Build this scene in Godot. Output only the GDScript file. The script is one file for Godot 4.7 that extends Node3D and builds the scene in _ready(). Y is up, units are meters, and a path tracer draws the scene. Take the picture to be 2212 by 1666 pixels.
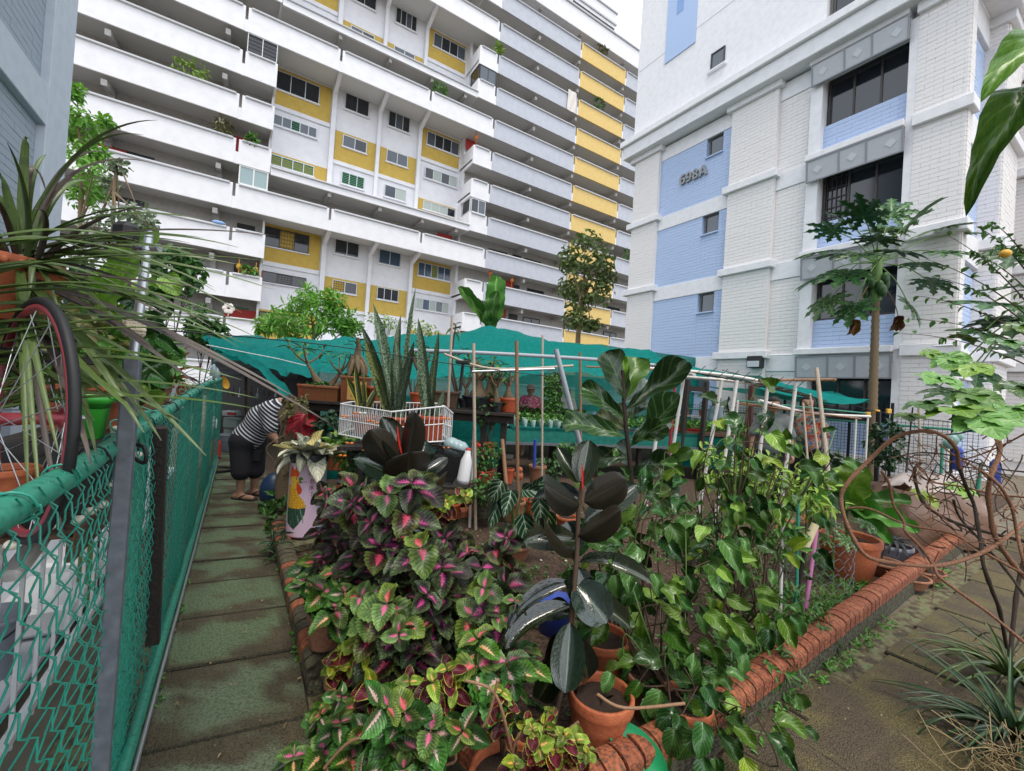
extends Node3D
# An allotment garden between apartment blocks. Metres, y up; the block fronts run along x and z.
const EYE := Vector3(0, 1.4, 0)
const FOC := 921.66
var rgt: Vector3
var upv: Vector3
var fwd: Vector3
var rng := RandomNumberGenerator.new()
var M := {}
var LM := {}
var used := {}
var hcache := {}


class MB:
	var v := PackedVector3Array()
	var n := PackedVector3Array()
	var uv := PackedVector2Array()
	var c := PackedColorArray()
	var ix := PackedInt32Array()
	var col := Color.WHITE

	func vert(p: Vector3, nn: Vector3, t := Vector2.ZERO) -> int:
		v.append(p); n.append(nn); uv.append(t); c.append(col)
		return v.size() - 1

	func face(p: Array, out: Vector3) -> void:
		var g: Vector3 = (p[1] - p[0]).cross(p[2] - p[0])
		var nn := out if g.length() < 1e-12 else (g if g.dot(out) > 0 else -g).normalized()
		var q := p.duplicate()
		if g.dot(out) > 0: q.reverse()
		var b := v.size()
		var tx := [Vector2(0, 0), Vector2(1, 0), Vector2(1, 1), Vector2(0, 1)]
		for i in q.size(): vert(q[i], nn, tx[i % 4])
		for i in range(1, q.size() - 1): ix.append_array([b, b + i, b + i + 1])

	func box(ctr: Vector3, size: Vector3, bs := Basis(), bev := 0.0) -> void:
		var h := size * 0.5
		if bev <= 0.0:
			for a in 3:
				for s in [-1.0, 1.0]:
					var p := []
					for k in [[-1, -1], [1, -1], [1, 1], [-1, 1]]:
						var q := Vector3.ZERO
						q[a] = s * h[a]; q[(a + 1) % 3] = k[0] * h[(a + 1) % 3]; q[(a + 2) % 3] = k[1] * h[(a + 2) % 3]
						p.append(ctr + bs * q)
					var o := Vector3.ZERO
					o[a] = s
					face(p, bs * o)
			return
		bev = minf(bev, minf(h.x, minf(h.y, h.z)) * 0.9)
		var i := h - Vector3.ONE * bev
		for a in 3:
			var b := (a + 1) % 3
			var d := (a + 2) % 3
			for s in [-1.0, 1.0]:
				var p := []
				for k in [[-1, -1], [1, -1], [1, 1], [-1, 1]]:
					var q := Vector3.ZERO
					q[a] = s * h[a]; q[b] = k[0] * i[b]; q[d] = k[1] * i[d]
					p.append(ctr + bs * q)
				var o := Vector3.ZERO
				o[a] = s
				face(p, bs * o)
				for s2 in [-1.0, 1.0]:
					var e := []
					for k in [[0, -1], [0, 1], [1, 1], [1, -1]]:
						var q := Vector3.ZERO
						q[d] = k[1] * i[d]
						q[a] = s * (h[a] if k[0] == 0 else i[a]); q[b] = s2 * (i[b] if k[0] == 0 else h[b])
						e.append(ctr + bs * q)
					var o2 := Vector3.ZERO
					o2[a] = s; o2[b] = s2
					face(e, bs * o2)
		for k in 8:
			var s := Vector3(1 if k & 1 else -1, 1 if k & 2 else -1, 1 if k & 4 else -1)
			face([ctr + bs * (s * Vector3(h.x, i.y, i.z)), ctr + bs * (s * Vector3(i.x, h.y, i.z)), ctr + bs * (s * Vector3(i.x, i.y, h.z))], bs * s)

	func bar(a: Vector3, b: Vector3, w: float, h: float, bev := 0.0, up := Vector3.UP) -> void:
		var z := b - a
		var x := up.cross(z)
		if x.length() < 1e-5: x = Vector3.RIGHT
		x = x.normalized()
		var zz := z.normalized()
		box((a + b) * 0.5, Vector3(w, h, z.length()), Basis(x, zz.cross(x), zz), bev)

	func tube(p: Array, r, sides := 8, cap := true, closed := false) -> void:
		var m := p.size()
		var rf := Vector3.UP
		var base := v.size()
		var along := 0.0
		for i in m:
			var t: Vector3
			if closed: t = p[(i + 1) % m] - p[(i + m - 1) % m]
			else: t = p[mini(i + 1, m - 1)] - p[maxi(i - 1, 0)]
			t = t.normalized()
			if i == 0:
				rf = Vector3.UP if absf(t.y) < 0.9 else Vector3.RIGHT
			else: along += p[i].distance_to(p[i - 1])
			var x := rf.cross(t).normalized()
			rf = t.cross(x)
			var rr: float = r[i] if r is Array or r is PackedFloat32Array else r
			for k in sides + 1:
				var a := TAU * k / sides
				var d := x * cos(a) + rf * sin(a)
				vert(p[i] + d * rr, d, Vector2(float(k) / sides, along))
		var w := sides + 1
		for i in (m if closed else m - 1):
			var i2 := (i + 1) % m
			for k in sides:
				var a := base + i * w + k
				var b := base + i2 * w + k
				ix.append_array([a, b, a + 1, a + 1, b, b + 1])
		if cap and not closed:
			for e in [0, m - 1]:
				var t: Vector3 = (p[1] - p[0]).normalized() * -1.0 if e == 0 else (p[m - 1] - p[m - 2]).normalized()
				var ring := []
				for k in sides: ring.append(v[base + e * w + k])
				face(ring, t)

	func lathe(prof: Array, seg := 20, xf := Transform3D()) -> void:
		var base := v.size()
		var m := prof.size()
		for i in m:
			var a: Vector2 = prof[maxi(i - 1, 0)]
			var b: Vector2 = prof[mini(i + 1, m - 1)]
			var t := (b - a).normalized()
			var nr := Vector2(t.y, -t.x)
			for k in seg + 1:
				var an := TAU * k / seg
				vert(xf * Vector3(prof[i].x * cos(an), prof[i].y, prof[i].x * sin(an)), (xf.basis * Vector3(nr.x * cos(an), nr.y, nr.x * sin(an))).normalized(), Vector2(float(k) / seg, float(i) / (m - 1)))
		var w := seg + 1
		for i in m - 1:
			for k in seg:
				var a := base + i * w + k
				var b := a + w
				ix.append_array([a, a + 1, b, a + 1, b + 1, b])

	func disc(ctr: Vector3, r: float, nn := Vector3.UP, seg := 16) -> void:
		var x := nn.cross(Vector3.RIGHT if absf(nn.x) < 0.9 else Vector3.UP).normalized()
		var y := nn.cross(x)
		var p := []
		for k in seg: p.append(ctr + (x * cos(TAU * k / seg) + y * sin(TAU * k / seg)) * r)
		face(p, nn)

	func ball(ctr: Vector3, r: Vector3, seg := 10, bs := Basis()) -> void:
		var base := v.size()
		var rings := maxi(4, seg / 2 + 1)
		for i in rings + 1:
			var a := PI * i / rings
			for k in seg + 1:
				var b := TAU * k / seg
				var d := Vector3(sin(a) * cos(b), cos(a), sin(a) * sin(b))
				vert(ctr + bs * (d * r), (bs * (d / r)).normalized(), Vector2(float(k) / seg, float(i) / rings))
		var w := seg + 1
		for i in rings:
			for k in seg:
				var a := base + i * w + k
				ix.append_array([a, a + w, a + 1, a + 1, a + w, a + w + 1])

	# a sheet through a grid of points (rows of equal length)
	func sheet(g: Array) -> void:
		var base := v.size()
		var R := g.size()
		var C: int = g[0].size()
		for i in R:
			for j in C:
				var du: Vector3 = g[i][mini(j + 1, C - 1)] - g[i][maxi(j - 1, 0)]
				var dv: Vector3 = g[mini(i + 1, R - 1)][j] - g[maxi(i - 1, 0)][j]
				vert(g[i][j], du.cross(dv).normalized(), Vector2(float(j) / (C - 1), float(i) / (R - 1)))
		for i in R - 1:
			for j in C - 1:
				var a := base + i * C + j
				ix.append_array([a, a + C, a + 1, a + 1, a + C, a + C + 1])

	func add(mesh: ArrayMesh, xf: Transform3D, tint := Color.WHITE) -> void:
		var a := mesh.surface_get_arrays(0)
		var b := v.size()
		var pv: PackedVector3Array = a[Mesh.ARRAY_VERTEX]
		var pn: PackedVector3Array = a[Mesh.ARRAY_NORMAL]
		var nb := xf.basis.inverse().transposed()
		for i in pv.size():
			v.append(xf * pv[i]); n.append((nb * pn[i]).normalized()); c.append(tint)
		uv.append_array(a[Mesh.ARRAY_TEX_UV])
		for i in a[Mesh.ARRAY_INDEX]: ix.append(b + i)

	func mesh() -> ArrayMesh:
		var a := []
		a.resize(Mesh.ARRAY_MAX)
		a[Mesh.ARRAY_VERTEX] = v; a[Mesh.ARRAY_NORMAL] = n; a[Mesh.ARRAY_TEX_UV] = uv; a[Mesh.ARRAY_COLOR] = c; a[Mesh.ARRAY_INDEX] = ix
		var m := ArrayMesh.new()
		m.add_surface_from_arrays(Mesh.PRIMITIVE_TRIANGLES, a)
		return m


# ---------- where things stand ----------
func ray(u: float, v: float) -> Vector3:
	return fwd + rgt * ((u - 1106.0) / FOC) - upv * ((v - 833.0) / FOC)
func at(u: float, v: float, d: float) -> Vector3:
	return EYE + ray(u, v) * d
func on_x(u: float, v: float, x: float) -> Vector3:
	var k := ray(u, v)
	return EYE + k * (x / k.x)
func on_z(u: float, v: float, z: float) -> Vector3:
	var k := ray(u, v)
	return EYE + k * (z / k.z)
func on_y(u: float, v: float, y := 0.0) -> Vector3:
	var k := ray(u, v)
	return EYE + k * ((y - EYE.y) / k.y)
func foot(p: Vector3, y := 0.0) -> Vector3:
	return Vector3(p.x, y, p.z)
func rf(a: float, b: float) -> float:
	return rng.randf_range(a, b)
func rv(s := 1.0) -> Vector3:
	return Vector3(rf(-s, s), rf(-s, s), rf(-s, s))
func ori(dir: Vector3, up := Vector3.UP) -> Basis:
	var z := dir.normalized()
	var x := up.cross(z)
	if x.length() < 1e-4: x = Vector3.RIGHT.cross(z)
	x = x.normalized()
	return Basis(x, z.cross(x), z)
func bez(a: Vector3, b: Vector3, c: Vector3, k := 8) -> Array:
	var p := []
	for i in k + 1:
		var t := float(i) / k
		p.append(a.lerp(b, t).lerp(b.lerp(c, t), t))
	return p
func smooth_path(p: Array, k := 4) -> Array:
	var o := []
	for i in p.size() - 1:
		var a: Vector3 = p[maxi(i - 1, 0)]
		var d: Vector3 = p[mini(i + 2, p.size() - 1)]
		for j in k: o.append(p[i].cubic_interpolate(p[i + 1], a, d, float(j) / k))
	o.append(p[-1])
	return o
func lerp_arr(a: float, b: float, m: int) -> Array:
	var o := []
	for i in m: o.append(lerpf(a, b, float(i) / (m - 1)))
	return o


# ---------- objects ----------
func numbered(called: String) -> String:
	used[called] = used.get(called, -1) + 1
	return called if used[called] == 0 else "%s_%03d" % [called, used[called]]
func tag(o: Node3D, label: String, category: String, group := "", kind := "") -> Node3D:
	if label: o.set_meta("label", label)
	if category: o.set_meta("category", category)
	if group: o.set_meta("group", group)
	if kind: o.set_meta("kind", kind)
	return o
func thing(called: String, label: String, category: String, where: Vector3, group := "") -> Node3D:
	var o := Node3D.new()
	o.name = numbered(called)
	add_child(o)
	o.position = where
	return tag(o, label, category, group)
func part(parent: Node3D, called: String, mesh: Mesh, m: Material, xf := Transform3D()) -> MeshInstance3D:
	var o := MeshInstance3D.new()
	o.mesh = mesh
	o.material_override = m
	o.name = numbered(called) if parent == self else called
	parent.add_child(o, true)
	if parent == self: o.transform = xf
	else: o.transform = parent.global_transform.affine_inverse() * xf
	return o
func put(parent: Node3D, called: String, b: MB, m: Material) -> MeshInstance3D:
	return part(parent, called, b.mesh(), m)
func solo(called: String, b: MB, m: Material, label: String, category: String, group := "") -> MeshInstance3D:
	var o := put(self, called, b, m)
	tag(o, label, category, group)
	return o
func struct(called: String, b: MB, m: Material) -> MeshInstance3D:
	var o := put(self, called, b, m)
	o.set_meta("kind", "structure")
	return o
func bx(parent: Node3D, called: String, lo: Vector3, hi: Vector3, m: Material, bev := 0.0) -> MeshInstance3D:
	var b := MB.new()
	var l := Vector3(minf(lo.x, hi.x), minf(lo.y, hi.y), minf(lo.z, hi.z))
	var h := Vector3(maxf(lo.x, hi.x), maxf(lo.y, hi.y), maxf(lo.z, hi.z))
	b.box((l + h) * 0.5, h - l, Basis(), bev)
	return put(parent, called, b, m)
func stuff(parent: Node3D, called: String, mesh: Mesh, m: Material, xfs: Array, cols := []) -> MultiMeshInstance3D:
	var mm := MultiMesh.new()
	mm.transform_format = MultiMesh.TRANSFORM_3D
	mm.use_colors = not cols.is_empty()
	mm.mesh = mesh
	mm.instance_count = xfs.size()
	var inv := Transform3D() if parent == self else parent.global_transform.affine_inverse()
	for i in xfs.size():
		mm.set_instance_transform(i, inv * xfs[i])
		if cols: mm.set_instance_color(i, cols[i])
	var o := MultiMeshInstance3D.new()
	o.multimesh = mm
	o.material_override = m
	o.name = numbered(called) if parent == self else called
	parent.add_child(o, true)
	o.set_meta("kind", "stuff")
	return o


# ---------- materials ----------
func lin(r: float, g: float, b: float) -> Color:
	return Color(r, g, b).linear_to_srgb()
func mat(c: Color, rough := 0.8, metal := 0.0) -> StandardMaterial3D:
	var m := StandardMaterial3D.new()
	m.albedo_color = c
	m.roughness = rough
	m.metallic = metal
	m.cull_mode = BaseMaterial3D.CULL_DISABLED
	return m
func noise(freq: float, oct := 4, sd := 1, type := FastNoiseLite.TYPE_SIMPLEX_SMOOTH) -> FastNoiseLite:
	var f := FastNoiseLite.new()
	f.frequency = freq; f.fractal_octaves = oct; f.seed = sd; f.noise_type = type
	return f
func ntex(freq: float, cols: Array, offs := [], size := 512, sd := 1, oct := 5, type := FastNoiseLite.TYPE_SIMPLEX_SMOOTH) -> NoiseTexture2D:
	var t := NoiseTexture2D.new()
	t.width = size; t.height = size; t.seamless = true
	t.noise = noise(freq, oct, sd, type)
	var g := Gradient.new()
	g.colors = PackedColorArray(cols)
	var o := offs
	if o.is_empty(): o = lerp_arr(0.0, 1.0, cols.size())
	g.offsets = PackedFloat32Array(o)
	t.color_ramp = g
	return t
func htex(freq: float, size := 512, sd := 3, oct := 5) -> NoiseTexture2D:
	var key := int(round(freq * 100.0)) / 2
	if hcache.has(key): return hcache[key]
	var t := NoiseTexture2D.new()
	hcache[key] = t
	t.width = size; t.height = size; t.seamless = true
	t.noise = noise(freq, oct, sd)
	return t
# a surface mottled in world space: cols are sRGB, scale repeats per metre, relief in centimetres
func rough_mat(cols: Array, scale: float, rough := 0.85, relief := 0.0, freq := 0.02, sd := 1, offs := [], size := 512) -> StandardMaterial3D:
	var m := mat(Color.WHITE, rough)
	m.albedo_texture = ntex(freq, cols, offs, size, sd)
	m.uv1_triplanar = true
	m.uv1_world_triplanar = true
	m.uv1_scale = Vector3.ONE * scale
	if relief > 0.0:
		m.heightmap_enabled = true
		m.heightmap_scale = relief
		m.heightmap_texture = htex(freq * 2.0, 512, sd + 7)
	return m
func glossy(m: StandardMaterial3D, spec := 0.5, back := Color.BLACK) -> StandardMaterial3D:
	m.metallic_specular = spec
	if back != Color.BLACK:
		m.backlight_enabled = true
		m.backlight = back
	return m
func C(h: String) -> Color:
	return Color.html(h)


func _ready() -> void:
	rng.seed = 698
	var yaw := deg_to_rad(32.3)
	var pitch := deg_to_rad(0.75)
	var roll := deg_to_rad(3.75)
	var f0 := Vector3(sin(yaw), 0, -cos(yaw))
	var r0 := Vector3(cos(yaw), 0, sin(yaw))
	fwd = f0 * cos(pitch) + Vector3.UP * sin(pitch)
	var u1 := Vector3.UP * cos(pitch) - f0 * sin(pitch)
	rgt = r0 * cos(roll) + u1 * sin(roll)
	upv = u1 * cos(roll) - r0 * sin(roll)
	var cam := Camera3D.new()
	cam.name = "camera"
	cam.fov = rad_to_deg(2.0 * atan(833.0 / FOC))
	cam.near = 0.05
	cam.far = 900.0
	cam.transform = Transform3D(Basis(rgt, upv, -fwd), EYE)
	add_child(cam)
	var sky_m := ProceduralSkyMaterial.new()
	sky_m.sky_top_color = Color(0.80, 0.83, 0.87)
	sky_m.sky_horizon_color = Color(0.92, 0.935, 0.95)
	sky_m.sky_curve = 0.2
	sky_m.ground_bottom_color = Color(0.30, 0.28, 0.25)
	sky_m.ground_horizon_color = Color(0.6, 0.6, 0.58)
	sky_m.sky_cover = ntex(0.006, [Color(0, 0, 0), Color(0.0, 0.0, 0.0), Color(0.2, 0.2, 0.2)], [0.0, 0.45, 1.0], 1024, 5)
	sky_m.sky_energy_multiplier = 1.0
	sky_m.sun_angle_max = 0.0
	var sky := Sky.new()
	sky.sky_material = sky_m
	var env := Environment.new()
	env.background_mode = Environment.BG_SKY
	env.sky = sky
	env.tonemap_mode = Environment.TONE_MAPPER_LINEAR
	env.tonemap_exposure = 2.6
	env.sdfgi_enabled = true
	env.ssao_enabled = true
	env.ssil_enabled = true
	var we := WorldEnvironment.new()
	we.name = "environment"
	we.environment = env
	add_child(we)
	var sun := DirectionalLight3D.new()
	sun.name = "sun"
	sun.light_energy = 0.35
	sun.light_color = Color(1.0, 0.97, 0.93)
	sun.light_angular_distance = 25.0
	sun.shadow_enabled = true
	sun.transform = Transform3D(Basis.looking_at(Vector3(0.15, -1.0, -0.35)), Vector3(0, 30, 0))
	add_child(sun)
	make_materials()
	ground_and_paths()
	far_block()
	block_698()
	side_block()
	garden()


func make_materials() -> void:
	M.white = rough_mat([C("d6d6da"), C("dedee2"), C("e3e3e6")], 0.35, 0.8, 0.06)
	M.white_far = rough_mat([C("d9d9de"), C("e0e0e5"), C("e4e4e9")], 0.12, 0.8)
	M.whitebrick = mat(C("dfdcdc"), 0.8)
	M.bluebrick = mat(C("adbfdf"), 0.8)
	M.bluepanel = mat(C("a6bbde"), 0.75)
	M.bluetrim = mat(C("7fa0cf"), 0.75)
	M.greybrick = mat(C("9aa2ae"), 0.8)
	M.greyband = rough_mat([C("b4bbc6"), C("bcc3cd"), C("c0c7d0")], 0.4, 0.8, 0.05)
	M.greypar = rough_mat([C("aeb2be"), C("b5b9c4"), C("b9bdc8")], 0.15, 0.8)
	M.yellow = rough_mat([C("bb9d48"), C("c2a44e"), C("c6a853")], 0.2, 0.8)
	M.yellow2 = rough_mat([C("cfb26e"), C("d5b875"), C("d8bc7b")], 0.2, 0.8)
	M.coping = mat(C("b9bcc2"), 0.7)
	M.soffit = mat(C("c9c8c6"), 0.9)
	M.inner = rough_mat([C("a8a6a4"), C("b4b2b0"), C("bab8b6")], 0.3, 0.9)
	M.glass = glossy(mat(C("20252c"), 0.08), 0.6)
	M.glass2 = glossy(mat(C("4a525c"), 0.12), 0.6)
	M.glass3 = glossy(mat(C("2f4a63"), 0.15), 0.6)
	M.frost = glossy(mat(C("8fa3a6"), 0.3), 0.5)
	M.curtain = mat(C("a9b3ad"), 0.6)
	M.greenslat = mat(C("3f7f5e"), 0.5)
	M.alu = mat(C("c9ccd0"), 0.4, 0.3)
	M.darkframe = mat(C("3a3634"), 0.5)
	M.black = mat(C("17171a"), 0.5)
	M.hood = rough_mat([C("a9abb0"), C("b1b3b8")], 0.8, 0.7)
	M.hoodframe = mat(C("85878d"), 0.6)
	M.hoodmark = mat(C("bcbec4"), 0.7)
	M.red = mat(C("a8322c"), 0.7)
	M.orange = mat(C("d8762a"), 0.6)
	M.gold = mat(C("d9a53a"), 0.5)
	M.letter = mat(C("8b8d8f"), 0.5)
	M.soil = rough_mat([C("2e231b"), C("4a382b"), C("5d4838"), C("6d5947")], 1.6, 0.95, 2.2, 0.03, 11)
	M.earth = rough_mat([C("5a5246"), C("6b6253"), C("787060")], 0.3, 0.95)
	M.moss = rough_mat([C("4a4330"), C("585b3e"), C("5d6c4b"), C("667f5f"), C("56583e")], 0.7, 0.8, 1.6, 0.02, 5, [0.2, 0.4, 0.5, 0.65, 0.9])
	M.moss3 = rough_mat([C("3a3526"), C("4b4432"), C("534c38"), C("525a3e")], 0.8, 0.8, 1.4, 0.02, 6, [0.2, 0.4, 0.6, 0.85])
	M.slab = rough_mat([C("a8a8a4"), C("d8d8d4"), C("f4f4f0"), C("ffffff")], 2.2, 0.75, 1.6, 0.05, 5, [0.1, 0.35, 0.55, 0.9])
	M.slab.vertex_color_use_as_albedo = true
	M.moss2 = rough_mat([C("3a3424"), C("584f38"), C("6a6347"), C("5d6a44")], 1.3, 0.75, 1.0, 0.014, 15, [0.25, 0.45, 0.6, 0.8])
	M.paver = rough_mat([C("39301f"), C("443a29"), C("4b4030"), C("544833")], 1.0, 0.6, 1.0, 0.02, 25, [0.25, 0.45, 0.6, 0.8])
	M.paver2 = rough_mat([C("3f3725"), C("4a402c"), C("534833"), C("5f5436")], 0.9, 0.55, 1.0, 0.018, 35, [0.25, 0.45, 0.6, 0.8])
	M.brickred = rough_mat([C("4a2f20"), C("743f29"), C("8d4b2e"), C("9c5a38")], 4.0, 0.8, 0.5, 0.02, 45, [0.2, 0.4, 0.6, 0.8])
	M.brickred2 = rough_mat([C("4a3a28"), C("7a4a30"), C("9a5535"), C("a8603a")], 4.0, 0.8, 0.5, 0.02, 46, [0.2, 0.4, 0.6, 0.8])
	M.render = rough_mat([C("2a281f"), C("45412f"), C("565140"), C("4b523a")], 2.5, 0.85, 0.8, 0.02, 47, [0.2, 0.45, 0.6, 0.85])
	M.terracotta = rough_mat([C("8a4629"), C("a75a37"), C("b4663f")], 3.0, 0.75, 0.15, 0.02, 48)
	M.terracotta2 = rough_mat([C("6d4a38"), C("8f6148"), C("a27257")], 3.0, 0.8, 0.15, 0.02, 49)
	M.plasticpot = mat(C("b0502f"), 0.5)
	M.blackpot = mat(C("26272b"), 0.55)
	M.greyplast = mat(C("7d828c"), 0.45)
	M.dirt = rough_mat([C("2a1d14"), C("3d2c20"), C("4e3a2b")], 5.0, 0.95, 1.0, 0.04, 50)
	M.pvc = rough_mat([C("c9c6c0"), C("d6d3cf"), C("dcdad6")], 2.0, 0.45, 0.0, 0.02, 51)
	M.pvcgrey = mat(C("9aa0a8"), 0.45)
	M.steel = mat(C("b8bcc0"), 0.35, 0.8)
	M.galv = rough_mat([C("4f545b"), C("5d6269"), C("6d7279")], 1.3, 0.45, 0.0, 0.03, 52)
	M.greenpipe = rough_mat([C("1d5b4c"), C("2b7a66"), C("33876f"), C("2b7a66")], 4.0, 0.4, 0.0, 0.02, 53, [0.1, 0.3, 0.6, 0.9])
	M.greenwire = mat(C("2f8b77"), 0.3)
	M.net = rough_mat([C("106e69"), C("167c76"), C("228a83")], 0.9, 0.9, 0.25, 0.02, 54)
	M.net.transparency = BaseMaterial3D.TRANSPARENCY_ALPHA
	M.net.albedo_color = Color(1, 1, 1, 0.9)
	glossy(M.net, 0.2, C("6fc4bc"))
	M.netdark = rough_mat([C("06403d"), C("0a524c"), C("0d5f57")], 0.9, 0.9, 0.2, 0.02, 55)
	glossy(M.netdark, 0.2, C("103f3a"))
	M.bamboo = rough_mat([C("9a8a78"), C("b3a594"), C("bcae9e")], 3.0, 0.6, 0.0, 0.03, 56)
	M.bamboo2 = rough_mat([C("6d5038"), C("87654a"), C("94735a")], 3.0, 0.7, 0.0, 0.03, 57)
	M.timber = rough_mat([C("1c1815"), C("2a2420"), C("352e28")], 2.0, 0.8, 0.3, 0.03, 58)
	M.timberbrown = rough_mat([C("3a2a20"), C("55402f"), C("6b5340")], 2.0, 0.8, 0.3, 0.03, 59)
	M.bark = rough_mat([C("5a4b3b"), C("7c6a52"), C("8f7d62")], 4.0, 0.9, 0.8, 0.03, 60)
	M.vine = rough_mat([C("3d2a20"), C("6e4a36"), C("8b6146"), C("a37a5a")], 6.0, 0.8, 0.5, 0.03, 61)
	M.vinedark = rough_mat([C("1e1612"), C("33261e"), C("45352a")], 6.0, 0.85, 0.5, 0.03, 62)
	M.palebag = mat(C("7fa39c"), 0.4)
	M.stemgreen = mat(C("5a7a3a"), 0.6)
	M.stembrown = mat(C("463526"), 0.8)
	M.stemred = mat(C("6b3038"), 0.6)
	M.skin = glossy(mat(C("a87a62"), 0.6), 0.4)
	M.hair = mat(C("15120f"), 0.6)
	M.wirewhite = mat(C("dcdcdc"), 0.4)
	M.lime = mat(C("3fae3a"), 0.4)
	M.bulb = mat(C("cfc8b8"), 0.15)
	M.cable = mat(C("141416"), 0.6)
	M.bandage = rough_mat([C("b5a890"), C("cfc4ad"), C("d6ccb8")], 8.0, 0.85, 0.3)
	M.wheelred = glossy(mat(C("a0404a"), 0.35, 0.3), 0.6)
	M.greydrawer = mat(C("7d8a85"), 0.6)
	M.glassbottle = glossy(mat(C("7fa79a"), 0.15), 0.6)
	M.bluebag = mat(C("1d3555"), 0.4)
	M.bonsaipot = rough_mat([C("6d4029"), C("84502f"), C("8f5a38")], 4.0, 0.55)
	M.panelgold = mat(C("b98f52"), 0.6)
	M.panelprint = rough_mat([C("b98f52"), C("b08648"), C("3a2c20"), C("55402a")], 7.0, 0.6, 0.0, 0.05, 64, [0.0, 0.5, 0.56, 1.0])
	M.pinkplain = mat(C("d9aec4"), 0.5)
	M.cockerel = mat(Color.WHITE, 0.45)
	M.cockerel.albedo_texture = cockerel_image()
	M.cockerel.uv1_scale = Vector3(-1, -1, 1)
	M.bagclear = rough_mat([C("6f5546"), C("7d6152"), C("8a6d5c")], 1.5, 0.35, 0.0, 0.02, 65)
	M.bagtop = glossy(mat(C("c9b8ae"), 0.3), 0.5, C("8a7a70"))
	M.scoop = glossy(mat(C("1f8f5a"), 0.35), 0.5, C("1f8f5a"))
	M.pink2 = mat(C("b06a98"), 0.4)
	M.ivory = mat(C("d9cba8"), 0.5)
	M.net2 = rough_mat([C("0c5a50"), C("11695d"), C("15776a")], 0.9, 0.9)
	M.cup = glossy(mat(C("b9cfc6"), 0.5), 0.4, C("7f9a90"))
	M.bluetrim2 = mat(C("2a45a0"), 0.4)
	M.rust = rough_mat([C("3a211b"), C("4d2c24"), C("5a352a")], 3.0, 0.8)
	M.redpole = mat(C("8f2f35"), 0.5)
	M.straw = mat(C("8f7d5a"), 0.8)
	M.hibnew2 = glossy(mat(C("5c8c34"), 0.4), 0.45, C("55801c"))
	M.olive = glossy(mat(C("57683a"), 0.45), 0.4, C("3c4a1c"))
	M.greyleaf = glossy(mat(C("6c7a62"), 0.5), 0.4, C("3a4430"))
	M.grass = glossy(mat(C("4d7a30"), 0.5), 0.4, C("3f6418"))
	M.gravel = rough_mat([C("7a6d5a"), C("9c8f7a"), C("b5a994")], 20.0, 0.9)


func ground_and_paths() -> void:
	var b := MB.new()
	b.face([Vector3(-300, -0.03, -300), Vector3(300, -0.03, -300), Vector3(300, -0.03, 300), Vector3(-300, -0.03, 300)], Vector3.UP)
	struct("ground", b, M.earth)
	# garden soil, gently uneven
	var g := []
	var nz := noise(0.9, 3, 4)
	for i in 61:
		var row := []
		for j in 81:
			var x := 0.38 + 12.2 * j / 80.0
			var zs := -1.1 - 0.055 * maxf(0.0, x - 1.6) if x > 0.9 else -2.08 + (x - 0.38) * 1.88
			var z := zs - (10.5 + zs * 0.1) * i / 60.0
			row.append(Vector3(x, 0.012 + 0.02 * nz.get_noise_2d(x, z), z))
		g.append(row)
	b = MB.new()
	b.sheet(g)
	struct("garden_soil", b, M.soil)


func win(parent: Node3D, org: Vector3, w: float, h: float, ax: Vector3, out: Vector3, panes: Array, frame: Material, fw := 0.05, bars := 0, sill := true) -> void:
	# org: lower left corner; panes: list of materials, one per pane
	var b := MB.new()
	var u := Vector3.UP
	var bs := Basis(ax, u, out)
	var k := panes.size()
	b.box(org + ax * w * 0.5 + u * fw * 0.5, Vector3(w, fw, 0.08), bs)
	b.box(org + ax * w * 0.5 + u * (h - fw * 0.5), Vector3(w, fw, 0.08), bs)
	for i in k + 1:
		var x := clampf(w * i / k, fw * 0.5, w - fw * 0.5)
		b.box(org + ax * x + u * h * 0.5, Vector3(fw, h - 2 * fw, 0.076), bs)
	var o := put(parent, "window", b, frame)
	for i in k:
		var m = panes[i]
		var p := MB.new()
		var pw := w / k - fw * 0.9
		var pc := org + ax * (w * (i + 0.5) / k) + u * h * 0.5
		if m is String and m == "louvre":
			p.box(pc - out * 0.03, Vector3(pw, h - fw, 0.01), bs)
			put(o, "pane", p, M.glass)
			var cnt := int(h / 0.13)
			for s in cnt:
				var q := MB.new()
				q.box(pc + u * (h * ((s + 0.5) / cnt - 0.5)) * 0.94 + out * 0.005, Vector3(pw, 0.085, 0.012), bs * Basis(Vector3.RIGHT, -0.5))
				put(o, "slat", q, M.greenslat)
		elif m is String and m == "grille":
			p.box(pc - out * 0.03, Vector3(pw, h - fw, 0.01), bs)
			put(o, "pane", p, M.glass)
			var q := MB.new()
			for s in 5: q.box(pc + ax * (pw * (s / 5.0 - 0.4)), Vector3(0.018, h - fw, 0.018), bs)
			for s in 5: q.box(pc + u * (h * (s / 5.0 - 0.4)) + out * 0.012, Vector3(pw, 0.018, 0.018), bs)
			put(o, "grille", q, M.darkframe)
		else:
			p.box(pc, Vector3(pw, h - fw, 0.02), bs)
			put(o, "pane", p, m)
	if sill:
		var s := MB.new()
		s.box(org + ax * w * 0.5 - u * 0.05 + out * 0.04, Vector3(w + 0.16, 0.07, 0.14), bs, 0.01)
		put(o, "sill", s, M.white_far)


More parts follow.
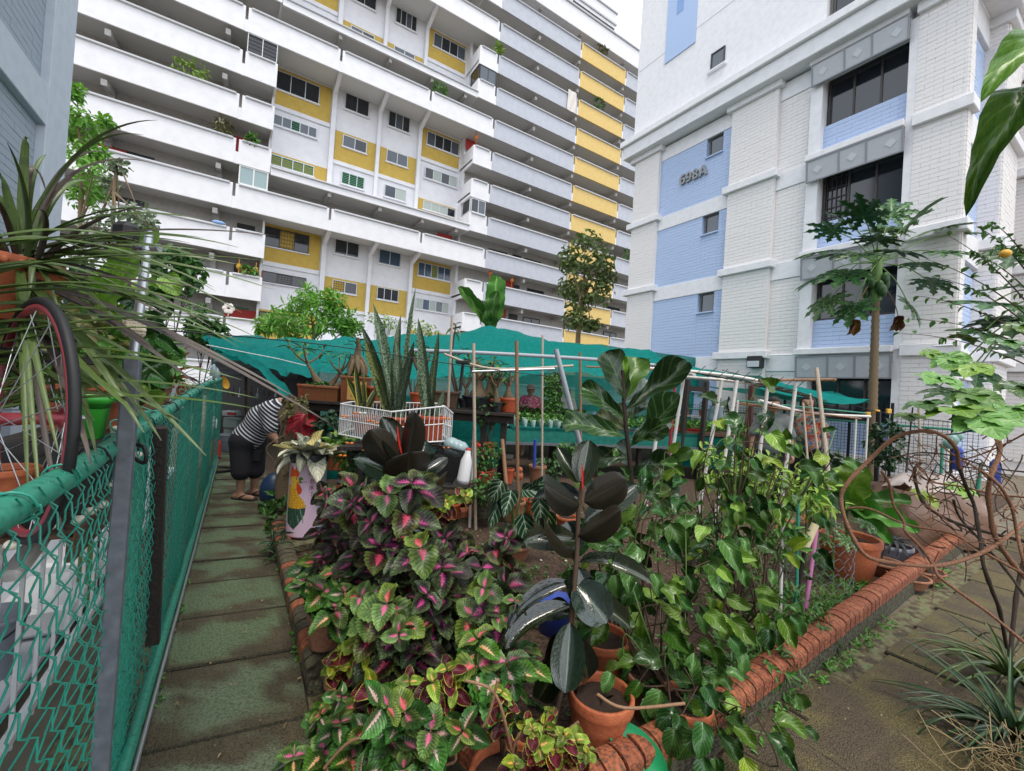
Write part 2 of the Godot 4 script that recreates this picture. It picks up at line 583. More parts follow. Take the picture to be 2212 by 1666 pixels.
func parapet(o: Node3D, x0: float, x1: float, top: float, m: Material, zf := -31.0, hgt := 1.5, slot := true) -> void:
	# one balcony front between two joints, its coping and the notch beside it
	var p := bx(o, "parapet", Vector3(x0, top - hgt, zf - 0.12), Vector3(x1, top, zf), m, 0.015)
	var b := MB.new()
	b.box(Vector3((x0 + x1) * 0.5, top - 0.05, zf + 0.03), Vector3(x1 - x0 - (0.3 if slot else 0.02), 0.14, 0.16), Basis(), 0.04)
	put(p, "coping", b, M.coping)


func far_block() -> void:
	var o := thing("apartment_block", "long white slab block with grey balconies and yellow wall panels behind the garden", "building", Vector3(14, 0, -38))
	var zf := -31.0
	var zw := -33.4
	var k := 1.0245
	var tops := []
	for i in range(-1, 12): tops.append(4.75 + 2.7 * i if i < 12 else 0.0)
	# storeys: slabs and corridor back walls
	for i in range(-1, 13):
		var t := 4.75 + 2.7 * i
		bx(o, "floor_slab", Vector3(-14, t - 1.25, zf - 0.13), Vector3(0.66, t - 1.1, -36), M.soffit)
		bx(o, "floor_slab", Vector3(14.5, t - 1.25, zf - 0.13), Vector3(40, t - 1.1, -36), M.soffit)
	bx(o, "corridor_wall", Vector3(-14, -0.5, -33.1), Vector3(0.5, 40, -33.3), M.inner)
	bx(o, "corridor_wall", Vector3(14.7, -0.5, -33.0), Vector3(40, 37, -33.2), M.inner)
	bx(o, "rear_wall", Vector3(-14, -0.5, -36), Vector3(40, 37, -36.3), M.white_far)
	# left wing of white balconies
	for i in range(-1, 12):
		var t := 4.75 + 2.7 * i
		var corridor := i in [-1, 3, 7, 10]
		parapet(o, -14, -1.2, t, M.white_far)
		bx(o, "parapet_web", Vector3(-1.2, t - 1.5, zf - 0.1), Vector3(-1.05, t - 0.78, zf - 0.02), M.white_far)
		parapet(o, -1.05, 4.22 if corridor else 0.67, t, M.white_far)
		if not corridor:
			bx(o, "parapet", Vector3(0.55, t - 1.5, zf - 0.12), Vector3(0.67, t, zw), M.white_far, 0.01)
			bx(o, "end_wall", Vector3(0.5, t - 1.5, zf - 1.1), Vector3(0.62, t + 1.2, zw), M.white_far)
		for x in [-7.2, -2.0]:
			var b := MB.new()
			b.bar(Vector3(x, t + 1.25, -33.1), Vector3(x, t + 0.85, -31.2), 0.25, 0.3)
			b.box(Vector3(x, t + 0.1, -32.9), Vector3(0.3, 2.6, 0.35))
			put(o, "bracket", b, M.inner)
		# flat fronts in the corridor
		if i < 7:
			win(o, Vector3(-9.5 + 0.3 * i, t - 0.3, -33.05), 3.4, 1.25, Vector3.RIGHT, Vector3.BACK, [M.glass, M.glass, M.glass2] if i != 1 else [M.glass, M.glass], M.darkframe, 0.06, 0, false)
			bx(o, "door", Vector3(-0.9, t - 1.1, -33.08), Vector3(0.1, t + 0.95, -33.0), [M.black, M.greenslat, M.black][(i + 1) % 3], 0.01)
	# recessed centre with coloured fronts
	bx(o, "centre_wall", Vector3(0.6, -0.5, zw - 0.02), Vector3(14.6, 40, zw - 0.3), M.white_far)
	for p in [[4.11, 4.42], [7.29, 7.55], [10.42, 10.68]]:
		for r in [[-0.4, 11.6], [14.3, 22.5], [25.1, 30.6]]:
			bx(o, "pilaster", Vector3(p[0] * k, r[0], zw), Vector3(p[1] * k, r[1], zw + 0.28), M.white_far, 0.01)
			var b := MB.new()
			b.bar(Vector3((p[0] + p[1]) * 0.5 * k, r[1] - 0.55, zw + 0.2), Vector3((p[0] + p[1]) * 0.5 * k, r[1] - 0.05, zf - 0.2), 0.26, 0.25)
			put(o, "bracket", b, M.white_far)
	# corridor storeys of the centre
	for i: int in [-1, 3, 7, 10]:
		var t := 4.75 + 2.7 * i
		bx(o, "floor_slab", Vector3(0.66, t - 1.25, zf - 0.13), Vector3(14.5, t - 1.05, zw), M.soffit)
		parapet(o, 4.37, 10.62, t, M.white_far)
		parapet(o, 10.77, 16.1, t, M.white_far)
		for x in [4.22, 10.62]: bx(o, "parapet_web", Vector3(x, t - 1.5, zf - 0.1), Vector3(x + 0.15, t - 0.78, zf - 0.02), M.white_far)
		var led := bx(o, "ledge", Vector3(0.7, t + 1.12, zf - 0.02), Vector3(14.6, t + 1.55, zf - 0.2), M.white_far, 0.01)
		var b := MB.new()
		b.bar(Vector3(7.65, t + 1.6, zf - 0.12), Vector3(7.65, t + 1.72, zw), 13.9, 0.1)
		b.box(Vector3(7.65, t + 1.6, zf - 0.03), Vector3(13.9, 0.13, 0.22), Basis(), 0.04)
		put(led, "ledge_top", b, M.coping)
		bx(o, "floor_slab", Vector3(0.66, t + 1.2, zf - 0.22), Vector3(14.5, t + 1.5, zw), M.soffit)
		bx(o, "corridor_wall", Vector3(0.62, t - 1.05, zw + 0.08), Vector3(14.5, t + 1.2, zw), M.inner)
		for x in [1.6, 5.6, 8.6, 12.0]:
			win(o, Vector3(x, t - 0.1, zw + 0.1), 2.0, 0.85, Vector3.RIGHT, Vector3.BACK, [M.glass, M.glass2], M.darkframe, 0.06, 0, false)
		for x in [4.2, 7.6, 10.8, 13.6]:
			var q := MB.new()
			q.bar(Vector3(x, t + 1.15, zw + 0.2), Vector3(x, t + 1.0, zf - 0.25), 0.22, 0.3)
			put(o, "bracket", q, M.inner)
	# coloured panels and windows: raw facade coordinates
	var rows := [
		# y shift, storey kind
		[-10.4, 0], [0.0, 0], [7.9, 0], [-10.4, 1], [0.0, 1], [7.9, 1], [-10.4, 2], [0.0, 2]]
	for r in rows:
		var dy: float = r[0]
		var low := dy < -5.0
		var pan := []
		var ws := []
		var g = M.glass
		if r[1] == 0:
			pan = [[0.55, 4.05, 19.3, 21.75], [10.7, 13.97, 19.36, 21.7]]
			ws = [[0.64, 3.3, 20.3, 21.55, [g, "grille", g] if low else [g, g, g]], [4.95, 6.62, 20.73, 21.9, [g, g]], [8.06, 9.71, 20.72, 21.9, [M.glass3, M.glass3] if low else [g, M.glass2, g]], [11.12, 13.9, 20.42, 21.5, [M.glass3, M.glass3, "louvre", M.glass3, M.glass3] if low else [M.glass2, g, g, M.glass2]]]
			if dy > 5: ws[2][4] = [g, g, M.glass2, g]
		elif r[1] == 1:
			pan = [[4.47, 7.28, 16.92, 19.02], [7.57, 10.38, 16.95, 19.0]]
			ws = [[0.66, 3.3, 17.92, 18.62, [g, "grille", g] if low else [M.glass2, M.glass2, "louvre", M.glass2, M.glass2]], [4.98, 6.65, 18.04, 18.88, ["grille", g] if low else [M.glass2, g]], [8.1, 9.73, 18.04, 18.95, [g, g, g] if low else [M.glass2, M.glass2]], [11.15, 13.92, 17.78, 18.65, [M.curtain, M.glass3, M.curtain, M.glass2, M.curtain] if low else [g, M.curtain, g, M.curtain]]]
		else:
			pan = [[0.55, 4.1, 14.2, 16.1], [10.73, 13.97, 14.2, 16.1]]
			ws = [[0.67, 3.29, 15.25, 15.97, ["louvre", "louvre", "louvre", "louvre"]], [5.07, 6.65, 15.38, 16.27, ["louvre", "louvre", "louvre"]], [8.13, 9.79, 15.4, 16.3, [M.glass2, M.curtain]], [11.18, 13.94, 15.31, 16.0, [M.curtain, M.curtain, M.curtain, g]]]
		for p in pan:
			bx(o, "yellow_panel", Vector3(p[0] * k, (p[2] + dy - 1.4) * k + 1.4, zw - 0.01), Vector3(p[1] * k, (p[3] + dy - 1.4) * k + 1.4, zw + 0.03), M.yellow)
			bx(o, "string_course", Vector3(p[0] * k - 0.05, (p[2] + dy - 1.4) * k + 1.1, zw - 0.01), Vector3(p[1] * k + 0.05, (p[2] + dy - 1.4) * k + 1.395, zw + 0.09), M.white_far, 0.02)
		for w in ws:
			win(o, Vector3(w[0] * k, (w[2] + dy - 1.4) * k + 1.4, zw + 0.05), (w[1] - w[0]) * k, (w[3] - w[2]) * k, Vector3.RIGHT, Vector3.BACK, w[4], M.darkframe if low and w[0] < 4 else M.alu, 0.05)
	# right wing: white returns, grey and yellow balcony fronts
	bx(o, "return_wall", Vector3(14.5, -0.5, -32.85), Vector3(14.7, 37, zw - 0.1), M.white_far)
	for i in range(-1, 12):
		var t := 4.75 + 2.7 * i
		var corridor := i in [-1, 3, 7, 10]
		if not corridor:
			parapet(o, 14.5, 16.1, t, M.white_far)
			bx(o, "parapet", Vector3(14.5, t - 1.5, zf - 0.13), Vector3(14.62, t - 0.002, zw + 0.5), M.white_far, 0.01)
		parapet(o, 16.25, 24.78, t, M.greypar)
		parapet(o, 24.92, 30.72, t, M.yellow2)
		parapet(o, 30.86, 40, t, M.greypar)
		for x in [16.1, 24.78, 30.72]: bx(o, "parapet_web", Vector3(x, t - 1.5, zf - 0.1), Vector3(x + 0.14, t - 0.78, zf - 0.02), M.white_far)
		for x in [20.3, 24.9, 30.7]:
			var b := MB.new()
			b.bar(Vector3(x, t + 1.15, -33.0), Vector3(x, t + 0.95, -31.25), 0.22, 0.3)
			put(o, "bracket", b, M.inner)
		if i < 6:
			for x in [17.5, 21.3, 26.2, 31.5]:
				win(o, Vector3(x + 0.25 * (i % 3), t - 0.35, -32.95), 1.9, 1.25, Vector3.RIGHT, Vector3.BACK, [M.glass, M.glass], M.darkframe, 0.06, 0, false)
			for x in [20.0, 29.0]: bx(o, "door", Vector3(x, t - 1.1, -33.0), Vector3(x + 0.95, t + 0.95, -32.94), M.black, 0.01)
	# glazed-in corners
	win(o, Vector3(14.62, 26.4, zf - 0.06), 1.5, 1.15, Vector3.RIGHT, Vector3.BACK, [M.glass2, M.glass2], M.darkframe, 0.05, 0, false)
	win(o, Vector3(14.56, 26.4, -32.5), 1.4, 1.15, Vector3.BACK, Vector3.LEFT, [M.glass], M.darkframe, 0.05, 0, false)
	win(o, Vector3(14.62, 15.6, zf - 0.06), 1.3, 1.1, Vector3.RIGHT, Vector3.BACK, [M.glass, M.glass2], M.alu, 0.05, 0, false)
	win(o, Vector3(14.56, 15.6, -32.5), 1.4, 1.1, Vector3.BACK, Vector3.LEFT, ["grille"], M.alu, 0.05, 0, false)
	win(o, Vector3(-0.95, 12.9, zf - 0.08), 1.55, 1.15, Vector3.RIGHT, Vector3.BACK, [M.frost, M.frost], M.wirewhite, 0.07, 0, false)
	win(o, Vector3(-1.0, 21.0, zf - 0.08), 1.6, 1.15, Vector3.RIGHT, Vector3.BACK, ["grille", "grille"], M.alu, 0.04, 0, false)
	# roof
	bx(o, "roof_band", Vector3(14.5, 35.4, zf), Vector3(40, 37.2, -36), M.white_far, 0.03)
	bx(o, "roof_coping", Vector3(14.4, 37.2, zf + 0.12), Vector3(40.1, 37.4, -36.1), M.coping, 0.03)
	bx(o, "roof_slab", Vector3(-14, 40, zf), Vector3(14.4, 40.3, -36), M.white_far)
	var rh := bx(o, "roof_house", Vector3(14.5, 37.4, zf - 0.05), Vector3(29.05, 39.3, -37), M.white_far, 0.02)
	bx(rh, "coping", Vector3(14.4, 39.3, zf + 0.05), Vector3(29.2, 39.5, -37.1), M.coping, 0.02)
	bx(rh, "string_course", Vector3(14.4, 38.1, zf + 0.05), Vector3(29.15, 38.3, zf - 0.02), M.coping, 0.02)
	bx(rh, "vent_slot", Vector3(23.5, 37.45, zf - 0.2), Vector3(28.8, 37.75, zf - 0.03), M.black)
	bx(o, "roof_rail", Vector3(29.4, 37.4, zf - 0.5), Vector3(40, 37.75, zf - 0.58), M.darkframe)


func lay_bricks(list: Array, c0: Vector3, ax: Vector3, w: float, h: float, out: Vector3, course := 0.108, bl := 0.33) -> void:
	# brick transforms for one panel whose lower left corner is c0
	var rows := int(round(h / course))
	var ch := h / rows
	for r in rows:
		var x := -bl * (0.5 if r % 2 else 0.0)
		while x < w - 0.01:
			var a := maxf(x, 0.0)
			var b := minf(x + bl, w)
			if b - a > 0.03:
				var bs := Basis(ax * (b - a - 0.003), Vector3.UP * (ch - 0.0055), out * 0.05)
				list.append(Transform3D(bs, c0 + ax * (a + b) * 0.5 + Vector3.UP * (r + 0.5) * ch + out * rf(-0.0025, 0.002)))
			x += bl


func set_bricks(o: Node3D, list: Array, m: Material, most: int) -> void:
	var bm := MB.new()
	bm.box(Vector3.ZERO, Vector3.ONE, Basis(), 0.03)
	var mesh := bm.mesh()
	list.sort_custom(func(a, b): return a.origin.distance_squared_to(EYE) < b.origin.distance_squared_to(EYE))
	for i in mini(most, list.size()): part(o, "brick", mesh, m, list[i])
	if list.size() > most: stuff(o, "brickwork", mesh, m, list.slice(most))


func block_698() -> void:
	var o := thing("numbered_block", "white painted brick block with blue panels and the number 698A on its wall", "building", Vector3(15, 0, -8))
	var X := 13.4
	var wl := []
	var bl := []
	var zax := Vector3.BACK
	var out := Vector3.LEFT
	var fh := 2.785
	# core: walls behind the brick skin
	bx(o, "core_wall", Vector3(X + 0.3, -0.4, -12.55), Vector3(X + 0.6, 26, -5.72), M.whitebrick)
	bx(o, "core_wall", Vector3(X + 0.2, -0.4, -3.84), Vector3(X + 0.6, 26, -2.85), M.whitebrick)
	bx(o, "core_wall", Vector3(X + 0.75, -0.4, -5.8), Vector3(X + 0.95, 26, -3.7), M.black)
	bx(o, "end_wall", Vector3(X + 0.2, -0.4, -12.6), Vector3(20, 26, -12.4), M.whitebrick)
	# upper plain wall with a great ledge under it
	bx(o, "upper_wall", Vector3(X - 0.05, 12.2, -12.75), Vector3(X + 0.15, 26, -5.72), M.white)
	bx(o, "upper_wall", Vector3(X - 0.05, 12.2, -3.84), Vector3(X + 0.15, 26, -2.7), M.white)
	bx(o, "upper_wall", Vector3(X - 0.051, 14.3, -5.72), Vector3(X + 0.15, 26, -3.84), M.white)
	bx(o, "ledge", Vector3(X - 0.5, 11.95, -13.1), Vector3(X + 0.2, 12.2, -2.2), M.white, 0.02)
	bx(o, "ledge", Vector3(X - 0.38, 11.45, -13.0), Vector3(X + 0.2, 11.95, -2.3), M.white, 0.02)
	bx(o, "ledge", Vector3(X + 0.2, 11.95, -2.85), Vector3(17.2, 12.2, -2.2), M.white, 0.02)
	bx(o, "ledge", Vector3(X + 0.2, 11.45, -2.85), Vector3(17.1, 11.95, -2.3), M.white, 0.02)
	bx(o, "blue_mark", Vector3(X - 0.055, 14.7, -11.35), Vector3(X - 0.09, 18.5, -10.0), M.bluepanel)
	bx(o, "blue_mark", Vector3(X - 0.092, 16.35, -10.9), Vector3(X - 0.1, 16.9, -10.6), M.bluetrim)
	win(o, Vector3(X - 0.06, 13.18, -9.3), 0.52, 0.6, zax, out, [M.glass2], M.darkframe, 0.04)
	bx(o, "window_reveal", Vector3(X - 0.09, 13.1, -9.42), Vector3(X - 0.04, 13.16, -8.7), M.white)
	win(o, Vector3(X + 0.1, 12.35, -5.6), 1.75, 1.7, zax, out, [M.glass, M.glass, M.glass], M.darkframe, 0.06)
	bx(o, "wall_joint", Vector3(X - 0.058, 15.2, -12.7), Vector3(X - 0.05, 15.215, -2.8), M.coping)
	for s in range(0, 4):
		var y := 0.345 + fh * s          # top of the sill of this storey
		if s > 3: break
		var top := y + fh
		# pilaster A (far), blue panel, pilaster B, bay C, columns, window bay, corner pilaster F
		bx(o, "pier", Vector3(X + 0.0, y, -12.6), Vector3(X + 0.2, top, -11.35), M.whitebrick)
		bx(o, "pier", Vector3(X + 0.0, y, -8.4), Vector3(X + 0.2, top, -6.92), M.whitebrick)
		bx(o, "pier", Vector3(X + 0.0, y, -3.7), Vector3(X + 0.2, top, -2.8), M.whitebrick)
		lay_bricks(wl, Vector3(X - 0.005, y + 0.02, -12.6), zax, 1.25, fh - 0.25, out)
		lay_bricks(wl, Vector3(X - 0.005, y + 0.02, -8.4), zax, 1.48, fh - 0.25, out)
		lay_bricks(wl, Vector3(X - 0.005, y + 0.02, -3.7), zax, 0.9, fh - 0.25, out)
		lay_bricks(wl, Vector3(X + 0.16, y - 0.1, -6.92), zax, 0.9, 2.26, out)
		lay_bricks(wl, Vector3(X + 0.0, y + 0.02, -2.795), Vector3.RIGHT, 0.35, fh - 0.25, Vector3.BACK)
		bx(o, "string_course", Vector3(X - 0.14, top - 0.23, -12.8), Vector3(X + 0.15, top, -11.2), M.white, 0.015)
		bx(o, "string_course", Vector3(X - 0.14, top - 0.23, -8.55), Vector3(X + 0.15, top, -6.8), M.white, 0.015)
		bx(o, "string_course", Vector3(X - 0.14, top - 0.28, -3.72), Vector3(X + 0.35, top, -2.66), M.white, 0.015)
		# blue panel with its small window
		bx(o, "band", Vector3(X + 0.1, top - 0.62, -11.35), Vector3(X + 0.2, top - 0.1, -8.4), M.white, 0.01)
		var by := y - 0.1
		lay_bricks(bl, Vector3(X + 0.155, by, -11.35), zax, 1.95, 2.27, out)
		lay_bricks(bl, Vector3(X + 0.155, by, -9.4), zax, 0.62, 1.55, out)
		lay_bricks(bl, Vector3(X + 0.155, by, -8.78), zax, 0.38, 2.27, out)
		bx(o, "backing", Vector3(X + 0.165, by, -11.34), Vector3(X + 0.3, by + 2.26, -9.4), M.bluebrick)
		bx(o, "backing", Vector3(X + 0.165, by, -9.4), Vector3(X + 0.3, by + 1.54, -8.78), M.bluebrick)
		bx(o, "backing", Vector3(X + 0.165, by, -8.78), Vector3(X + 0.3, by + 2.26, -8.4), M.bluebrick)
		bx(o, "backing", Vector3(X + 0.19, y - 0.1, -6.92), Vector3(X + 0.3, y + 2.16, -6.02), M.whitebrick)
		win(o, Vector3(X + 0.24, by + 1.58, -9.32), 0.52, 0.66, zax, out, [M.glass2], M.darkframe, 0.04, 0, false)
		bx(o, "window_sill", Vector3(X + 0.06, by + 1.53, -9.42), Vector3(X + 0.3, by + 1.58, -8.76), M.bluebrick, 0.008)
		# bay C band and smooth columns
		bx(o, "band", Vector3(X + 0.1, top - 0.62, -6.92), Vector3(X + 0.2, top - 0.1, -6.02), M.white, 0.01)
		bx(o, "column", Vector3(X - 0.02, y - 0.3, -6.02), Vector3(X + 0.5, top - 0.3, -5.72), M.white)
		bx(o, "column", Vector3(X - 0.02, y - 0.3, -3.86), Vector3(X + 0.5, top - 0.3, -3.7), M.white)
		bx(o, "sill_band", Vector3(X - 0.15, top - 0.17, -6.05), Vector3(X + 0.4, top, -3.86), M.white, 0.015)
		bx(o, "lintel", Vector3(X + 0.06, top - 0.62, -5.72), Vector3(X + 0.4, top - 0.17, -3.86), M.white)
		# window bay: blue spandrel, wide window, hanging hood
		if s < 4:
			lay_bricks(bl, Vector3(X + 0.2, y + 0.01, -5.72), zax, 1.86, 0.8, out)
			bx(o, "spandrel", Vector3(X + 0.22, y, -5.72), Vector3(X + 0.4, y + 0.82, -3.86), M.bluebrick)
			win(o, Vector3(X + 0.32, y + 0.83, -5.68), 1.8, 1.35, zax, out, [M.glass, M.glass, M.glass] if s != 2 else ["grille", M.glass, M.glass], M.darkframe, 0.05, 0, false)
			var b := MB.new()
			var hy := y + 1.97
			var tilt := Basis(Vector3.BACK, 0.1)
			b.box(Vector3(X - 0.16, hy + 0.29, -4.9), Vector3(0.02, 0.58, 2.1), tilt)
			var h := put(o, "window_hood", b, M.hood)
			b = MB.new()
			for e in [-2.1, -0.55, 0.65, 2.1]: b.box(Vector3(X - 0.165, hy + 0.29, -4.9 + e * 0.5), Vector3(0.045, 0.6, 0.04), tilt)
			b.box(Vector3(X - 0.165, hy + 0.29, -4.9) + tilt * Vector3(0, 0.29, 0), Vector3(0.044, 0.035, 2.12), tilt)
			b.box(Vector3(X - 0.165, hy + 0.29, -4.9) + tilt * Vector3(0, -0.29, 0), Vector3(0.044, 0.035, 2.12), tilt)
			b.box(Vector3(X + 0.1, hy + 0.4, -5.93), Vector3(0.45, 0.03, 0.03)); b.box(Vector3(X + 0.1, hy + 0.4, -3.87), Vector3(0.45, 0.03, 0.03))
			put(h, "hood_frame", b, M.hoodframe)
			for e in [-0.78, 0.02, 0.82]:
				b = MB.new()
				b.box(Vector3(X - 0.178, hy + 0.29, -4.9 + e), Vector3(0.004, 0.17, 0.17), tilt * Basis(Vector3.RIGHT, PI / 4))
				put(h, "diamond", b, M.hoodmark)
	bx(o, "lower_wall", Vector3(X - 0.02, -0.4, -12.6), Vector3(X + 0.5, 0.34, -2.8), M.white)
	# the corner and the return face
	bx(o, "return_wall", Vector3(X + 0.35, -0.4, -3.1), Vector3(17.0, 11.4, -2.95), M.white)
	for s in range(0, 4):
		var y := 0.345 + fh * s
		lay_bricks(bl, Vector3(X + 0.4, y, -2.95), Vector3.RIGHT, 1.5, 2.0, Vector3.BACK)
		bx(o, "band", Vector3(X + 0.35, y + 2.05, -2.95), Vector3(15.4, y + 2.75, -2.85), M.white)
		lay_bricks(wl, Vector3(15.35, y + 0.02, -2.55), Vector3.RIGHT, 1.5, 2.5, Vector3.BACK)
		lay_bricks(wl, Vector3(15.325, y + 0.02, -2.95), zax, 0.4, 2.5, out)
		bx(o, "string_course", Vector3(15.2, y + 2.52, -2.95), Vector3(17, y + 2.78, -2.4), M.white, 0.015)
	bx(o, "return_pier", Vector3(15.35, -0.4, -2.96), Vector3(17, 11.4, -2.57), M.whitebrick)
	# rear block beyond the corner
	bx(o, "wing_wall", Vector3(18.5, -0.4, -2.9), Vector3(22, 26, -0.2), M.whitebrick)
	for s in range(0, 6):
		var y := 0.345 + fh * s
		lay_bricks(wl, Vector3(18.48, y, -2.9), zax, 2.7, 2.5, out)
		bx(o, "string_course", Vector3(18.3, y + 2.52, -3.0), Vector3(22, y + 2.78, -0.05), M.white, 0.015)
	bx(o, "wing_wall", Vector3(16.9, -0.4, -4.5), Vector3(22, 26, -2.95), M.white)
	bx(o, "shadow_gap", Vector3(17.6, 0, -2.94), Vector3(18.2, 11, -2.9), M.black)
	set_bricks(o, wl, M.whitebrick, 190)
	set_bricks(o, bl, M.bluebrick, 105)
	# block number
	var tm := TextMesh.new()
	tm.text = "698A"
	var fnt := SystemFont.new()
	fnt.font_names = PackedStringArray(["Droid Sans"])
	fnt.font_weight = 700
	tm.font = fnt
	tm.font_size = 64
	tm.pixel_size = 0.0078
	tm.depth = 0.06
	part(o, "block_number", tm, M.letter, Transform3D(Basis(Vector3.BACK, Vector3.UP, Vector3.LEFT), Vector3(X + 0.07, 9.73, -9.87)))
	# floodlight and conduit on the wall
	var fl := thing("floodlight", "dark square floodlight fixed under the string course of the white wall", "lamp", Vector3(X - 0.15, 2.75, -7.2))
	var b2 := MB.new()
	b2.box(Vector3(X - 0.14, 2.78, -7.1), Vector3(0.26, 0.36, 0.42), Basis(), 0.02)
	put(fl, "housing", b2, M.black)
	b2 = MB.new()
	b2.box(Vector3(X - 0.27, 2.71, -7.1), Vector3(0.02, 0.18, 0.36), Basis(), 0.005)
	put(fl, "lens", b2, M.coping)
	b2 = MB.new()
	b2.tube([Vector3(X - 0.05, 2.98, -6.8), Vector3(X - 0.06, 2.95, -4.2), Vector3(X - 0.05, 3.05, -3.7), Vector3(X - 0.18, 3.06, -2.7)], 0.02, 6)
	put(o, "conduit", b2, M.white)


func side_block() -> void:
	var o := thing("grey_block", "grey painted brick block with pale smooth bands close at the left", "building", Vector3(-3, 0, -8))
	var X := -2.7
	var gl := []
	bx(o, "core_wall", Vector3(X - 0.6, -0.4, -10.0), Vector3(X - 0.12, 16, 2), M.greybrick)
	bx(o, "end_pier", Vector3(X - 0.5, -0.4, -10.06), Vector3(X, 16, -9.2), M.greyband, 0.01)
	for y in [2.0, 4.7, 7.4, 10.1]:
		bx(o, "band", Vector3(X - 0.3, y + 0.2, -9.2), Vector3(X - 0.002, y + 0.75, 2), M.greyband, 0.01)
		lay_bricks(gl, Vector3(X - 0.13, y + 0.75, -9.2), Vector3.BACK, 5.6, 2.15, Vector3.RIGHT)
	set_bricks(o, gl, M.greybrick, 280)


# ---------- leaves ----------
func half_width(shape: String, t: float) -> float:
	match shape:
		"ovate": return 2.49 * pow(t, 0.5) * pow(1.0 - t, 0.9)
		"heart": return 1.78 * pow(t, 0.3) * pow(1.0 - t, 0.75)
		"ellip": return 2.16 * pow(t, 0.6) * pow(1.0 - t, 0.52)
		"obov": return 2.1 * pow(t, 0.95) * pow(1.0 - t, 0.36) * (1.0 - 0.25 * exp(-pow((t - 0.38) / 0.12, 2.0)))
		"strap": return minf(1.0, 0.5 + 4.0 * t) * pow(1.0 - t, 0.55)
		"sword": return (0.62 + 0.38 * sin(PI * minf(t * 1.05, 1.0))) * (1.0 if t < 0.8 else pow((1.0 - t) / 0.2, 0.7))
		"banana": return minf(1.0, pow(t * 5.0, 0.6)) * (1.0 if t < 0.6 else pow(1.0 - pow((t - 0.6) / 0.4, 2.0), 0.6))
		"lance": return 2.3 * pow(t, 0.7) * pow(1.0 - t, 0.8)
	return 1.0


func leaf_mesh(shape: String, segs: int, cols: int, droop := 0.6, fold := 0.25, wave := 0.0, serr := 0.0, wfreq := 9.0, twist := 0.0) -> ArrayMesh:
	# unit leaf: base at the origin, along +z, upper face +y, half width 1
	var b := MB.new()
	var g := []
	var pos := Vector3.ZERO
	var rat: float = {"strap": 0.06, "sword": 0.12, "lance": 0.45, "ellip": 0.55}.get(shape, 1.0)
	for i in segs + 1:
		var t := float(i) / segs
		var an := droop * t
		var d := Vector3(0, -sin(an), cos(an))
		var nn := Vector3(0, cos(an), sin(an))
		if i > 0: pos += d / segs
		var w := half_width(shape, clampf(t, 0.0015, 0.9985))
		var row := []
		for j in cols + 1:
			var s := 2.0 * j / cols - 1.0
			var ww := w
			if serr > 0.0 and absf(s) > 0.99 and i > 0 and i < segs: ww *= 1.0 + serr * (1.0 if i % 2 else -0.6)
			var lift := rat * (fold * absf(s) * w * 0.5 + wave * sin(t * wfreq + s * 1.3) * absf(s) * w)
			row.append(pos + Vector3(s * ww * cos(twist * t), 0, 0) + nn * lift)
		g.append(row)
	var base := 0
	for i in segs + 1:
		for j in cols + 1:
			var du: Vector3 = g[i][mini(j + 1, cols)] - g[i][maxi(j - 1, 0)]
			var dv: Vector3 = g[mini(i + 1, segs)][j] - g[maxi(i - 1, 0)][j]
			du.x *= 0.3
			if du.length() < 1e-6: du = Vector3(0.001, 0, 0)
			b.vert(g[i][j], dv.cross(du).normalized(), Vector2(float(j) / cols, float(i) / segs))
	for i in segs:
		for j in cols:
			var a := base + i * (cols + 1) + j
			var c := a + cols + 1
			b.ix.append_array([a, a + 1, c, a + 1, c + 1, c])
	return b.mesh()


func image_tex(w: int, h: int, f: Callable) -> ImageTexture:
	var im := Image.create(w, h, false, Image.FORMAT_RGB8)
	for y in h:
		for x in w:
			im.set_pixel(x, y, f.call((x + 0.5) / w, (y + 0.5) / h))
	return ImageTexture.create_from_image(im)


func vein(s: float, t: float, n: float, slope: float, wd: float) -> float:
	# 1 on a side vein or the midrib, else 0
	var q := t * n - absf(s) * slope
	var f := absf(q - roundf(q))
	return maxf(1.0 - smoothstep(wd * 0.5, wd, f), 1.0 - smoothstep(0.02, 0.06, absf(s)))


func leaf_mat(w: int, h: int, f: Callable, rough: float, back: Color, bump := 0.0, bn := 9.0, bs := 2.2, spec := 0.5) -> StandardMaterial3D:
	var m := mat(Color.WHITE, rough)
	m.albedo_texture = image_tex(w, h, f)
	glossy(m, spec, back)
	if bump > 0.0:
		m.heightmap_enabled = true
		m.heightmap_scale = bump
		if not hcache.has(bn): hcache[bn] = image_tex(64, 128, func(u, v):
			var s: float = u * 2.0 - 1.0
			var q: float = v * bn - absf(s) * bs
			var k: float = sin(PI * (q - floorf(q)))
			var z: float = 0.25 + 0.75 * sqrt(maxf(k, 0.0)) * smoothstep(0.0, 0.2, absf(s))
			return Color(z, z, z))
		m.heightmap_texture = hcache[bn]
	return m


func tone(c: Color, k: float) -> Color:
	return Color(clampf(c.r * k, 0, 1), clampf(c.g * k, 0, 1), clampf(c.b * k, 0, 1))


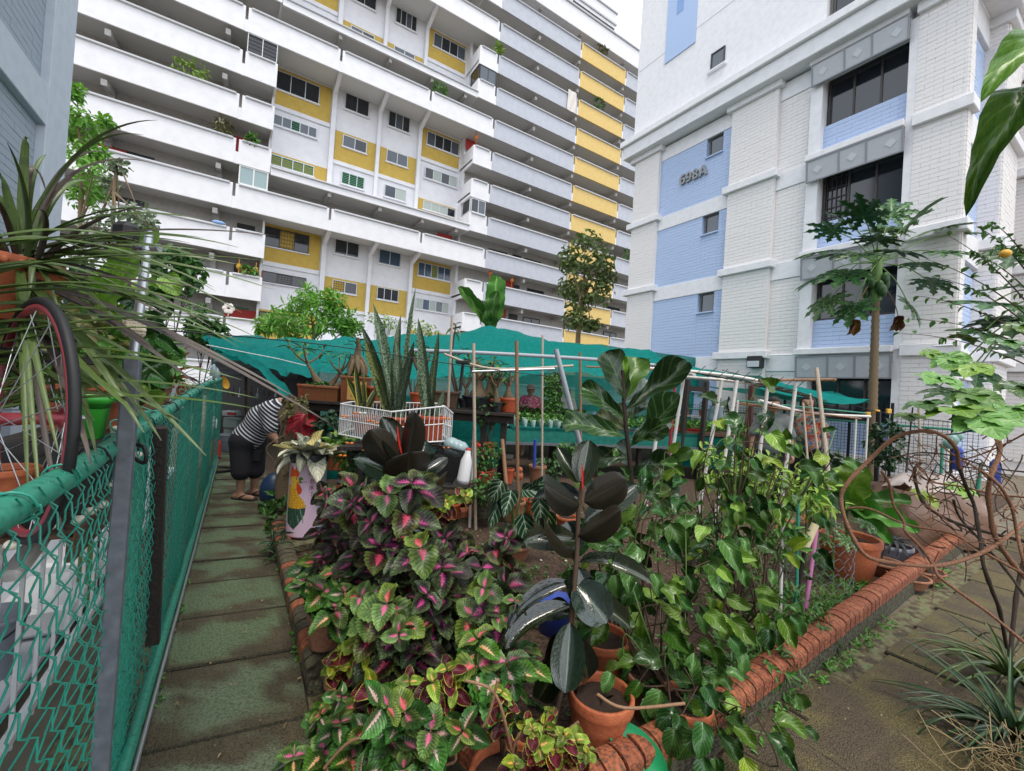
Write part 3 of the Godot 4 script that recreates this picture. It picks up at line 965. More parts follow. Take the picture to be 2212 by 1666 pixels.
func make_leaves() -> void:
	var nz := noise(6.0, 3, 21)
	var nf := noise(30.0, 2, 22)
	LM.ovate = [leaf_mesh("ovate", 16, 4, 0.7, 0.25, 0.06, 0.09), leaf_mesh("ovate", 16, 4, 1.2, 0.3, 0.1, 0.09), leaf_mesh("ovate", 16, 4, 0.2, 0.45, 0.05, 0.09)]
	LM.heart = [leaf_mesh("heart", 12, 4, 0.6, 0.2, 0.1), leaf_mesh("heart", 12, 4, 1.1, 0.3, 0.06), leaf_mesh("heart", 12, 4, 0.1, 0.4, 0.08)]
	LM.hib = [leaf_mesh("ovate", 12, 4, 0.9, 0.2, 0.07, 0.05), leaf_mesh("ovate", 12, 4, 0.4, 0.35, 0.09, 0.05), leaf_mesh("ovate", 12, 4, 1.4, 0.25, 0.07, 0.05)]
	LM.ellip = [leaf_mesh("ellip", 12, 4, 0.25, 0.3, 0.0), leaf_mesh("ellip", 12, 4, 0.8, 0.35, 0.03), leaf_mesh("ellip", 12, 4, -0.25, 0.5, 0.0)]
	LM.obov = [leaf_mesh("obov", 16, 4, 0.3, 0.15, 0.06), leaf_mesh("obov", 16, 4, 0.8, 0.2, 0.1), leaf_mesh("obov", 16, 4, -0.3, 0.25, 0.08)]
	LM.strap = [leaf_mesh("strap", 14, 2, 1.5, 0.5), leaf_mesh("strap", 14, 2, 0.8, 0.5), leaf_mesh("strap", 14, 2, 2.2, 0.5)]
	LM.sword = [leaf_mesh("sword", 14, 4, 0.1, 0.5, 0.08, 0.0, 5.0), leaf_mesh("sword", 14, 4, -0.25, 0.6, 0.1, 0.0, 6.0), leaf_mesh("sword", 14, 4, 0.3, 0.45, 0.06, 0.0, 4.0)]
	LM.banana = [leaf_mesh("banana", 24, 6, 0.5, 0.3, 0.08, 0.03, 20.0), leaf_mesh("banana", 24, 6, 1.2, 0.3, 0.08, 0.05, 26.0)]
	LM.lance = [leaf_mesh("lance", 8, 2, 0.5, 0.35), leaf_mesh("lance", 8, 2, 1.1, 0.35), leaf_mesh("lance", 8, 2, 0.1, 0.4)]
	LM.small = [leaf_mesh("lance", 4, 2, 0.6, 0.4), leaf_mesh("ovate", 4, 2, 0.6, 0.4)]
	# palmate leaf: toothed lobes round a stalk
	var pb := MB.new()
	var lobe := leaf_mesh("lance", 9, 2, 0.25, 0.3, 0.0, 0.55)
	for i in 9:
		var a := deg_to_rad(-148.0 + 37.0 * i)
		var L := 1.0 - 0.45 * absf(a) / PI
		pb.add(lobe, Transform3D(Basis(Vector3.UP, a) * Basis.from_scale(Vector3(0.17 * L, L, L)), Vector3.ZERO))
	LM.palm = [pb.mesh()]
	# three to five blunt lobes: vine
	pb = MB.new()
	lobe = leaf_mesh("ovate", 10, 2, 0.4, 0.1, 0.05, 0.08)
	for a: float in [-1.9, -0.95, 0.0, 0.95, 1.9]:
		var L := 1.0 - 0.2 * absf(a)
		pb.add(lobe, Transform3D(Basis(Vector3.UP, a) * Basis.from_scale(Vector3(0.42 * L, L, L)), Vector3(0, 0.01 * a, 0)))
	LM.vine = [pb.mesh()]

	# coleus: green with a purple heart and a pink splash
	var cole := func(inner: Color, outer: Color, splash: Color, reach: float, wide: float, dark: float):
		return func(u, v):
			var s: float = u * 2.0 - 1.0
			var a: float = absf(s)
			var j: float = nz.get_noise_2d(s * 1.0, v * 1.6)
			var e: float = smoothstep(0.4, 0.85, maxf(a, v * 0.95) + 0.25 * j)
			var c: Color = inner.lerp(outer, e)
			c = tone(c, 1.0 - dark * vein(s, v, 9.0, 2.2, 0.22) + 0.16 * nf.get_noise_2d(s, v))
			var zig: float = absf(fposmod(v * 9.0 - a * 2.0, 1.0) - 0.5) * 1.3 - 0.2
			if v > 0.03 and v < reach and a < wide * sin(PI * pow(v / reach, 0.7)) * (0.55 + zig + 0.6 * j) + 0.03: c = splash.lerp(Color(1, 0.85, 0.75), clampf(0.25 * nf.get_noise_2d(v * 2.0, s), 0, 1))
			return c
	var bkg := C("2c3f14")
	M.cole_a = leaf_mat(128, 192, cole.call(C("35222a"), C("586e42"), C("a83472"), 0.58, 0.34, 0.28), 0.5, bkg, 0.2)
	M.cole_b = leaf_mat(128, 192, cole.call(C("2c1c24"), C("40432e"), C("96305f"), 0.55, 0.28, 0.25), 0.5, C("1a1410"), 0.2)
	M.cole_c = leaf_mat(128, 192, cole.call(C("3f6630"), C("4f8a3a"), C("cfa7a2"), 0.75, 0.24, 0.2), 0.45, C("3a5a18"), 0.18)
	M.cole_g = leaf_mat(128, 192, cole.call(C("4f6a37"), C("76964c"), C("c0527c"), 0.5, 0.34, 0.22), 0.5, C("3a5a18"), 0.2)
	M.cole_y = leaf_mat(96, 128, cole.call(C("7f9c35"), C("a3bd4a"), C("d9a05a"), 0.5, 0.2, 0.2), 0.5, C("4a5a18"), 0.2)
	M.cole_d = leaf_mat(96, 128, func(u, v):
		var s: float = u * 2.0 - 1.0
		var e: float = maxf(absf(s), absf(v - 0.42) * 1.72) + 0.06 * nf.get_noise_2d(s, v)
		var c: Color = C("5d1a26").lerp(C("7c2334"), clampf(0.5 + nz.get_noise_2d(s, v), 0, 1))
		c = tone(c, 1.0 - 0.35 * vein(s, v, 8.0, 2.2, 0.2))
		return c.lerp(C("a9b84a"), smoothstep(0.84, 0.9, e)), 0.5, C("301008"), 0.2)
	M.rubber = leaf_mat(96, 192, func(u, v):
		var s: float = u * 2.0 - 1.0
		var c: Color = C("1a261e").lerp(C("27362b"), clampf(0.5 + 0.8 * nz.get_noise_2d(s, v * 2.0), 0, 1))
		return c.lerp(C("6a7a50"), 0.8 * (1.0 - smoothstep(0.015, 0.05, absf(s)))), 0.15, Color.BLACK, 0.0, 9.0, 2.2, 0.7)
	M.rubber.heightmap_enabled = true
	M.rubber.heightmap_scale = 0.025
	M.rubber.heightmap_texture = ntex(0.05, [Color.BLACK, Color.BLACK, Color.WHITE], [0.0, 0.6, 0.75], 256, 77, 2)
	M.rubberback = leaf_mat(64, 128, func(u, v):
		var s: float = u * 2.0 - 1.0
		var c: Color = C("2e2a24").lerp(C("3b352c"), clampf(0.5 + nz.get_noise_2d(s, v * 2.0), 0, 1))
		return c.lerp(C("565040"), 0.6 * (1.0 - smoothstep(0.02, 0.06, absf(s)))), 0.35, Color.BLACK)
	var green := func(base: Color, lite: Color, vc: Color, n: float, slope: float, vw: float):
		return func(u, v):
			var s: float = u * 2.0 - 1.0
			var c: Color = base.lerp(lite, clampf(0.5 + 0.9 * nz.get_noise_2d(s, v * 2.0), 0, 1))
			return tone(c.lerp(vc, 0.7 * vein(s, v, n, slope, vw)), 1.0 + 0.15 * nf.get_noise_2d(s, v))
	M.fiddle = leaf_mat(96, 160, green.call(C("263f22"), C("35552b"), C("6d8a4a"), 6.0, 1.6, 0.1), 0.35, C("24380e"), 0.4, 6.0, 1.6)
	M.fiddlenew = leaf_mat(96, 128, green.call(C("5f8a22"), C("74a02c"), C("9dbb55"), 6.0, 1.6, 0.1), 0.35, C("5a7a14"), 0.4, 6.0, 1.6)
	M.fiddleback = leaf_mat(96, 128, green.call(C("5f7264"), C("73857a"), C("8d9c8c"), 6.0, 1.6, 0.12), 0.5, C("24380e"), 0.4, 6.0, 1.6)
	M.hib = leaf_mat(96, 128, green.call(C("3f6330"), C("52783a"), C("759a55"), 7.0, 2.6, 0.1), 0.24, C("3a5c12"), 0.12, 7.0, 2.6)
	M.hib2 = leaf_mat(96, 128, green.call(C("2a4c26"), C("35602c"), C("527d3c"), 7.0, 2.6, 0.1), 0.2, C("2c480e"), 0.12, 7.0, 2.6)
	M.hibnew = leaf_mat(64, 96, green.call(C("71963c"), C("88aa48"), C("a5c068"), 7.0, 2.6, 0.1), 0.28, C("5c8418"), 0.3, 7.0, 2.6)
	M.leafnear = leaf_mat(96, 128, green.call(C("4c7820"), C("6a9430"), C("86a94a"), 6.0, 2.2, 0.08), 0.35, C("4a6a12"), 0.08, 6.0, 2.2)
	M.banana = leaf_mat(96, 192, green.call(C("3f7430"), C("4e8638"), C("7da85a"), 40.0, 3.0, 0.3), 0.4, C("446a16"), 0.1, 40.0, 3.0)
	M.snake = leaf_mat(64, 256, func(u, v):
		var s: float = u * 2.0 - 1.0
		var b: float = nz.get_noise_2d(s * 0.35, v * 7.0) + 0.5 * nf.get_noise_2d(s * 0.2, v * 2.2)
		return C("8a9d80").lerp(C("35483a"), smoothstep(-0.02, 0.22, b)), 0.4, C("141f0c"))
	M.snakegold = leaf_mat(64, 128, func(u, v):
		var s: float = absf(u * 2.0 - 1.0)
		var b: float = nz.get_noise_2d(s * 0.35, v * 7.0)
		var c: Color = C("4d6446").lerp(C("243427"), smoothstep(-0.05, 0.2, b))
		return c.lerp(C("b9b366"), smoothstep(0.66, 0.74, s)), 0.4, C("141f0c"))
	M.agla = leaf_mat(96, 128, func(u, v):
		var s: float = u * 2.0 - 1.0
		var c: Color = C("d9d6bf").lerp(C("e4e2d0"), clampf(0.5 + nz.get_noise_2d(s, v), 0, 1))
		c = c.lerp(C("3d4a33"), clampf(0.75 * vein(s, v, 7.0, 2.4, 0.14), 0, 1) * smoothstep(-0.25, 0.3, nf.get_noise_2d(s, v)))
		return c.lerp(C("4a5a38"), smoothstep(0.86, 0.97, absf(s) + 0.12 * nf.get_noise_2d(v, s))), 0.45, C("4a4a30"))
	M.calad = leaf_mat(64, 96, green.call(C("9c2233"), C("b22a3c"), C("c95560"), 6.0, 2.0, 0.12), 0.5, C("701018"), 0.3, 6.0, 2.0)
	M.aloc = leaf_mat(64, 96, green.call(C("173022"), C("21402b"), C("b9cfb0"), 5.0, 1.8, 0.13), 0.3, C("14280c"), 0.2, 5.0, 1.8)
	M.blade = leaf_mat(32, 128, green.call(C("46592a"), C("5a6f36"), C("3f4f28"), 2.0, 0.0, 0.1), 0.4, C("30480f"))
	M.bladedark = leaf_mat(32, 64, green.call(C("23401f"), C("315429"), C("1d361a"), 2.0, 0.0, 0.1), 0.4, C("1c300a"))
	M.bladepurple = leaf_mat(32, 64, green.call(C("4a3a3c"), C("5b5544"), C("3a2c30"), 2.0, 0.0, 0.1), 0.45, C("241a10"))
	M.spider = leaf_mat(32, 64, func(u, v): return C("c9cf94").lerp(C("6c8a48"), smoothstep(0.3, 0.7, absf(u * 2.0 - 1.0))), 0.45, C("4a5a20"))
	M.vineleaf = leaf_mat(96, 128, green.call(C("5a8a3c"), C("6b9a46"), C("8ab566"), 6.0, 2.0, 0.1), 0.4, C("5a8020"), 0.2, 6.0, 2.0)
	for d in [["g1", "3c6428"], ["g2", "4f7d30"], ["g3", "2b4a22"], ["g4", "7a9a3a"], ["g5", "5a5a2c"], ["croton", "a3402c"], ["purple", "4a2a38"], ["dry", "6b4a2c"], ["g6", "1f3a1e"], ["white", "d9d2cc"], ["bloom", "c8322e"], ["pink", "c4508a"]]:
		M[d[0]] = glossy(mat(C(d[1]), 0.4), 0.45, tone(C(d[1]), 0.55))
	M.papaya = leaf_mat(32, 64, green.call(C("2c5228"), C("3a6630"), C("6a8f50"), 1.0, 0.0, 0.05), 0.4, C("2c480f"))


func leaf(o: Node3D, called: String, mesh: Mesh, m: Material, base: Vector3, dir: Vector3, up: Vector3, hw: float, ln: float) -> MeshInstance3D:
	var b := ori(dir, up + rv(0.25))
	if not toned.has(m):
		toned[m] = [m, m]
		for c: Color in [Color(0.82, 0.8, 0.74), Color(1.0, 0.93, 0.7), Color(0.66, 0.68, 0.66)]:
			var d: StandardMaterial3D = m.duplicate()
			d.albedo_color = m.albedo_color * c
			toned[m].append(d)
	hw *= rf(0.86, 1.14)
	return part(o, called, mesh, pick(toned[m]), Transform3D(Basis(b.x * hw, b.y * ln * rf(0.85, 1.3), b.z * ln), base))
var toned := {}


func lxf(base: Vector3, dir: Vector3, up: Vector3, hw: float, ln: float) -> Transform3D:
	var b := ori(dir, up)
	return Transform3D(Basis(b.x * hw, b.y * ln, b.z * ln), base)
func pick(a: Array):
	return a[rng.randi() % a.size()]


func rosette(o: Node3D, tip: Vector3, axis: Vector3, pairs: int, size: float, kind: String, mats: Array, ratio := 0.36, flat := 0.2, per := 2) -> void:
	# crossed leaf pairs, the outer ones larger and lower
	var ph := rf(0, TAU)
	var f := ori(axis, Vector3.RIGHT)
	for p in pairs:
		var k := (p + 1.0) / pairs
		for q in per:
			var a := ph + p * (PI / 2 if per == 2 else 2.4) + q * TAU / per + rf(-0.2, 0.2)
			var side := f.x * cos(a) + f.y * sin(a)
			var el := lerpf(1.0, flat, sqrt(k)) + rf(-0.15, 0.15)
			var dir := (side * cos(el) + f.z * sin(el)).normalized()
			var ln := size * lerpf(0.4, 1.0, sqrt(k)) * rf(0.85, 1.12)
			var base := tip - axis * (size * 0.22 * p) + side * size * 0.1 * k
			leaf(o, "leaf", pick(LM[kind]), mats[mini(int(k * mats.size() * 0.999), mats.size() - 1)], base, dir, axis + side * 0.1, ln * ratio, ln)


func stem(o: Node3D, p: Array, r0: float, r1: float, m: Material, called := "stem", sides := 6) -> void:
	var b := MB.new()
	var pp := smooth_path(p, 4)
	b.tube(pp, lerp_arr(r0, r1, pp.size()), sides)
	put(o, called, b, m)


func pot(where: Vector3, r: float, h: float, m: Material, label: String, category := "flowerpot", group := "", filled := true, rim := 0.12, parent: Node3D = null) -> Node3D:
	var o := parent if parent else thing("plant_pot", label, category, where, group)
	var b := MB.new()
	var rb := r * 0.72
	var rt := r * (1.0 - rim * 0.6)
	b.lathe([Vector2(0.001, 0), Vector2(rb - 0.004, 0), Vector2(rb, 0.006), Vector2(lerpf(rb, rt, 0.5), h * 0.42), Vector2(rt, h * 0.82), Vector2(r, h * 0.84), Vector2(r * 1.01, h * 0.9), Vector2(r, h * 0.985), Vector2(r * 0.97, h), Vector2(r * 0.9, h), Vector2(r * 0.87, h * 0.97), Vector2(r * 0.83, h * 0.7)], 28, Transform3D(Basis(), where))
	put(o, "pot", b, m)
	if filled:
		b = MB.new()
		var g := []
		for i in 5:
			var row := []
			for k in 17:
				var a := TAU * k / 16.0
				var rr := r * 0.86 * i / 4.0
				row.append(where + Vector3(cos(a) * rr, h * 0.86 + rf(-0.012, 0.012) * r * 4.0, sin(a) * rr))
			g.append(row)
		b.sheet(g)
		put(o, "potting_soil", b, M.dirt)
	return o


func bush_leaves(ctr: Vector3, rad: Vector3, n: int, size: float, ratio := 0.35, outward := 0.6, shell := 0.35) -> Array:
	var xs := []
	for i in n:
		var d := rv().normalized() if i > -1 else Vector3.UP
		if d.length() < 0.1: d = Vector3.UP
		var r := pow(rf(shell, 1.0), 0.6)
		var p := ctr + d * rad * r
		var dir := (d * outward + rv(0.7) + Vector3(0, -0.15, 0)).normalized()
		var up := (d + Vector3.UP * 0.8 + rv(0.4)).normalized()
		var s := size * rf(0.65, 1.2)
		xs.append(lxf(p, dir, up, s * ratio, s))
	return xs


func stuff_plant(called: String, label: String, category: String, root: Vector3, clumps: Array, mesh: Mesh, m: Material, sz: float, ratio := 0.35, stemr := 0.008, sm: Material = null, group := "", dens := 1.0) -> Node3D:
	# a leafy plant whose leaves are too small to tell apart: stems and one mass of leaves
	var o := thing(called, label, category, root, group)
	var xs := []
	var b := MB.new()
	for c in clumps:                      # [centre, radius vector, leaf count]
		xs.append_array(bush_leaves(c[0], c[1], int(c[2] * dens), sz, ratio))
		var mid: Vector3 = root.lerp(c[0], 0.5) + Vector3(rf(-0.05, 0.05), 0.0, rf(-0.05, 0.05)) * root.distance_to(c[0])
		var pp := bez(root, mid, c[0], 8)
		b.tube(pp, lerp_arr(stemr, stemr * 0.35, pp.size()), 6)
		for i in 4: b.tube([pp[5 + i % 3], c[0] + Vector3(rf(-0.7, 0.7) * c[1].x, rf(-0.3, 0.7) * c[1].y, rf(-0.7, 0.7) * c[1].z)], [stemr * 0.4, stemr * 0.2], 5)
	put(o, "stem", b, sm if sm else M.stembrown)
	stuff(o, "foliage", mesh, m, xs)
	return o


# ---------- people: one skin meshed from tapered bones ----------
func skin_bones(bones: Array, cell: float, blend: float, paint: Callable) -> MB:
	var lo := Vector3.ONE * 1e9
	var hi := -lo
	for q in bones:
		for e in 2:
			var r: float = q[2 + e] + blend + cell * 3
			lo = lo.min(q[e] - Vector3.ONE * r)
			hi = hi.max(q[e] + Vector3.ONE * r)
	var n := Vector3i(((hi - lo) / cell).ceil()) + Vector3i.ONE * 2
	var sy := n.x
	var sz := n.x * n.y
	var f := PackedFloat32Array()
	f.resize(n.x * n.y * n.z)
	f.fill(1.0)
	for q in bones:
		var a: Vector3 = q[0]
		var ba: Vector3 = q[1] - a
		var ra: float = q[2]
		var rb: float = q[3]
		var l2 := maxf(ba.length_squared(), 1e-9)
		var pad := maxf(ra, rb) + blend + cell * 2
		var i0 := Vector3i(((a.min(q[1]) - Vector3.ONE * pad - lo) / cell).floor()).max(Vector3i.ZERO)
		var i1 := Vector3i(((a.max(q[1]) + Vector3.ONE * pad - lo) / cell).ceil()).min(n - Vector3i.ONE)
		var fl: float = q[4] if q.size() > 4 else 1.0
		for z in range(i0.z, i1.z + 1):
			for y in range(i0.y, i1.y + 1):
				for x in range(i0.x, i1.x + 1):
					var p := lo + Vector3(x, y, z) * cell - a
					var t := clampf(p.dot(ba) / l2, 0.0, 1.0)
					var dv := p - ba * t
					var d := dv.length() - lerpf(ra, rb, t)
					var k := z * sz + y * sy + x
					var e := f[k]
					var h := maxf(blend - absf(d - e), 0.0) / blend
					f[k] = minf(d, e) - h * h * blend * 0.25
	var b := MB.new()
	var idx := PackedInt32Array()
	idx.resize(f.size())
	idx.fill(-1)
	var co := [0, 1, sy, sy + 1, sz, sz + 1, sz + sy, sz + sy + 1]
	var ed := [[0, 1], [2, 3], [4, 5], [6, 7], [0, 2], [1, 3], [4, 6], [5, 7], [0, 4], [1, 5], [2, 6], [3, 7]]
	for z in range(1, n.z - 2):
		for y in range(1, n.y - 2):
			for x in range(1, n.x - 2):
				var k := z * sz + y * sy + x
				var neg := 0
				for c in co:
					if f[k + c] < 0.0: neg += 1
				if neg == 0 or neg == 8: continue
				var s := Vector3.ZERO
				var m := 0
				for e in ed:
					var va := f[k + co[e[0]]]
					var vb := f[k + co[e[1]]]
					if (va < 0.0) != (vb < 0.0):
						var t := va / (va - vb)
						var pa := Vector3(e[0] & 1, (e[0] >> 1) & 1, e[0] >> 2)
						var pb := Vector3(e[1] & 1, (e[1] >> 1) & 1, e[1] >> 2)
						s += pa.lerp(pb, t)
						m += 1
				var p := lo + (Vector3(x, y, z) + s / m) * cell
				var g := Vector3(f[k + 1] - f[k], f[k + sy] - f[k], f[k + sz] - f[k])
				g += Vector3(f[k + sz + sy + 1] - f[k + sz + sy], f[k + sz + sy + 1] - f[k + sz + 1], f[k + sz + sy + 1] - f[k + sy + 1])
				b.col = paint.call(p)
				idx[k] = b.vert(p, g.normalized(), Vector2(p.x, p.y))
	for z in range(2, n.z - 2):
		for y in range(2, n.y - 2):
			for x in range(2, n.x - 2):
				var k := z * sz + y * sy + x
				var v0 := f[k] < 0.0
				for a in 3:
					var st: int = [1, sy, sz][a]
					if v0 == (f[k + st] < 0.0): continue
					var u: int = [sy, sz, 1][a]
					var w: int = [sz, 1, sy][a]
					var q := [idx[k], idx[k - u], idx[k - u - w], idx[k - w]]
					if q.min() < 0: continue
					if v0: b.ix.append_array([q[0], q[2], q[1], q[0], q[3], q[2]])
					else: b.ix.append_array([q[0], q[1], q[2], q[0], q[2], q[3]])
	return b


func painted(rough := 0.8) -> StandardMaterial3D:
	var m := mat(Color.WHITE, rough)
	m.vertex_color_use_as_albedo = true
	return m


func hand_bones(w: Vector3, fwdd: Vector3, side: Vector3, s := 1.0) -> Array:
	# palm, four unequal curled fingers and a thumb from the side of the palm
	var dn := fwdd.cross(side).normalized()
	var o := []
	var k := w + fwdd * 0.085 * s
	o.append([w, k, 0.022 * s, 0.024 * s])
	for i in 4:
		var st: Vector3 = w.lerp(k, 0.6) + side * (i - 1.5) * 0.019 * s
		var kn: Vector3 = k + side * (i - 1.5) * 0.021 * s
		var ln: float = [0.065, 0.078, 0.074, 0.056][i] * s
		var m1 := kn + (fwdd * 0.9 + dn * 0.3).normalized() * ln * 0.55
		var m2 := m1 + (fwdd * 0.5 + dn * 0.8).normalized() * ln * 0.5
		o.append([st, kn, 0.012 * s, 0.0105 * s])
		o.append([kn, m1, 0.0098 * s, 0.009 * s])
		o.append([m1, m2, 0.009 * s, 0.0078 * s])
	var tb := w + fwdd * 0.025 * s + side * 0.024 * s
	var t1 := tb + (side * 0.7 + fwdd * 0.7).normalized() * 0.04 * s
	o.append([tb, t1, 0.014 * s, 0.011 * s])
	o.append([t1, t1 + (side * 0.2 + fwdd).normalized() * 0.032 * s, 0.0108 * s, 0.0088 * s])
	return o


func head_bones(c: Vector3, face: Vector3, up: Vector3, s := 1.0) -> Array:
	var r := up.cross(face).normalized()
	return [[c + up * 0.03 * s - face * 0.015 * s, c + up * 0.035 * s + face * 0.02 * s, 0.085 * s, 0.078 * s], [c - up * 0.03 * s + face * 0.02 * s, c - up * 0.075 * s + face * 0.04 * s, 0.062 * s, 0.036 * s],
		[c + up * 0.012 * s + face * 0.09 * s, c - up * 0.018 * s + face * 0.108 * s, 0.01 * s, 0.013 * s], [c - up * 0.05 * s + face * 0.076 * s - r * 0.012 * s, c - up * 0.05 * s + face * 0.076 * s + r * 0.012 * s, 0.012 * s, 0.012 * s],
		[c + up * 0.005 * s + r * 0.082 * s, c - up * 0.03 * s + r * 0.078 * s, 0.014 * s, 0.01 * s], [c + up * 0.005 * s - r * 0.082 * s, c - up * 0.03 * s - r * 0.078 * s, 0.014 * s, 0.01 * s],
		[c + up * 0.022 * s + face * 0.078 * s + r * 0.032 * s, c + up * 0.024 * s + face * 0.072 * s + r * 0.045 * s, 0.012 * s, 0.01 * s], [c + up * 0.022 * s + face * 0.078 * s - r * 0.032 * s, c + up * 0.024 * s + face * 0.072 * s - r * 0.045 * s, 0.012 * s, 0.01 * s]]


func face_parts(o: Node3D, c: Vector3, face: Vector3, up: Vector3, s: float) -> void:
	var r := up.cross(face).normalized()
	var bs := Basis(r, up, face)
	for e: float in [-1.0, 1.0]:
		var b := MB.new()
		b.ball(c + up * 0.012 * s + face * 0.079 * s + r * 0.033 * s * e, Vector3(0.014, 0.007, 0.008) * s, 8, bs)
		put(o, "eye", b, M.hair)
		b = MB.new()
		b.box(c + up * 0.036 * s + face * 0.089 * s + r * 0.034 * s * e, Vector3(0.036, 0.007, 0.008) * s, bs, 0.002)
		put(o, "eyebrow", b, M.hair)
	var b2 := MB.new()
	b2.ball(c - up * 0.05 * s + face * 0.083 * s, Vector3(0.022, 0.006, 0.008) * s, 8, bs)
	put(o, "mouth", b2, M.stemred)


func hair_cap(o: Node3D, c: Vector3, face: Vector3, up: Vector3, s: float, long := 0.0) -> void:
	var r := up.cross(face).normalized()
	var bones := [[c + up * 0.05 * s - face * 0.03 * s, c + up * 0.06 * s + face * 0.015 * s, 0.088 * s, 0.08 * s], [c - face * 0.04 * s, c - up * 0.02 * s - face * 0.045 * s, 0.08 * s, 0.07 * s]]
	if long > 0.0:
		for e: float in [-1.0, 1.0]: bones.append([c + up * 0.03 * s + r * 0.07 * e * s - face * 0.01 * s, c - up * long * s + r * 0.085 * e * s - face * 0.02 * s, 0.035 * s, 0.028 * s])
	put(o, "hair", skin_bones(bones, 0.009, 0.03, func(_p): return Color.WHITE), M.hair)


func stander(called: String, label: String, base: Vector3, hgt: float, face: Vector3, shirt: Callable, trousers: Color, opts := {}) -> Node3D:
	var o := thing(called, label, "person", base, opts.get("group", ""))
	var s := hgt / 1.65
	var up := Vector3.UP
	var r := up.cross(face).normalized()
	var P := func(x: float, y: float, z: float) -> Vector3: return base + (r * x + up * y + face * z) * s
	var wd: float = opts.get("wide", 1.0)
	var sk: Color = Color(0.36, 0.2, 0.13)
	var bones := []
	bones.append_array(head_bones(P.call(0, 1.53, 0.02), face, up, s))
	bones.append([P.call(0, 1.36, -0.01), P.call(0, 1.46, 0.01), 0.05 * s, 0.052 * s])
	bones.append([P.call(0, 0.95, 0), P.call(0, 1.3, 0), 0.1 * s * wd, 0.1 * s])
	for e: float in [-1.0, 1.0]:
		bones.append([P.call(0.09 * e, 0.88, 0), P.call(0.1 * e, 0.48, 0.01), 0.085 * s, 0.06 * s])
		bones.append([P.call(0.1 * e, 0.48, 0.01), P.call(0.1 * e, 0.09, -0.02), 0.055 * s, 0.036 * s])
		bones.append([P.call(0.1 * e, 0.04, -0.04), P.call(0.12 * e, 0.03, 0.14), 0.04 * s, 0.032 * s])
		var out: float = opts.get("arm", 0.17) * wd
		bones.append([P.call(0.17 * e, 1.32, 0), P.call((0.06 + out) * e, 1.05, 0.0), 0.05 * s, 0.04 * s])
		bones.append([P.call((0.06 + out) * e, 1.05, 0), P.call((0.08 + out) * e, 0.82, 0.06), 0.038 * s, 0.027 * s])
		bones.append_array(hand_bones(P.call((0.08 + out) * e, 0.8, 0.065), (-up + face * 0.25).normalized(), face * 1.0, s))
	put(o, "body", skin_bones(bones, 0.0125, 0.03, func(_p): return sk), painted(0.6))
	# shirt and trousers over the body
	var cl := [[P.call(0, 0.88, 0), P.call(0, 1.08, 0.01), 0.15 * s * wd, 0.15 * s * wd], [P.call(-0.07 * wd, 0.9, 0), P.call(0.07 * wd, 0.9, 0), 0.13 * s * wd, 0.13 * s * wd], [P.call(-0.1, 1.26, 0), P.call(0.1, 1.26, 0), 0.11 * s, 0.11 * s], [P.call(-0.14, 1.34, 0), P.call(0.14, 1.34, 0), 0.065 * s, 0.065 * s], [P.call(0, 1.08, 0.02), P.call(0, 1.26, 0.02), 0.15 * s * wd, 0.13 * s]]
	for e: float in [-1.0, 1.0]: cl.append([P.call(0.16 * e, 1.32, 0), P.call((0.06 + opts.get("arm", 0.17) * wd) * e, 1.08, 0), 0.068 * s, 0.075 * s])
	put(o, "shirt", skin_bones(cl, 0.014, 0.05, shirt), painted(0.85))
	var tr := [[P.call(-0.06 * wd, 0.86, 0), P.call(0.06 * wd, 0.86, 0), 0.13 * s * wd, 0.13 * s * wd]]
	var knee: float = opts.get("hem", 0.12)
	for e: float in [-1.0, 1.0]: tr.append([P.call(0.09 * e, 0.84, 0), P.call(0.105 * e, knee, 0), 0.105 * s, 0.075 * s])
	put(o, "trousers", skin_bones(tr, 0.015, 0.04, func(_p): return trousers), painted(0.85))
	face_parts(o, P.call(0, 1.53, 0.02), face, up, s)
	if opts.get("cap", false):
		var b := MB.new()
		var c: Vector3 = P.call(0, 1.57, 0.01)
		b.lathe([Vector2(0.1, 0), Vector2(0.103, 0.03), Vector2(0.095, 0.065), Vector2(0.06, 0.095), Vector2(0.002, 0.108)], 20, Transform3D(Basis() * s, c))
		var g := []
		for i in 4:
			var row := []
			for j in 9:
				var a := lerpf(-1.2, 1.2, j / 8.0)
				row.append(c + (r * sin(a) + face * cos(a)) * (0.098 + 0.024 * i) * s + up * (0.012 - 0.008 * i))
			g.append(row)
		b.sheet(g)
		put(o, "cap", b, opts.capmat)
		hair_cap(o, P.call(0, 1.5, -0.01), face, up, s * 0.93)
	else: hair_cap(o, P.call(0, 1.53, 0.02), face, up, s, opts.get("hair", 0.0))
	return o


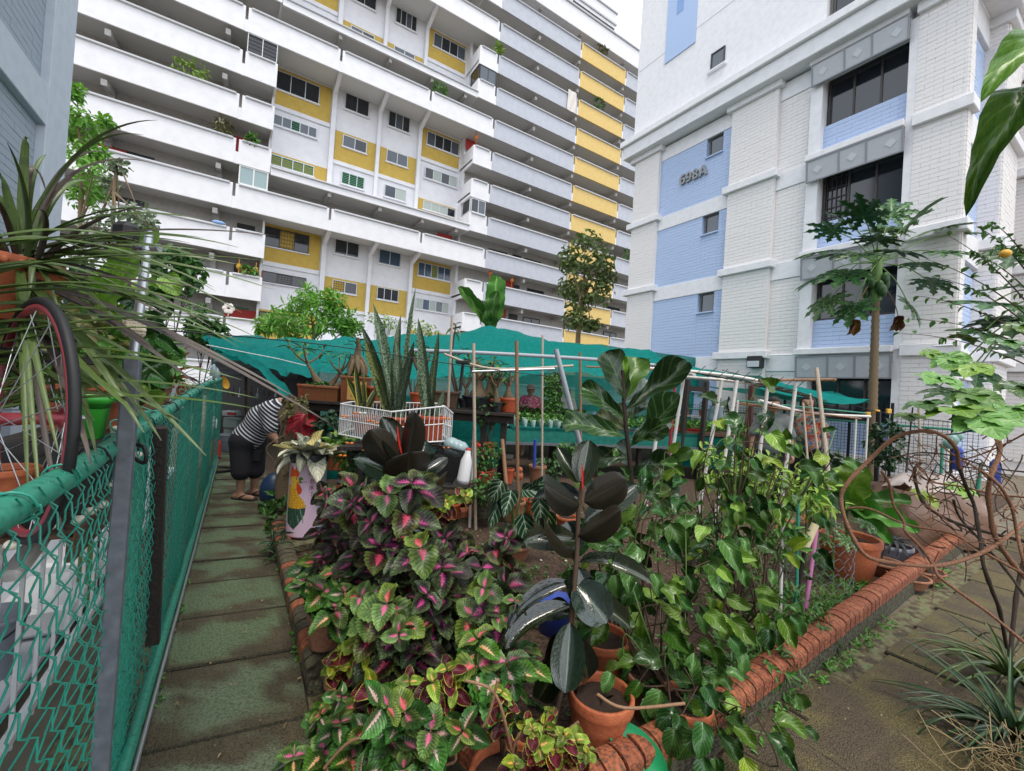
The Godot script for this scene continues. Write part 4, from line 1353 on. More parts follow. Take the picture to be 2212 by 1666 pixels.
func people() -> void:
	# the man bending over beside the shed
	var d := 4.85
	var h0 := at(527, 955, d)
	var o := thing("person", "person bending over in a black and white striped polo shirt, dark knee shorts and sandals", "person", on_y(533, 1078))
	var away := Vector3(fwd.x, 0, fwd.z).normalized()
	var side := Vector3(rgt.x, 0, rgt.z).normalized()
	var hipL := at(520, 955, d - 0.08)
	var hipR := at(551, 955, d + 0.1)
	var neck := at(606, 876, d + 0.05)
	var mid := at(568, 905, d)
	var pel := at(536, 945, d)
	var kL := at(521, 1015, d - 0.1)
	var kR := at(551, 1012, d + 0.08)
	var aL := foot(at(519, 1060, d - 0.1), 0.08)
	var aR := foot(at(549, 1060, d + 0.1), 0.08)
	var hd := at(626, 880, d + 0.05)
	var hface := (side * 0.9 - Vector3.UP * 0.6).normalized()
	var bones := [[pel, mid, 0.12, 0.13], [mid, neck, 0.13, 0.09], [neck, hd, 0.05, 0.055], [hipL, kL, 0.085, 0.06], [kL, aL, 0.056, 0.038], [hipR, kR, 0.085, 0.06], [kR, aR, 0.056, 0.038],
		[aL - Vector3(0, 0.045, 0) - side * 0.05, aL - Vector3(0, 0.05, 0) + side * 0.15 - away * 0.03, 0.036, 0.028], [aR - Vector3(0, 0.045, 0) - side * 0.05, aR - Vector3(0, 0.05, 0) + side * 0.15 - away * 0.03, 0.036, 0.028]]
	var hup := hface.cross(side.cross(Vector3.UP)).normalized()
	if hup.y < 0: hup = -hup
	bones.append_array(head_bones(hd, hface, hup))
	for e: float in [-1.0, 1.0]:
		var sh := neck - side * 0.04 - Vector3(0, 0.05, 0) + away * 0.17 * e
		var el := sh + Vector3(0, -0.27, 0) + side * 0.06
		var wr := el + Vector3(0, -0.16, 0) + side * 0.16
		bones.append([sh, el, 0.055, 0.043])
		bones.append([el, wr, 0.041, 0.028])
		bones.append_array(hand_bones(wr, (side - Vector3.UP * 0.5).normalized(), away * -e))
	put(o, "body", skin_bones(bones, 0.012, 0.03, func(_p): return Color(0.33, 0.18, 0.115)), painted(0.6))
	var cl := [[pel + (pel - mid) * 0.25, mid, 0.145, 0.155], [mid, neck.lerp(mid, 0.25), 0.155, 0.115], [neck.lerp(mid, 0.2) - away * 0.13, neck.lerp(mid, 0.2) + away * 0.13, 0.085, 0.085], [pel - away * 0.05, pel + away * 0.05, 0.14, 0.14]]
	for e: float in [-1.0, 1.0]:
		var sh := neck - side * 0.05 - Vector3(0, 0.04, 0) + away * 0.17 * e
		cl.append([sh, sh + Vector3(0, -0.2, 0) + side * 0.05, 0.08, 0.078])
	var sp := (neck - pel).normalized()
	var ink := Color(0.02, 0.021, 0.026)
	var chalk := Color(0.62, 0.63, 0.66)
	var sb := skin_bones(cl, 0.011, 0.05, func(_p): return Color.WHITE)
	for i in sb.v.size():
		var p := sb.v[i] - pel
		sb.uv[i] = Vector2(0.5, p.dot(sp) / 0.033 + 0.25 * sin(p.dot(away) * 7.0))
	var sm := mat(Color.WHITE, 0.9)
	sm.albedo_texture = image_tex(4, 64, func(_u, v): return (C("c6c8ce") if v < 0.36 else (C("2f3138") if v < 0.7 else C("1b1c21"))))
	put(o, "polo_shirt", sb, sm)
	var tr := [[pel - away * 0.06 - Vector3(0, 0.02, 0), pel + away * 0.06 - Vector3(0, 0.02, 0), 0.135, 0.135], [hipL, kL + Vector3(0, -0.02, 0), 0.115, 0.1], [hipR, kR + Vector3(0, -0.02, 0), 0.115, 0.1]]
	var shorts := put(o, "shorts", skin_bones(tr, 0.013, 0.05, func(_p): return Color(0.012, 0.013, 0.017)), painted(0.9))
	var b := MB.new()
	b.box(at(553, 985, d - 0.03), Vector3(0.1, 0.13, 0.02), ori(-away + side * 0.3), 0.008)
	put(shorts, "pocket", b, M.cable)
	hair_cap(o, hd, hface, hup, 1.0)
	face_parts(o, hd, hface, hup, 1.0)
	for a: Vector3 in [aL, aR]:
		b = MB.new()
		b.box(foot(a + side * 0.05, 0.012), Vector3(0.1, 0.022, 0.27), ori(side - away * 0.15), 0.009)
		for e: float in [-1.0, 1.0]: b.tube(bez(foot(a + side * 0.12, 0.03), foot(a + side * 0.08 + away * 0.04 * e, 0.085), foot(a + side * 0.02 + away * 0.05 * e, 0.025), 6), 0.008, 5)
		put(o, "sandal", b, M.cable)
	# the woman in the patterned blouse, and the one in grey beside her
	var nz := noise(9.0, 2, 5)
	var pal := [Color(0.30, 0.03, 0.02), Color(0.42, 0.16, 0.03), Color(0.05, 0.09, 0.22), Color(0.25, 0.22, 0.16), Color(0.10, 0.16, 0.07), Color(0.02, 0.02, 0.03)]
	var gaudy := func(p: Vector3): return pal[int(clampf((nz.get_noise_3dv(p) * 0.9 + 0.5), 0, 0.999) * 6)]
	var w1 := foot(at(1738, 1000, 6.6))
	stander("person", "person in a bright patchwork blouse with bobbed black hair, behind the white pipe frame", w1, 1.63, (EYE - w1).slide(Vector3.UP).normalized(), gaudy, Color(0.01, 0.01, 0.012), {"wide": 1.08, "hair": 0.06})
	var w2 := foot(at(1664, 1000, 6.3))
	stander("person", "person in a plain grey tee shirt half hidden by a white pipe", w2, 1.56, (EYE - w2 + side).slide(Vector3.UP).normalized(), func(_p): return Color(0.13, 0.15, 0.15), Color(0.012, 0.013, 0.016), {"wide": 1.12, "hair": 0.02})
	var w3 := foot(at(1143, 900, 9.4))
	var nd := noise(22.0, 1, 6)
	stander("person", "person in a pink flowered tee shirt and a flat cap beyond the benches", w3, 1.56, (EYE - w3).slide(Vector3.UP).normalized(), func(p: Vector3): return Color(0.55, 0.4, 0.35) if nd.get_noise_3dv(p) > 0.42 else Color(0.4, 0.055, 0.13), Color(0.3, 0.03, 0.03), {"wide": 1.15, "cap": true, "capmat": rough_mat([C("6d5a58"), C("b5a5a0")], 8.0), "hem": 0.5})
	var w4 := foot(at(1546, 900, 10.2))
	stander("person", "person in a pale blue shirt seen side on behind a dark post", w4, 1.62, side * -1.0, func(_p): return Color(0.42, 0.5, 0.58), Color(0.05, 0.05, 0.06), {"wide": 1.1})
	var w5 := foot(at(1222, 900, 10.6))
	stander("person", "person in a cream shirt mostly hidden behind the leafy post", w5, 1.55, (EYE - w5).slide(Vector3.UP).normalized(), func(_p): return Color(0.5, 0.47, 0.4), Color(0.1, 0.09, 0.08))


func garden() -> void:
	make_leaves()
	paths()
	fence()
	fence_shelf()
	nets()
	shed()
	bench()
	basket()
	middle_ground()
	pipe_frame()
	back_fence()
	people()
	hero_plants()
	coleus()
	hibiscus()
	left_plants()
	right_side()
	trees()
	balcony_things()
	ground_cover()


func slab(o: Node3D, p: Array, h: float, m: Material) -> void:
	# a paving slab from its four corners (anticlockwise from above)
	var b := MB.new()
	var c: Vector3 = (p[0] + p[1] + p[2] + p[3]) * 0.25
	var t := []
	var e := []
	for q in p:
		t.append(q.lerp(c, 0.03) + Vector3.UP * h)
		e.append(q + Vector3.UP * (h - 0.008))
	var nz := noise(1.6, 4, 40)
	var tint := rf(0.0, 1.0)
	var wet: bool = m == M.paver
	var g := []
	for i in 13:
		var row := []
		for j in 13:
			var q: Vector3 = t[0].lerp(t[1], j / 12.0).lerp(t[3].lerp(t[2], j / 12.0), i / 12.0)
			row.append(q + Vector3(0, 0.004 * nz.get_noise_2d(q.x * 6.0, q.z * 6.0) * (1.0 if i % 12 and j % 12 else 0.0), 0))
		g.append(row)
	b.sheet(g)
	for i in b.v.size():
		var q := b.v[i]
		var k := (i % 13) / 6.0 - 1.0
		var l := (i / 13) / 6.0 - 1.0
		var ed := maxf(absf(k), absf(l))
		var f := smoothstep(0.15, 0.75, 1.0 - ed * 0.75 + 1.5 * nz.get_noise_2d(q.x * 1.6, q.z * 1.6) + (0.0 if tint > 0.3 else -0.55))
		var c1 := Color(0.085, 0.068, 0.034).lerp(Color(0.135, 0.108, 0.062), clampf(0.5 + nz.get_noise_2d(q.x * 3.0 + 5.0, q.z * 3.0), 0, 1))
		b.c[i] = c1.lerp(Color(0.15, 0.225, 0.105).lerp(Color(0.2, 0.25, 0.155), tint), f) if not wet else Color(0.17, 0.135, 0.052).lerp(Color(0.115, 0.085, 0.048), f)
	b.col = Color(0.05, 0.045, 0.025)
	for i in 4:
		var j := (i + 1) % 4
		b.face([t[i], t[j], e[j], e[i]], (t[i] + t[j]) * 0.5 - c + Vector3.UP * 0.05)
		b.face([e[i], e[j], e[j] - Vector3.UP * 0.05, e[i] - Vector3.UP * 0.05], (t[i] + t[j]) * 0.5 - c)
	put(o, "paving_slab", b, M.slab)


func paths() -> void:
	# mossy path beside the fence
	var b := MB.new()
	b.face([Vector3(-0.5, -0.012, 1), Vector3(0.5, -0.012, 1), Vector3(0.5, -0.012, -12), Vector3(-0.5, -0.012, -12)], Vector3.UP)
	var o := struct("path", b, M.moss2)
	var z := -1.1
	while z > -9.5:
		var l := rf(0.36, 0.5)
		var sk := 0.06
		slab(o, [Vector3(-0.235, 0, z - sk), Vector3(0.335 + rf(-0.01, 0.01), 0, z + sk * 0.3), Vector3(0.335, 0, z - l + sk * 0.3), Vector3(-0.235, 0, z - l - sk)], rf(0.0, 0.012), M.moss)
		z -= l + 0.012
	for i in 6:
		slab(o, [Vector3(-0.25 + 0.5 * i, 0, -0.3), Vector3(0.24 + 0.5 * i, 0, -0.3), Vector3(0.24 + 0.5 * i, 0, -1.09), Vector3(-0.25 + 0.5 * i, 0, -1.09)], rf(0, 0.01), M.moss if i < 2 else M.paver)
	# the path beyond the brick edging
	b = MB.new()
	b.face([Vector3(0.4, -0.016, 2), Vector3(14, -0.016, 2), Vector3(14, -0.016, -1.3), Vector3(0.4, -0.016, -1.0)], Vector3.UP)
	var q := struct("path", b, M.moss2)
	var x := 1.45
	while x < 10.0:
		var l := rf(0.5, 0.62)
		var zb := -0.86 - 0.035 * (x - 1.5)
		for r in 2:
			var z0 := zb + 0.42 * r
			slab(q, [Vector3(x, 0, z0 + 0.41), Vector3(x + l, 0, z0 + 0.40), Vector3(x + l, 0, z0), Vector3(x, 0, z0)], rf(0.0, 0.01), M.paver)
		x += l + 0.012
	# brick-on-edge kerbs
	kerb([Vector3(0.92, 0, -1.03), Vector3(1.58, 0, -1.01), Vector3(3.87, 0, -1.14), Vector3(8.6, 0, -1.42)], 0.16, "long brick edging with rounded orange tops along the right hand path", M.brickred)
	kerb([Vector3(0.38, 0, -2.05), Vector3(0.36, 0, -3.2), Vector3(0.35, 0, -4.4)], 0.1, "worn mossy brick edging beside the green path", M.moss3)
	kerb([Vector3(0.45, 0, -2.0), Vector3(0.7, 0, -1.62), Vector3(0.86, 0, -1.12)], 0.13, "short brick edging under the coleus pots", M.brickred)
	kerb([Vector3(1.15, 0, -3.95), Vector3(2.6, 0, -3.98)], 0.13, "brick edging below the log under the bench", M.brickred2)
	kerb([Vector3(3.3, 0, -2.25), Vector3(5.0, 0, -2.35), Vector3(8.2, 0, -2.55)], 0.14, "pale mossy brick edging across the bed behind the hibiscus", M.paver2)
	kerb([Vector3(2.38, 0, -0.1), Vector3(2.62, 0, -0.2), Vector3(3.8, 0, -0.22)], 0.12, "brick edging at the lower right corner under the spider plant", M.brickred)


func kerb(p: Array, h: float, label: String, m: Material) -> void:
	var o := thing("brick_edging", label, "edging", p[0])
	var body := MB.new()
	var xf := []
	for i in p.size() - 1:
		var a: Vector3 = p[i]
		var c: Vector3 = p[i + 1]
		var d := (c - a).normalized()
		var u := d.cross(Vector3.UP)
		body.box((a + c) * 0.5 + Vector3.UP * (h * 0.5 - 0.04), Vector3(0.1, h - 0.02, a.distance_to(c) + 0.02), ori(d), 0.012)
		var n := int(a.distance_to(c) / 0.078)
		for k in n: xf.append(Transform3D(Basis(d, Vector3.UP, -u).rotated(Vector3.UP, rf(-0.03, 0.03)), a.lerp(c, (k + 0.5) / n) + Vector3.UP * (h + rf(-0.004, 0.004))))
	put(o, "render", body, M.render)
	var b := MB.new()
	# a brick with a bullnosed top
	var sec := []
	for k in 9:
		var t := PI * k / 8.0
		sec.append(Vector2(-cos(t) * 0.058, sin(t) * 0.03))
	sec.append(Vector2(0.058, -0.055)); sec.push_front(Vector2(-0.058, -0.055))
	for k in sec.size() - 1:
		b.face([Vector3(-0.035, sec[k].y, sec[k].x), Vector3(0.035, sec[k].y, sec[k].x), Vector3(0.035, sec[k + 1].y, sec[k + 1].x), Vector3(-0.035, sec[k + 1].y, sec[k + 1].x)], Vector3(0, sec[k].y + sec[k + 1].y + 0.02, sec[k].x + sec[k + 1].x))
	for s: float in [-1.0, 1.0]:
		var f := []
		for q in sec: f.append(Vector3(0.035 * s, q.y, q.x))
		b.face(f, Vector3(s, 0, 0))
	var mesh := b.mesh()
	for t in xf: part(o, "brick", mesh, m if rng.randf() < 0.62 else M.brickred2, t)


func fence() -> void:
	var X := -0.285
	var o := thing("chain_link_fence", "green chain link fence with a thick green top rail beside the path", "fence", Vector3(X, 0, -4))
	var b := MB.new()
	b.tube([Vector3(X - 0.01, 1.165, -0.3), Vector3(X, 1.17, -1.2), Vector3(X, 1.2, -2.4), Vector3(X, 1.27, -4.8), Vector3(X, 1.28, -8.5)], 0.024, 14)
	put(o, "top_rail", b, M.greenpipe)
	b = MB.new()
	b.tube([Vector3(X + 0.035, 0.06, -0.3), Vector3(X + 0.03, 0.06, -3.5), Vector3(X + 0.02, 0.05, -8.5)], 0.02, 12)
	put(o, "bottom_rail", b, M.greenpipe)
	for z: float in [-1.98, -3.55, -4.45, -6.2, -8.4]:
		b = MB.new()
		b.box(Vector3(X - 0.015, 0.62, z), Vector3(0.06, 1.25, 0.055), Basis(), 0.004)
		put(o, "post", b, M.greenpipe)
	# woven wires: neighbours hook round each other at every bend
	b = MB.new()
	var z := -0.5
	var i := 0
	while z > -8.4:
		var fine := z > -3.2
		var p := []
		var cell := 0.036
		var n := 52
		for k in n:
			var s := 1.0 if (k + i) % 2 else -1.0
			var y := 0.05 + (1.13 + 0.012 * -z) * k / (n - 1)
			var sag := 0.02 * sin(y * 2.6) + 0.006 * sin(z * 7.0 + y * 3.0)
			p.append(Vector3(X + 0.012 + sag + 0.005 * (1.0 if (k / 2 + i) % 2 else -1.0), y + 0.003 * s, z + 0.0195 * s))
		b.tube(p, 0.0018 if fine else 0.0015, 4 if fine else 3, false)
		z -= cell
		i += 1
	put(o, "chain_link", b, M.greenwire)
	# ties round the rails
	for k in 26:
		var zz := -0.75 - 0.21 * k
		b = MB.new()
		var c := Vector3(X, 1.17 + 0.026 * maxf(0.0, -zz - 1.0), zz)
		var ring := []
		for a in 9: ring.append(c + Vector3(cos(a * TAU / 8) * 0.027, sin(a * TAU / 8) * 0.027, 0.012 * sin(a * 0.7)))
		if k % 2: ring.append_array([c + Vector3(-0.04, 0.04, 0.02), c + Vector3(-0.05, 0.02, 0.03), c + Vector3(-0.035, 0.0, 0.01)])
		b.tube(smooth_path(ring, 2), 0.0026, 5)
		put(o, "wire_tie", b, M.greenwire if k % 3 else M.cable)
	b = MB.new()
	b.tube([Vector3(X + 0.065, 0.055, -0.3), Vector3(X + 0.062, 0.055, -4.0), Vector3(X + 0.05, 0.05, -8.0)], 0.008, 8)
	solo("conduit_pipe", b, M.steel, "thin shiny steel conduit tied along the foot of the green fence", "pipe")
	# galvanised post lashed to the fence, with tape and a steel mast
	var g := thing("galvanised_post", "leaning galvanised square post bound with masking tape and carrying a steel mast", "post", Vector3(X + 0.03, 0, -1.76))
	b = MB.new()
	b.bar(on_x(206, 1790, -0.243), on_x(287, 770, -0.25), 0.036, 0.036, 0.004, Vector3.BACK)
	put(g, "square_tube", b, M.galv)
	b = MB.new()
	b.tube([at(287, 780, 1.38), at(322, 500, 1.42)], 0.0135, 12)
	put(g, "mast", b, M.steel)
	b = MB.new()
	b.tube([at(290, 534, 1.42), at(345, 536, 1.42)], 0.013, 12)
	put(g, "cross_tube", b, M.steel)
	for q in [[290, 705, 45], [266, 942, 35]]:
		b = MB.new()
		var c := at(q[0], q[1], 1.37)
		for k in 5: b.box(c + Vector3(0, (k - 2) * 0.012, 0) + rv(0.003), Vector3(0.058, 0.022, 0.056), ori(Vector3(0.2, rf(-0.15, 0.15), 1)), 0.008)
		put(g, "tape", b, M.bandage)
	b = MB.new()
	b.box(at(272, 505, 1.42), Vector3(0.06, 0.075, 0.07), ori(rgt), 0.018)
	b.tube(smooth_path([at(275, 520, 1.4), at(300, 545, 1.4), at(310, 610, 1.4), at(300, 660, 1.4)], 4), 0.005, 6)
	put(g, "junction_box", b, M.cable)
	b = MB.new()
	b.tube(smooth_path([at(275, 960, 1.34), at(310, 965, 1.3), at(312, 1000, 1.3), at(285, 985, 1.33), at(278, 963, 1.34)], 4), 0.006, 6)
	b.tube(smooth_path([at(283, 880, 1.36), at(295, 900, 1.36), at(280, 930, 1.36)], 4), 0.006, 6)
	put(g, "cable", b, M.cable)
	# dark upright behind the mesh
	b = MB.new()
	b.bar(on_x(330, 1390, -0.24), on_x(346, 922, -0.245), 0.045, 0.035, 0.003, Vector3.BACK)
	solo("steel_upright", b, M.timber, "dark brown angle iron upright behind the green mesh", "post")
	# string of clear bulbs
	var bulbs := thing("string_lights", "unlit string of clear round bulbs hung along the green fence rail", "string lights", at(250, 1100, 1.25))
	b = MB.new()
	var pts := []
	for q in [[25, 1185, 0.95], [105, 1145, 1.05], [170, 1130, 1.15], [195, 1112, 1.2], [222, 1098, 1.25], [242, 1052, 1.3], [262, 1018, 1.35], [285, 1000, 1.42], [297, 990, 1.45], [305, 938, 1.6], [318, 934, 1.62], [330, 938, 1.68], [334, 955, 1.72], [385, 885, 2.6], [392, 889, 2.65]]:
		var c := at(q[0], q[1] - 8, q[2])
		pts.append(c + Vector3(0, 0.03, 0))
		var s := MB.new()
		s.ball(c, Vector3(0.014, 0.012, 0.014), 10)
		put(bulbs, "bulb", s, M.bulb)
		b.tube([c + Vector3(0, 0.01, 0), c + Vector3(0, 0.03, 0)], 0.004, 5)
	b.tube(smooth_path(pts, 4), 0.002, 5)
	put(bulbs, "cable", b, M.cable)
	# white railing and low things on the far side of the fence
	b = MB.new()
	for k in 24: b.box(Vector3(-0.62, 0.45, -0.7 - 0.19 * k), Vector3(0.012, 0.9, 0.012))
	b.box(Vector3(-0.62, 0.9, -2.9), Vector3(0.03, 0.03, 4.5)); b.box(Vector3(-0.62, 0.05, -2.9), Vector3(0.03, 0.03, 4.5))
	solo("railing", b, M.wirewhite, "white bar railing seen through the green chain link", "railing")
	b = MB.new()
	b.bar(at(20, 1250, 1.35), at(180, 1040, 1.75), 0.05, 0.05, 0.01)
	solo("white_pipe", b, M.pvc, "white pipe leaning diagonally behind the chain link at the left", "pipe")
	b = MB.new()
	b.box(Vector3(-1.1, 0.02, -3.5), Vector3(0.8, 0.04, 8), Basis(), 0.01)
	struct("pavement", b, M.coping)
	for q in [[-0.8, 0.15, -1.9, 0.14, "bluepanel", "blue bucket standing behind the chain link at the lower left"], [-0.85, 0.12, -2.7, 0.12, "greyplast", "grey bucket standing behind the chain link further along"]]:
		bucket(Vector3(q[0], 0.04, q[2]), q[3], 0.26, M[q[4]], q[5])
	for k in 3:
		b = MB.new()
		b.box(Vector3(-0.8, 0.12, -3.2 - 0.65 * k), Vector3(0.3, 0.14, 0.5), Basis(), 0.02)
		solo("planter_box", b, M.wirewhite, ["white planter box on the ground behind the mesh, nearest of three", "white planter box behind the dark upright, middle of three", "white planter box behind the mesh, furthest of three"][k], "planter")


func bucket(p: Vector3, r: float, h: float, m: Material, label: String) -> Node3D:
	var o := thing("bucket", label, "bucket", p)
	var b := MB.new()
	b.lathe([Vector2(0.001, 0), Vector2(r * 0.78, 0), Vector2(r * 0.97, h * 0.92), Vector2(r * 1.04, h * 0.92), Vector2(r * 1.04, h), Vector2(r * 0.96, h), Vector2(r * 0.76, h * 0.1), Vector2(0.001, h * 0.1)], 24, Transform3D(Basis(), p))
	put(o, "shell", b, m)
	b = MB.new()
	var q := []
	for k in 13: q.append(p + Vector3(cos(PI * k / 12) * r, h * 0.93 - sin(PI * k / 12) * r * 0.6, sin(PI * k / 12) * r * 0.9))
	b.tube(q, 0.004, 5)
	put(o, "handle", b, M.cable)
	return o


func trough(a: Vector3, c: Vector3, w: float, h: float, m: Material, label: String, rim := true) -> Node3D:
	# rectangular planter from a to c (middle of its two ends, at the foot)
	var o := thing("planter", label, "planter", (a + c) * 0.5)
	var L := a.distance_to(c)
	var bs := ori(c - a)
	var ctr := (a + c) * 0.5
	var b := MB.new()
	for s: float in [-1.0, 1.0]:
		b.face([ctr + bs * Vector3(s * w * 0.4, 0, -L * 0.46), ctr + bs * Vector3(s * w * 0.4, 0, L * 0.46), ctr + bs * Vector3(s * w * 0.5, h, L * 0.5), ctr + bs * Vector3(s * w * 0.5, h, -L * 0.5)], bs * Vector3(s, 0, 0))
		b.face([ctr + bs * Vector3(-w * 0.4, 0, s * L * 0.46), ctr + bs * Vector3(w * 0.4, 0, s * L * 0.46), ctr + bs * Vector3(w * 0.5, h, s * L * 0.5), ctr + bs * Vector3(-w * 0.5, h, s * L * 0.5)], bs * Vector3(0, 0, s))
		if rim:
			b.box(ctr + bs * Vector3(s * w * 0.5, h - 0.012, 0), Vector3(0.022, 0.03, L + 0.02), bs, 0.006)
			b.box(ctr + bs * Vector3(0, h - 0.0125, s * L * 0.5), Vector3(w + 0.02, 0.029, 0.022), bs, 0.006)
	b.face([ctr + bs * Vector3(-w * 0.4, 0.002, -L * 0.46), ctr + bs * Vector3(w * 0.4, 0.002, -L * 0.46), ctr + bs * Vector3(w * 0.4, 0.002, L * 0.46), ctr + bs * Vector3(-w * 0.4, 0.002, L * 0.46)], Vector3.DOWN)
	put(o, "trough", b, m)
	b = MB.new()
	var g := []
	for i in 4:
		var row := []
		for j in 9: row.append(ctr + bs * Vector3(w * 0.47 * (i / 1.5 - 1.0), h * 0.88 + rf(-0.008, 0.012), L * 0.48 * (j / 4.0 - 1.0)))
		g.append(row)
	b.sheet(g)
	put(o, "potting_soil", b, M.dirt)
	return o


func fence_shelf() -> void:
	# plank shelf with pots outside the fence
	var o := thing("plank_shelf", "dark weathered plank shelf outside the fence carrying pots", "shelf", Vector3(-0.62, 0, -3.6))
	for k in 3:
		var b := MB.new()
		b.box(Vector3(-0.50 - 0.13 * k, 1.06, -4.2), Vector3(0.12, 0.03, 5.2), Basis(), 0.004)
		put(o, "plank", b, M.timber)
	var b := MB.new()
	b.box(Vector3(-0.43, 1.0, -4.2), Vector3(0.03, 0.1, 5.2), Basis(), 0.004)
	put(o, "edge_beam", b, M.timber)
	for z: float in [-1.9, -3.6, -5.2, -6.6]:
		b = MB.new()
		b.box(Vector3(-0.72, 0.5, z), Vector3(0.06, 1.0, 0.06))
		put(o, "leg", b, M.timber)
	var y := 1.077
	# lime pot, terracotta troughs, brown planters, white pot
	var p := Vector3(-0.56, y, -2.55)
	var lp := thing("plant_pot", "bright green plastic pot with a wide square rim on the plank shelf", "flowerpot", p)
	b = MB.new()
	b.lathe([Vector2(0.001, 0), Vector2(0.075, 0), Vector2(0.09, 0.14), Vector2(0.095, 0.15), Vector2(0.118, 0.155), Vector2(0.12, 0.185), Vector2(0.1, 0.185), Vector2(0.09, 0.13), Vector2(0.001, 0.13)], 4, Transform3D(Basis(Vector3.UP, 0.75), p))
	put(lp, "pot", b, M.lime)
	trough(Vector3(-0.66, y, -2.75), Vector3(-0.60, y, -3.35), 0.24, 0.22, M.terracotta, "terracotta trough beside the bright green pot on the shelf")
	trough(Vector3(-0.58, y, -3.45), Vector3(-0.58, y, -3.95), 0.22, 0.2, M.terracotta2, "brown rectangular planter behind the galvanised post")
	trough(Vector3(-0.58, y, -4.05), Vector3(-0.58, y, -4.5), 0.2, 0.19, M.terracotta2, "brown square planter in the middle of the shelf")
	pot(Vector3(-0.57, y, -4.72), 0.1, 0.2, M.wirewhite, "white plastic pot towards the far end of the shelf")
	pot(Vector3(-0.56, y, -5.1), 0.12, 0.19, M.terracotta, "round terracotta pot at the far end of the shelf")
	# slatted crate and yellow cup
	var cr := thing("wooden_crate", "low wooden crate of planks under the shelf beside the fence", "crate", Vector3(-0.62, 0.78, -2.2))
	for k in 4:
		b = MB.new()
		b.box(Vector3(-0.45 - 0.09 * k, 0.86, -2.3), Vector3(0.075, 0.018, 0.9), Basis(), 0.003)
		put(cr, "slat", b, M.timberbrown)
	b = MB.new()
	b.box(Vector3(-0.42, 0.82, -2.3), Vector3(0.02, 0.09, 0.9)); b.box(Vector3(-0.76, 0.82, -2.3), Vector3(0.02, 0.09, 0.9))
	put(cr, "side_board", b, M.timberbrown)
	b = MB.new()
	b.lathe([Vector2(0.001, 0), Vector2(0.035, 0), Vector2(0.045, 0.08), Vector2(0.03, 0.082), Vector2(0.012, 0.1)], 14, Transform3D(Basis(), Vector3(-0.6, y + 0.22, -3.05)))
	solo("plastic_bottle", b, M.gold, "small yellow plastic bottle standing in the terracotta trough", "bottle")
	# bicycle wheel: red rim, red hub, spokes, black fork
	var c := at(62, 905, 0.95)
	var vr := ray(45, 905).slide(Vector3.UP).normalized()
	var ax := (vr.cross(Vector3.UP) + vr * 0.22).normalized()
	var w := thing("bicycle_wheel", "bicycle wheel with a red hub, faded red rim and black tyre at left edge", "wheel", c)
	b = MB.new()
	b.lathe([Vector2(0.006, -0.06), Vector2(0.026, -0.058), Vector2(0.026, -0.052), Vector2(0.015, -0.046), Vector2(0.013, 0.0), Vector2(0.015, 0.046), Vector2(0.026, 0.052), Vector2(0.026, 0.058), Vector2(0.006, 0.06)], 18, Transform3D(ori(ax) * Basis(Vector3.RIGHT, PI / 2), c))
	put(w, "hub", b, M.wheelred)
	b = MB.new()
	b.tube([c - ax * 0.085, c + ax * 0.095], 0.006, 8)
	put(w, "axle", b, M.steel)
	var f := ori(ax)
	var R := 0.25
	b = MB.new()
	var ring := []
	for k in 48: ring.append(c + (f.x * cos(TAU * k / 48) + f.y * sin(TAU * k / 48)) * R)
	b.tube(ring, 0.009, 8, false, true)
	put(w, "rim", b, M.wheelred)
	for k in 28:
		var s := -1.0 if k % 2 else 1.0
		var a := TAU * k / 28
		var h := a + (0.9 if k % 4 < 2 else -0.9)
		b = MB.new()
		b.tube([c + ax * 0.052 * s + (f.x * cos(h) + f.y * sin(h)) * 0.024, c + (f.x * cos(a) + f.y * sin(a)) * R], 0.0012, 4, false)
		put(w, "spoke", b, M.steel)
	b = MB.new()
	ring = []
	for k in 48: ring.append(c + (f.x * cos(TAU * k / 48) + f.y * sin(TAU * k / 48)) * (R + 0.014))
	b.tube(ring, 0.0095, 8, false, true)
	put(w, "tyre", b, M.cable)


func cloth(pts: Array, m: Material, called: String, label: String, category: String, sag := 0.0, wrinkle := 0.02, n := 14) -> void:
	# a sheet over a small grid of control points, subdivided with sag and wrinkles
	var nz := noise(0.55, 4, 9)
	var R := pts.size()
	var cc: int = pts[0].size()
	var g := []
	for i in (R - 1) * n + 1:
		var row := []
		var a := mini(i / n, R - 2)
		var ta := float(i - a * n) / n
		for j in (cc - 1) * n + 1:
			var c := mini(j / n, cc - 2)
			var tc := float(j - c * n) / n
			var p0: Vector3 = pts[a][c].lerp(pts[a][c + 1], tc)
			var p1: Vector3 = pts[a + 1][c].lerp(pts[a + 1][c + 1], tc)
			var p := p0.lerp(p1, ta)
			p.y -= sag * (4.0 * ta * (1.0 - ta)) * 0.5 + sag * (4.0 * tc * (1.0 - tc)) * 0.5
			p += Vector3(nz.get_noise_3dv(p * 2.0 + Vector3(9, 0, 0)), nz.get_noise_3dv(p * 2.2), nz.get_noise_3dv(p * 1.9 + Vector3(0, 7, 0))) * wrinkle * 4.0
			row.append(p)
		g.append(row)
	var b := MB.new()
	b.sheet(g)
	solo(called, b, m, label, category)


